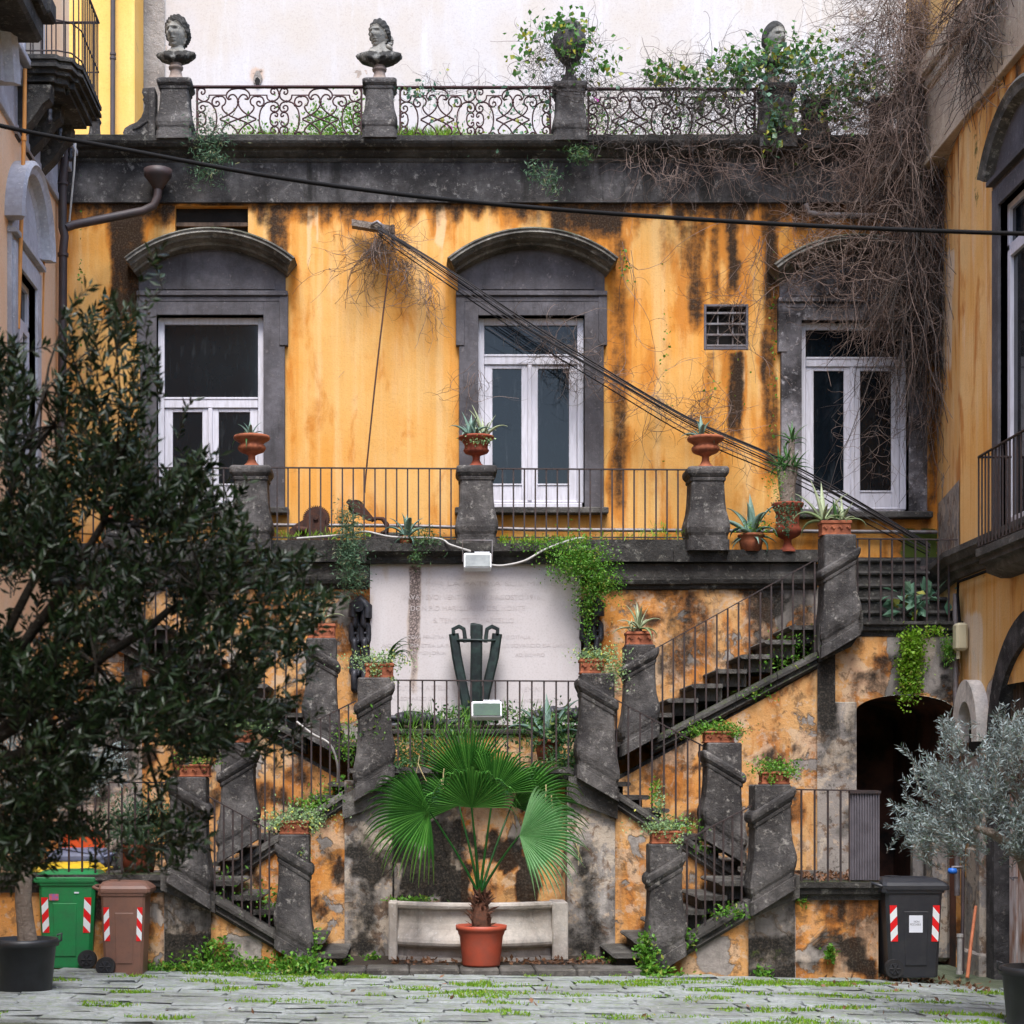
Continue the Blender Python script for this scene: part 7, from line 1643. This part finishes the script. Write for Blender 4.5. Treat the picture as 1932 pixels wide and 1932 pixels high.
# ================================================================ DRY VINES, IVY AND WEEDS
def top(o, label, cat_, stuff=True):
    tag(o, label, cat_); 
    if stuff: o['kind'] = 'stuff'
    return o
def vines(name, label, groups, mat, cat_='vines', origin=(6, 23, 8)):
    Vs = []; objs = []
    e = thing(name, label, cat_, origin) if len(groups) > 1 else None
    for gi, (pts, dirs, L, N, r, wander, grav, curl, mt) in enumerate(groups):
        o, A = strands('stems', pts, dirs, L, N, mt or mat, r, wander, grav, parent=e, curl=curl); o['kind'] = 'stuff'
    return e
def dn(n, x_=0, y_=-.1, z_=-1, j=.5): return np.array([x_, y_, z_])[None]+RNG.normal(size=(n, 3))*j
g = []
def G(n, box, d, L, N=14, r=.0045, wander=.3, grav=.04, curl=.1, mt=None, Ys=(22.9, 23.5)):
    n = int(n*1.45); p = rpts(n, box[0], box[1], box[2], box[3], Ys[0], Ys[1]); g.append((p, d(len(p)), L*(.5+RNG.random(len(p))), N, r*(.45+.85*RNG.random(len(p))), wander, grav, curl, mt))
# hanging curtain in the corner
G(520, (1690, 1800, -60, 500), lambda n: dn(n, 0, 0, -1, .22), 2.4, 20, .005, .18, .06, .03)
G(360, (1660, 1800, -60, 260), lambda n: dn(n, 0, 0, -1, .5), 1.6, 16, .005, .32, .05, .1)
G(420, (1640, 1800, 0, 640), lambda n: dn(n, 0, 0, -.4, .8), .9, 14, .004, .4, .03, .25)
G(260, (1700, 1800, 60, 620), lambda n: dn(n, 0, 0, -1, .2), 2.2, 18, .008, .15, .08, .0, M['twig_dk'])
G(120, (1745, 1790, 480, 760), lambda n: dn(n, 0, 0, -1, .3), .8, 14, .004, .3, .05, .12)
G(200, (1800, 1925, -80, 60), lambda n: dn(n, -.3, .2, -1, .4), 1.1, 14, .005, .3, .05, .1, None, (19.8, 21.0))
G(120, (1820, 1925, -40, 120), lambda n: dn(n, -.2, .2, -1, .3), .8, 12, .007, .25, .05, .1, M['twig_dk'], (19.8, 21.0))
G(200, (1620, 1700, -60, 120), lambda n: dn(n, -1, -.1, -.1, .5), .9, 14, .0032, .35, .02, .2)
vines('dry_vine_curtain', 'thick curtain of leafless brown vines hanging down the right hand corner', g, M['twig'])
g = []
G(240, (1520, 1720, 200, 330), lambda n: dn(n, 0, -.3, -.4, .8), .9, 15, .004, .42, .04, .22)
G(130, (1180, 1500, 270, 330), lambda n: dn(n, 0, -.3, -.8, .6), .7, 14, .0035, .4, .06, .15)
G(270, (1490, 1740, 330, 520), lambda n: dn(n, 0, -.2, -.6, .8), .8, 15, .004, .42, .04, .25)
G(130, (1540, 1740, 520, 620), lambda n: dn(n, 0, -.2, -.8, .7), .7, 15, .0032, .42, .03, .3)
G(50, (1560, 1740, 620, 900), lambda n: dn(n, .3, -.1, -.3, .8), .7, 15, .003, .42, .02, .3)
G(60, (1480, 1740, 460, 560), lambda n: dn(n, 0, -.1, -.6, .5), .9, 15, .006, .35, .02, .25, M['conduit'] if False else None)
vines('dry_vine_tangle', 'tangle of bare curling stems over the right window hood and the frieze', g, M['twig'])
g = []
YI = (22.95, 23.75)
G(700, (1100, 1700, 165, 285), lambda n: dn(n, 0, -.1, .1, .9), .7, 14, .004, .5, .01, .25, None, YI)
G(420, (1230, 1640, 110, 230), lambda n: dn(n, 0, -.1, .2, .9), .7, 14, .004, .5, .02, .25, None, YI)
G(260, (1000, 1130, 70, 190), lambda n: dn(n, 0, -.1, 0, .9), .5, 14, .0035, .5, .04, .3, None, (23.1, 23.8))
G(60, (760, 1100, 160, 180), lambda n: dn(n, .3, -.1, .2, .6), .5, 12, .003, .4, .02, .25, None, (23.3, 23.6))
vines('ivy_stems', 'mass of brown ivy stems choking the right half of the roof railing', g, M['twig_dk'])
def ivy(name, label, cl, mat, L, W, cat_='ivy', up=-.2, spread=1.):
    pts = np.concatenate([blob(n, u, v, Y, ru, rv, ry) for (n, u, v, Y, ru, rv, ry) in cl])
    o = leaf_mesh(name, pts, L, W, mat, None, up=up, spread=spread, origin=tuple(P(cl[0][1], cl[0][2], cl[0][3]))); return top(o, label, cat_)
ivy('ivy_foliage', 'bright ivy leaves over the railing and bust at the right end of the roof', [(420, 1480, 110, 23.4, 90, 40, .4), (260, 1555, 175, 23.3, 60, 70, .4), (200, 1395, 130, 23.4, 60, 30, .4), (120, 1300, 150, 23.4, 60, 20, .3), (60, 1455, 245, 23.2, 20, 40, .2), (160, 1625, 150, 23.4, 50, 60, .4), (80, 1240, 140, 23.4, 40, 20, .3), (60, 1340, 190, 23.4, 80, 30, .3), (50, 1500, 230, 23.2, 30, 50, .3), (40, 1700, 180, 23.4, 40, 40, .3)], M['ivy'], .085, .075)
ivy('ivy_foliage', 'bluish ivy leaves mixed through the dry stems at the right end of the roof', [(160, 1560, 150, 23.2, 120, 60, .4), (120, 1440, 140, 23.2, 100, 50, .4), (60, 1460, 220, 23.15, 16, 60, .1)], M['ivy_blue'], .085, .075)
ivy('ivy_foliage', 'ivy leaves crowning the stone urn on the roof', [(200, 1060, 55, 23.4, 60, 24, .3), (90, 1000, 95, 23.4, 44, 50, .3), (90, 1110, 110, 23.4, 44, 50, .3), (50, 1075, 90, 23.2, 30, 40, .1), (30, 1145, 130, 23.4, 30, 20, .2)], M['ivy'], .08, .07)
ivy('ivy_foliage', 'sparse ivy threading the middle scrolled railing', [(60, 800, 175, 23.4, 60, 20, .1), (70, 900, 210, 23.4, 130, 60, .1), (70, 1010, 200, 23.4, 80, 60, .1), (50, 1250, 210, 23.4, 160, 60, .1)], M['ivy_blue'], .06, .055)
# grass and weeds along the roof ledge, terrace ledge and ground
def grass(name, label, segs, mat, L, W, cat_='grass'):
    pts = []; 
    for (n, u0, u1, v0, v1, Y0, Y1) in segs: pts.append(rpts(n, u0, u1, v0, v1, Y0, Y1))
    pts = np.concatenate(pts); o = leaf_mesh(name, pts, L, W, mat, None, dirs=np.repeat([[0, 0, 1.]], len(pts), 0), spread=.45, origin=tuple(pts[0])); return top(o, label, cat_)
grass('roof_grass', 'bright green grass growing along the roof ledge under the scrolled railings', [(2600, 500, 900, 268, 280, 23.4, 24.4), (900, 700, 860, 255, 275, 23.4, 24.4), (700, 900, 1110, 272, 284, 23.4, 24.0), (500, 440, 520, 268, 280, 23.4, 24), (600, 1040, 1420, 276, 288, 23.4, 24)], M['grass'], .16, .014)
ivy('roof_bushes', 'low green shrubs and weeds behind the scrolled railings on the roof', [(900, 640, 250, 24.9, 70, 40, .6), (260, 600, 228, 24.9, 30, 26, .4), (300, 668, 222, 24.9, 24, 30, .4), (600, 540, 264, 24.8, 90, 22, .5), (300, 470, 262, 24.8, 50, 24, .4), (300, 730, 258, 24.8, 50, 24, .4), (700, 1250, 262, 25, 240, 36, .5), (260, 1120, 240, 25, 60, 50, .4), (200, 980, 266, 25, 80, 20, .4), (200, 860, 262, 24.6, 60, 20, .4)], M['weed'], .06, .03, 'shrubs', up=.5)
ivy('hanging_shrub', 'grey green shrub hanging over the cornice right of the first roof pedestal', [(700, 395, 255, 23.2, 40, 50, .3), (400, 398, 300, 23.1, 36, 46, .2), (120, 385, 330, 23.1, 24, 24, .1)], M['fern'], .07, .014, 'shrub', up=.2)
ivy('hanging_plant', 'small blue green plant hanging from the cornice above the middle window', [(160, 1010, 325, 23.15, 22, 22, .1), (220, 1040, 340, 23.15, 18, 28, .1)], M['fern'], .07, .016, 'plant')
ivy('hanging_plant', 'tuft of green fern on the cornice right of the ivy covered urn pedestal', [(260, 1095, 292, 23.15, 28, 18, .15)], M['darkplant'], .07, .014, 'plant')
ivy('flowers', 'few magenta flowers behind the second scrolled railing', [(14, 800, 250, 24.2, 16, 6, .1), (10, 850, 242, 24.2, 12, 8, .1), (6, 1125, 190, 24.2, 4, 4, .1)], leafmat('magenta_petal', (.5,.02,.35), (.6,.05,.45)), .06, .05, 'flowers')
ivy('hanging_plant', 'bright green trailing plant over the right corner of the tablet', [(2200, 1092, 1058, 22.2, 56, 40, .2), (1400, 1128, 1098, 22.2, 44, 38, .15), (500, 1030, 1030, 22.3, 60, 16, .1), (500, 1108, 1135, 22.25, 22, 46, .1), (140, 1110, 1205, 22.25, 10, 60, .05)], M['weed'], .04, .022, 'plant')
ivy('hanging_plant', 'blue green feathery plant hanging left of the tablet', [(1500, 662, 1050, 22.2, 30, 70, .18), (600, 655, 985, 22.3, 26, 36, .12), (300, 672, 1095, 22.2, 26, 26, .1)], M['fern'], .055, .014, 'plant', up=-.1)
ivy('hanging_plant', 'small feathery plant hanging beside the little terracotta pot on the ledge', [(600, 800, 1020, 22.3, 38, 26, .12), (120, 785, 1050, 22.2, 14, 18, .06)], M['darkplant'], .05, .013, 'plant')
grass('ledge_weeds', 'grass and moss tufts along the terrace ledge above the tablet', [(600, 940, 1110, 1018, 1036, 22.3, 22.7), (200, 520, 700, 1008, 1020, 22.5, 22.7), (120, 1130, 1300, 1008, 1022, 22.5, 22.7), (60, 1230, 1260, 990, 1020, 22.5, 22.7)], M['grass'], .09, .013)
ivy('landing_weeds', 'lush mixed weeds spilling over the central landing behind the palm', [(900, 900, 1352, 22.1, 110, 22, .2), (1000, 780, 1430, 21.6, 60, 44, .5), (700, 1060, 1440, 20.8, 44, 30, .3), (500, 760, 1470, 20.4, 44, 44, .2), (500, 1040, 1370, 21.9, 70, 40, .3), (300, 700, 1370, 20.3, 20, 44, .1), (400, 850, 1400, 21.6, 90, 30, .4)], M['darkplant'], .06, .03, 'weeds', up=.4)
grass('landing_grass', 'pale grass blades on the central landing', [(400, 760, 900, 1350, 1450, 20.6, 21.8), (160, 940, 1060, 1340, 1420, 21, 22)], M['weed'], .22, .010)
ivy('climbing_plant', 'bright green creeper hanging under the upper right landing above the arch', [(900, 1722, 1215, 21.5, 22, 26, .08), (1100, 1720, 1262, 21.52, 24, 52, .06), (260, 1708, 1300, 21.53, 14, 26, .04), (120, 1760, 1192, 21.45, 26, 12, .05)], M['grass'], .04, .035, 'creeper')
ivy('climbing_plant', 'soft green tuft in the corner between the tunnel arch and the right wall', [(420, 1790, 1225, 21.45, 14, 26, .08)], M['weed'], .04, .02, 'plant')
ivy('leafy_plant', 'broad blue green leaves growing behind the upper right landing railing', [(46, 1728, 1130, 21.8, 46, 26, .2), (14, 1710, 1150, 21.7, 20, 14, .1)], M['ivy_blue'], .20, .13, 'plant', up=.2)
ivy('stair_weeds', 'weeds on the treads of the upper right flight', [(260, 1470, 1250, 21.8, 60, 22, .4), (300, 1500, 1215, 21.9, 40, 24, .4), (120, 1300, 1388, 21.6, 60, 10, .2), (80, 1425, 1310, 21.5, 40, 12, .1)], M['weed'], .05, .02, 'weeds', up=.4)
ivy('stair_weeds', 'weeds on the treads of the left flights beside the tree', [(500, 640, 1500, 20.6, 50, 30, .3), (260, 590, 1520, 20.3, 40, 20, .3), (300, 660, 1400, 20.9, 30, 50, .3), (200, 420, 1700, 19.4, 40, 60, .4), (200, 500, 1700, 19.3, 50, 40, .4), (100, 715, 1380, 20.2, 14, 40, .05)], M['weed'], .05, .025, 'weeds', up=.4)
ivy('stair_weeds', 'weeds along the string of the right bottom flight', [(200, 1380, 1722, 18.9, 40, 16, .15), (120, 1290, 1560, 20.2, 50, 20, .2), (90, 1238, 1500, 20.2, 10, 30, .1), (60, 1330, 1600, 20.3, 20, 20, .1)], M['weed'], .05, .025, 'weeds', up=.4)
ivy('wall_weeds', 'bright weeds at the foot of the left staircase and its string', [(620, 565, 1818, 18.75, 50, 18, .25), (420, 470, 1822, 18.85, 60, 18, .15), (500, 380, 1825, 18.85, 70, 16, .15), (260, 582, 1780, 18.9, 24, 24, .1), (260, 405, 1795, 18.9, 40, 26, .1), (300, 300, 1830, 18.9, 50, 10, .1), (200, 520, 1835, 18.6, 90, 8, .2)], M['weed'], .055, .035, 'weeds', up=.4)
ivy('wall_weeds', 'weeds sprouting from the foot of the right staircase', [(500, 1222, 1795, 18.8, 18, 30, .1), (300, 1235, 1830, 18.75, 26, 20, .1), (160, 1290, 1772, 18.9, 20, 24, .06), (160, 1440, 1842, 18.9, 16, 14, .06), (260, 1255, 1845, 18.7, 40, 10, .1), (120, 1566, 1800, 18.95, 12, 14, .04), (60, 1510, 1700, 19.0, 14, 10, .05)], M['weed'], .055, .035, 'weeds', up=.4)
ivy('wall_weeds', 'small weeds beside the bench and pilasters', [(120, 1110, 1812, 19.9, 18, 12, .1), (120, 700, 1812, 19.9, 18, 12, .1), (100, 640, 1815, 19.6, 30, 10, .1), (200, 780, 1698, 20.2, 50, 6, .1), (60, 1160, 1810, 19.4, 20, 8, .1)], M['weed'], .05, .03, 'weeds', up=.4)
# ground grass in the joints
def ground_pts(n, clumps):
    out = []
    for (k_, x0, x1, y0, y1) in clumps:
        m_ = RNG.random((k_*4, 2)); xs = x0+(x1-x0)*m_[:, 0]; ys = y0+(y1-y0)*m_[:, 1]
        d = fbm(xs*1.4+3, ys*3.2+1, 4); keep = d > .62; xs, ys = xs[keep][:k_], ys[keep][:k_]
        out.append(np.stack([xs, ys, [gz(a)+.02 for a in xs]], 1))
    return np.concatenate(out)
pg = ground_pts(0, [(22000, -4.6, 6.4, 14.8, 18.8), (2500, -2.5, 6.3, 18.0, 18.95), (700, -3.5, -2.4, 16.4, 17.2)])
o = leaf_mesh('paving_grass', pg, .045, .014, M['grass'], None, dirs=np.repeat([[0, 0, 1.]], len(pg), 0), spread=.6, origin=(0, 17, 0)); top(o, 'short bright grass and moss growing in the paving joints', 'grass')
pl_ = np.concatenate([rpts(260, 1660, 1860, 1842, 1858, 18.6, 18.7), rpts(60, 1510, 1650, 1852, 1858, 18.7, 18.72)]); pl_[:, 2] = [gz(a)+.02 for a in pl_[:, 0]]; pl_[:, 1] = RNG.uniform(18.2, 19.6, len(pl_))
pl2 = np.stack([RNG.uniform(X(1505, 19), X(1655, 19), 260), RNG.uniform(19.0, 20.3, 260), np.full(260, zL1+.03)], 1)
pl3 = np.stack([RNG.uniform(-4.4, 6.4, 60), RNG.uniform(15, 18.6, 60), np.full(60, .05)], 1)
pl4 = np.stack([RNG.uniform(X(740, 19.5), X(1180, 19.5), 300), RNG.uniform(19.25, 19.8, 300), np.full(300, .13)], 1)
o = leaf_mesh('fallen_leaves', np.concatenate([pl_, pl2, pl3, pl4]), .07, .04, M['dryleaf'], None, spread=1., origin=(0, 17, 0)); top(o, 'dead brown leaves gathered by the black bin and along the ledges', 'fallen leaves')
# bare twigs caught on the ochre wall
def wallscrub(label, seeds, name='dry_twigs'):
    e = thing(name, label, 'twigs', P(seeds[0][0], seeds[0][1], 23.4))
    for (u, v, n, L, dx, dz, j) in seeds:
        p = np.repeat(np.array(P(u, v, 23.35))[None], n, 0)+RNG.normal(size=(n, 3))*np.array([.06, .04, .06])
        d = np.array([dx, -.05, dz])[None]+RNG.normal(size=(n, 3))*np.array([j, .12, j])
        o, A = strands('twig', p, d, L*(.5+.8*RNG.random(n)), 16, M['twig'], .0045, .28, .02, parent=e, curl=.08); o['kind'] = 'stuff'
        k_ = A[:, 3:-1:2].reshape(-1, 3); k_ = k_[RNG.random(len(k_)) < .8]; d2 = RNG.normal(size=(len(k_), 3))*np.array([.8, .15, .8])
        o, B = strands('twig', k_, d2, .16+.22*RNG.random(len(k_)), 7, M['twig_dk'], .0028, .3, .02, parent=e, curl=.1); o['kind'] = 'stuff'
wallscrub('bare twigs splaying over the ochre wall below the wooden bracket', [(715, 450, 26, 1.1, -.3, -1, .6), (760, 490, 20, .8, .4, -.6, .5), (720, 470, 10, 1.6, -.8, -.7, .4), (800, 520, 12, 1.0, .2, -1, .4), (730, 450, 30, .5, .3, -.5, .8)])
wallscrub('bare twigs caught in the wires in front of the middle window', [(1080, 665, 30, .6, .2, 0, 1), (1040, 640, 16, .9, -.4, -.3, .8), (900, 700, 8, 1.0, -.3, -1, .4), (1130, 720, 16, .8, .5, -.4, .7)])
wallscrub('long bare stems trailing between the square grille and the right window', [(1230, 760, 14, .8, .5, .3, .7), (1300, 790, 18, .7, .5, .2, .7), (1440, 450, 12, 2.4, -.1, -1, .12), (1180, 470, 6, 2.4, .05, -1, .1), (1400, 560, 10, 1.3, -.6, -.6, .5), (1350, 820, 12, .9, .8, -.1, .4)])
wallscrub('bare branch stretching across the right window from the corner vines', [(1760, 780, 3, 1.9, -1, -.25, .12), (1700, 700, 14, .7, -.6, -.3, .8), (1720, 560, 14, .8, -.6, -.6, .7)])
ivy('ivy_strand', 'thin strands of tiny ivy leaves on the ochre wall', [(40, 152, 560, 23.5, 6, 160, .02), (30, 1180, 500, 23.4, 14, 30, .05), (26, 1255, 640, 23.5, 8, 160, .02), (40, 1460, 700, 23.5, 8, 220, .02), (20, 1370, 720, 23.4, 60, 60, .02)], M['weed'], .045, .04)

# ================================================================ repeats share a group phrase
GR = {'railing': 'iron railings of the stairs, landings, terrace and roof', 'bust': 'busts along the roof parapet', 'planter': 'terracotta planter boxes on the stair pedestals', 'wheelie bin': 'wheelie bins in the court',
      'potted plant': 'potted plants on the terrace and landings', 'olive tree': 'potted olive trees', 'floodlight': 'white floodlights by the tablet', 'chain': 'black anchor chains round the tablet', 'scroll stone': 'stone volutes',
      'balcony': 'balconies on the side walls', 'ivy': 'ivy on the roof railings and wall', 'weeds': 'weeds on the stairs and at the wall feet', 'plant': 'plants hanging from the ledges', 'cable': 'loose cables', 'pipe': 'wall pipes', 'drainpipe': 'drainpipes', 'twigs': 'bare twigs on the wall', 'vines': 'dry vines'}
for o in [q for q in C.objects if q.parent is None and q.get('category')]:
    c_ = o['category']
    if c_ == 'pedestal': o['group'] = 'roof pedestals' if o.location.z > 9 else ('terrace pedestals' if o.location.z > 5 else 'slanted stair pedestals')
    elif c_ in GR: o['group'] = GR[c_]
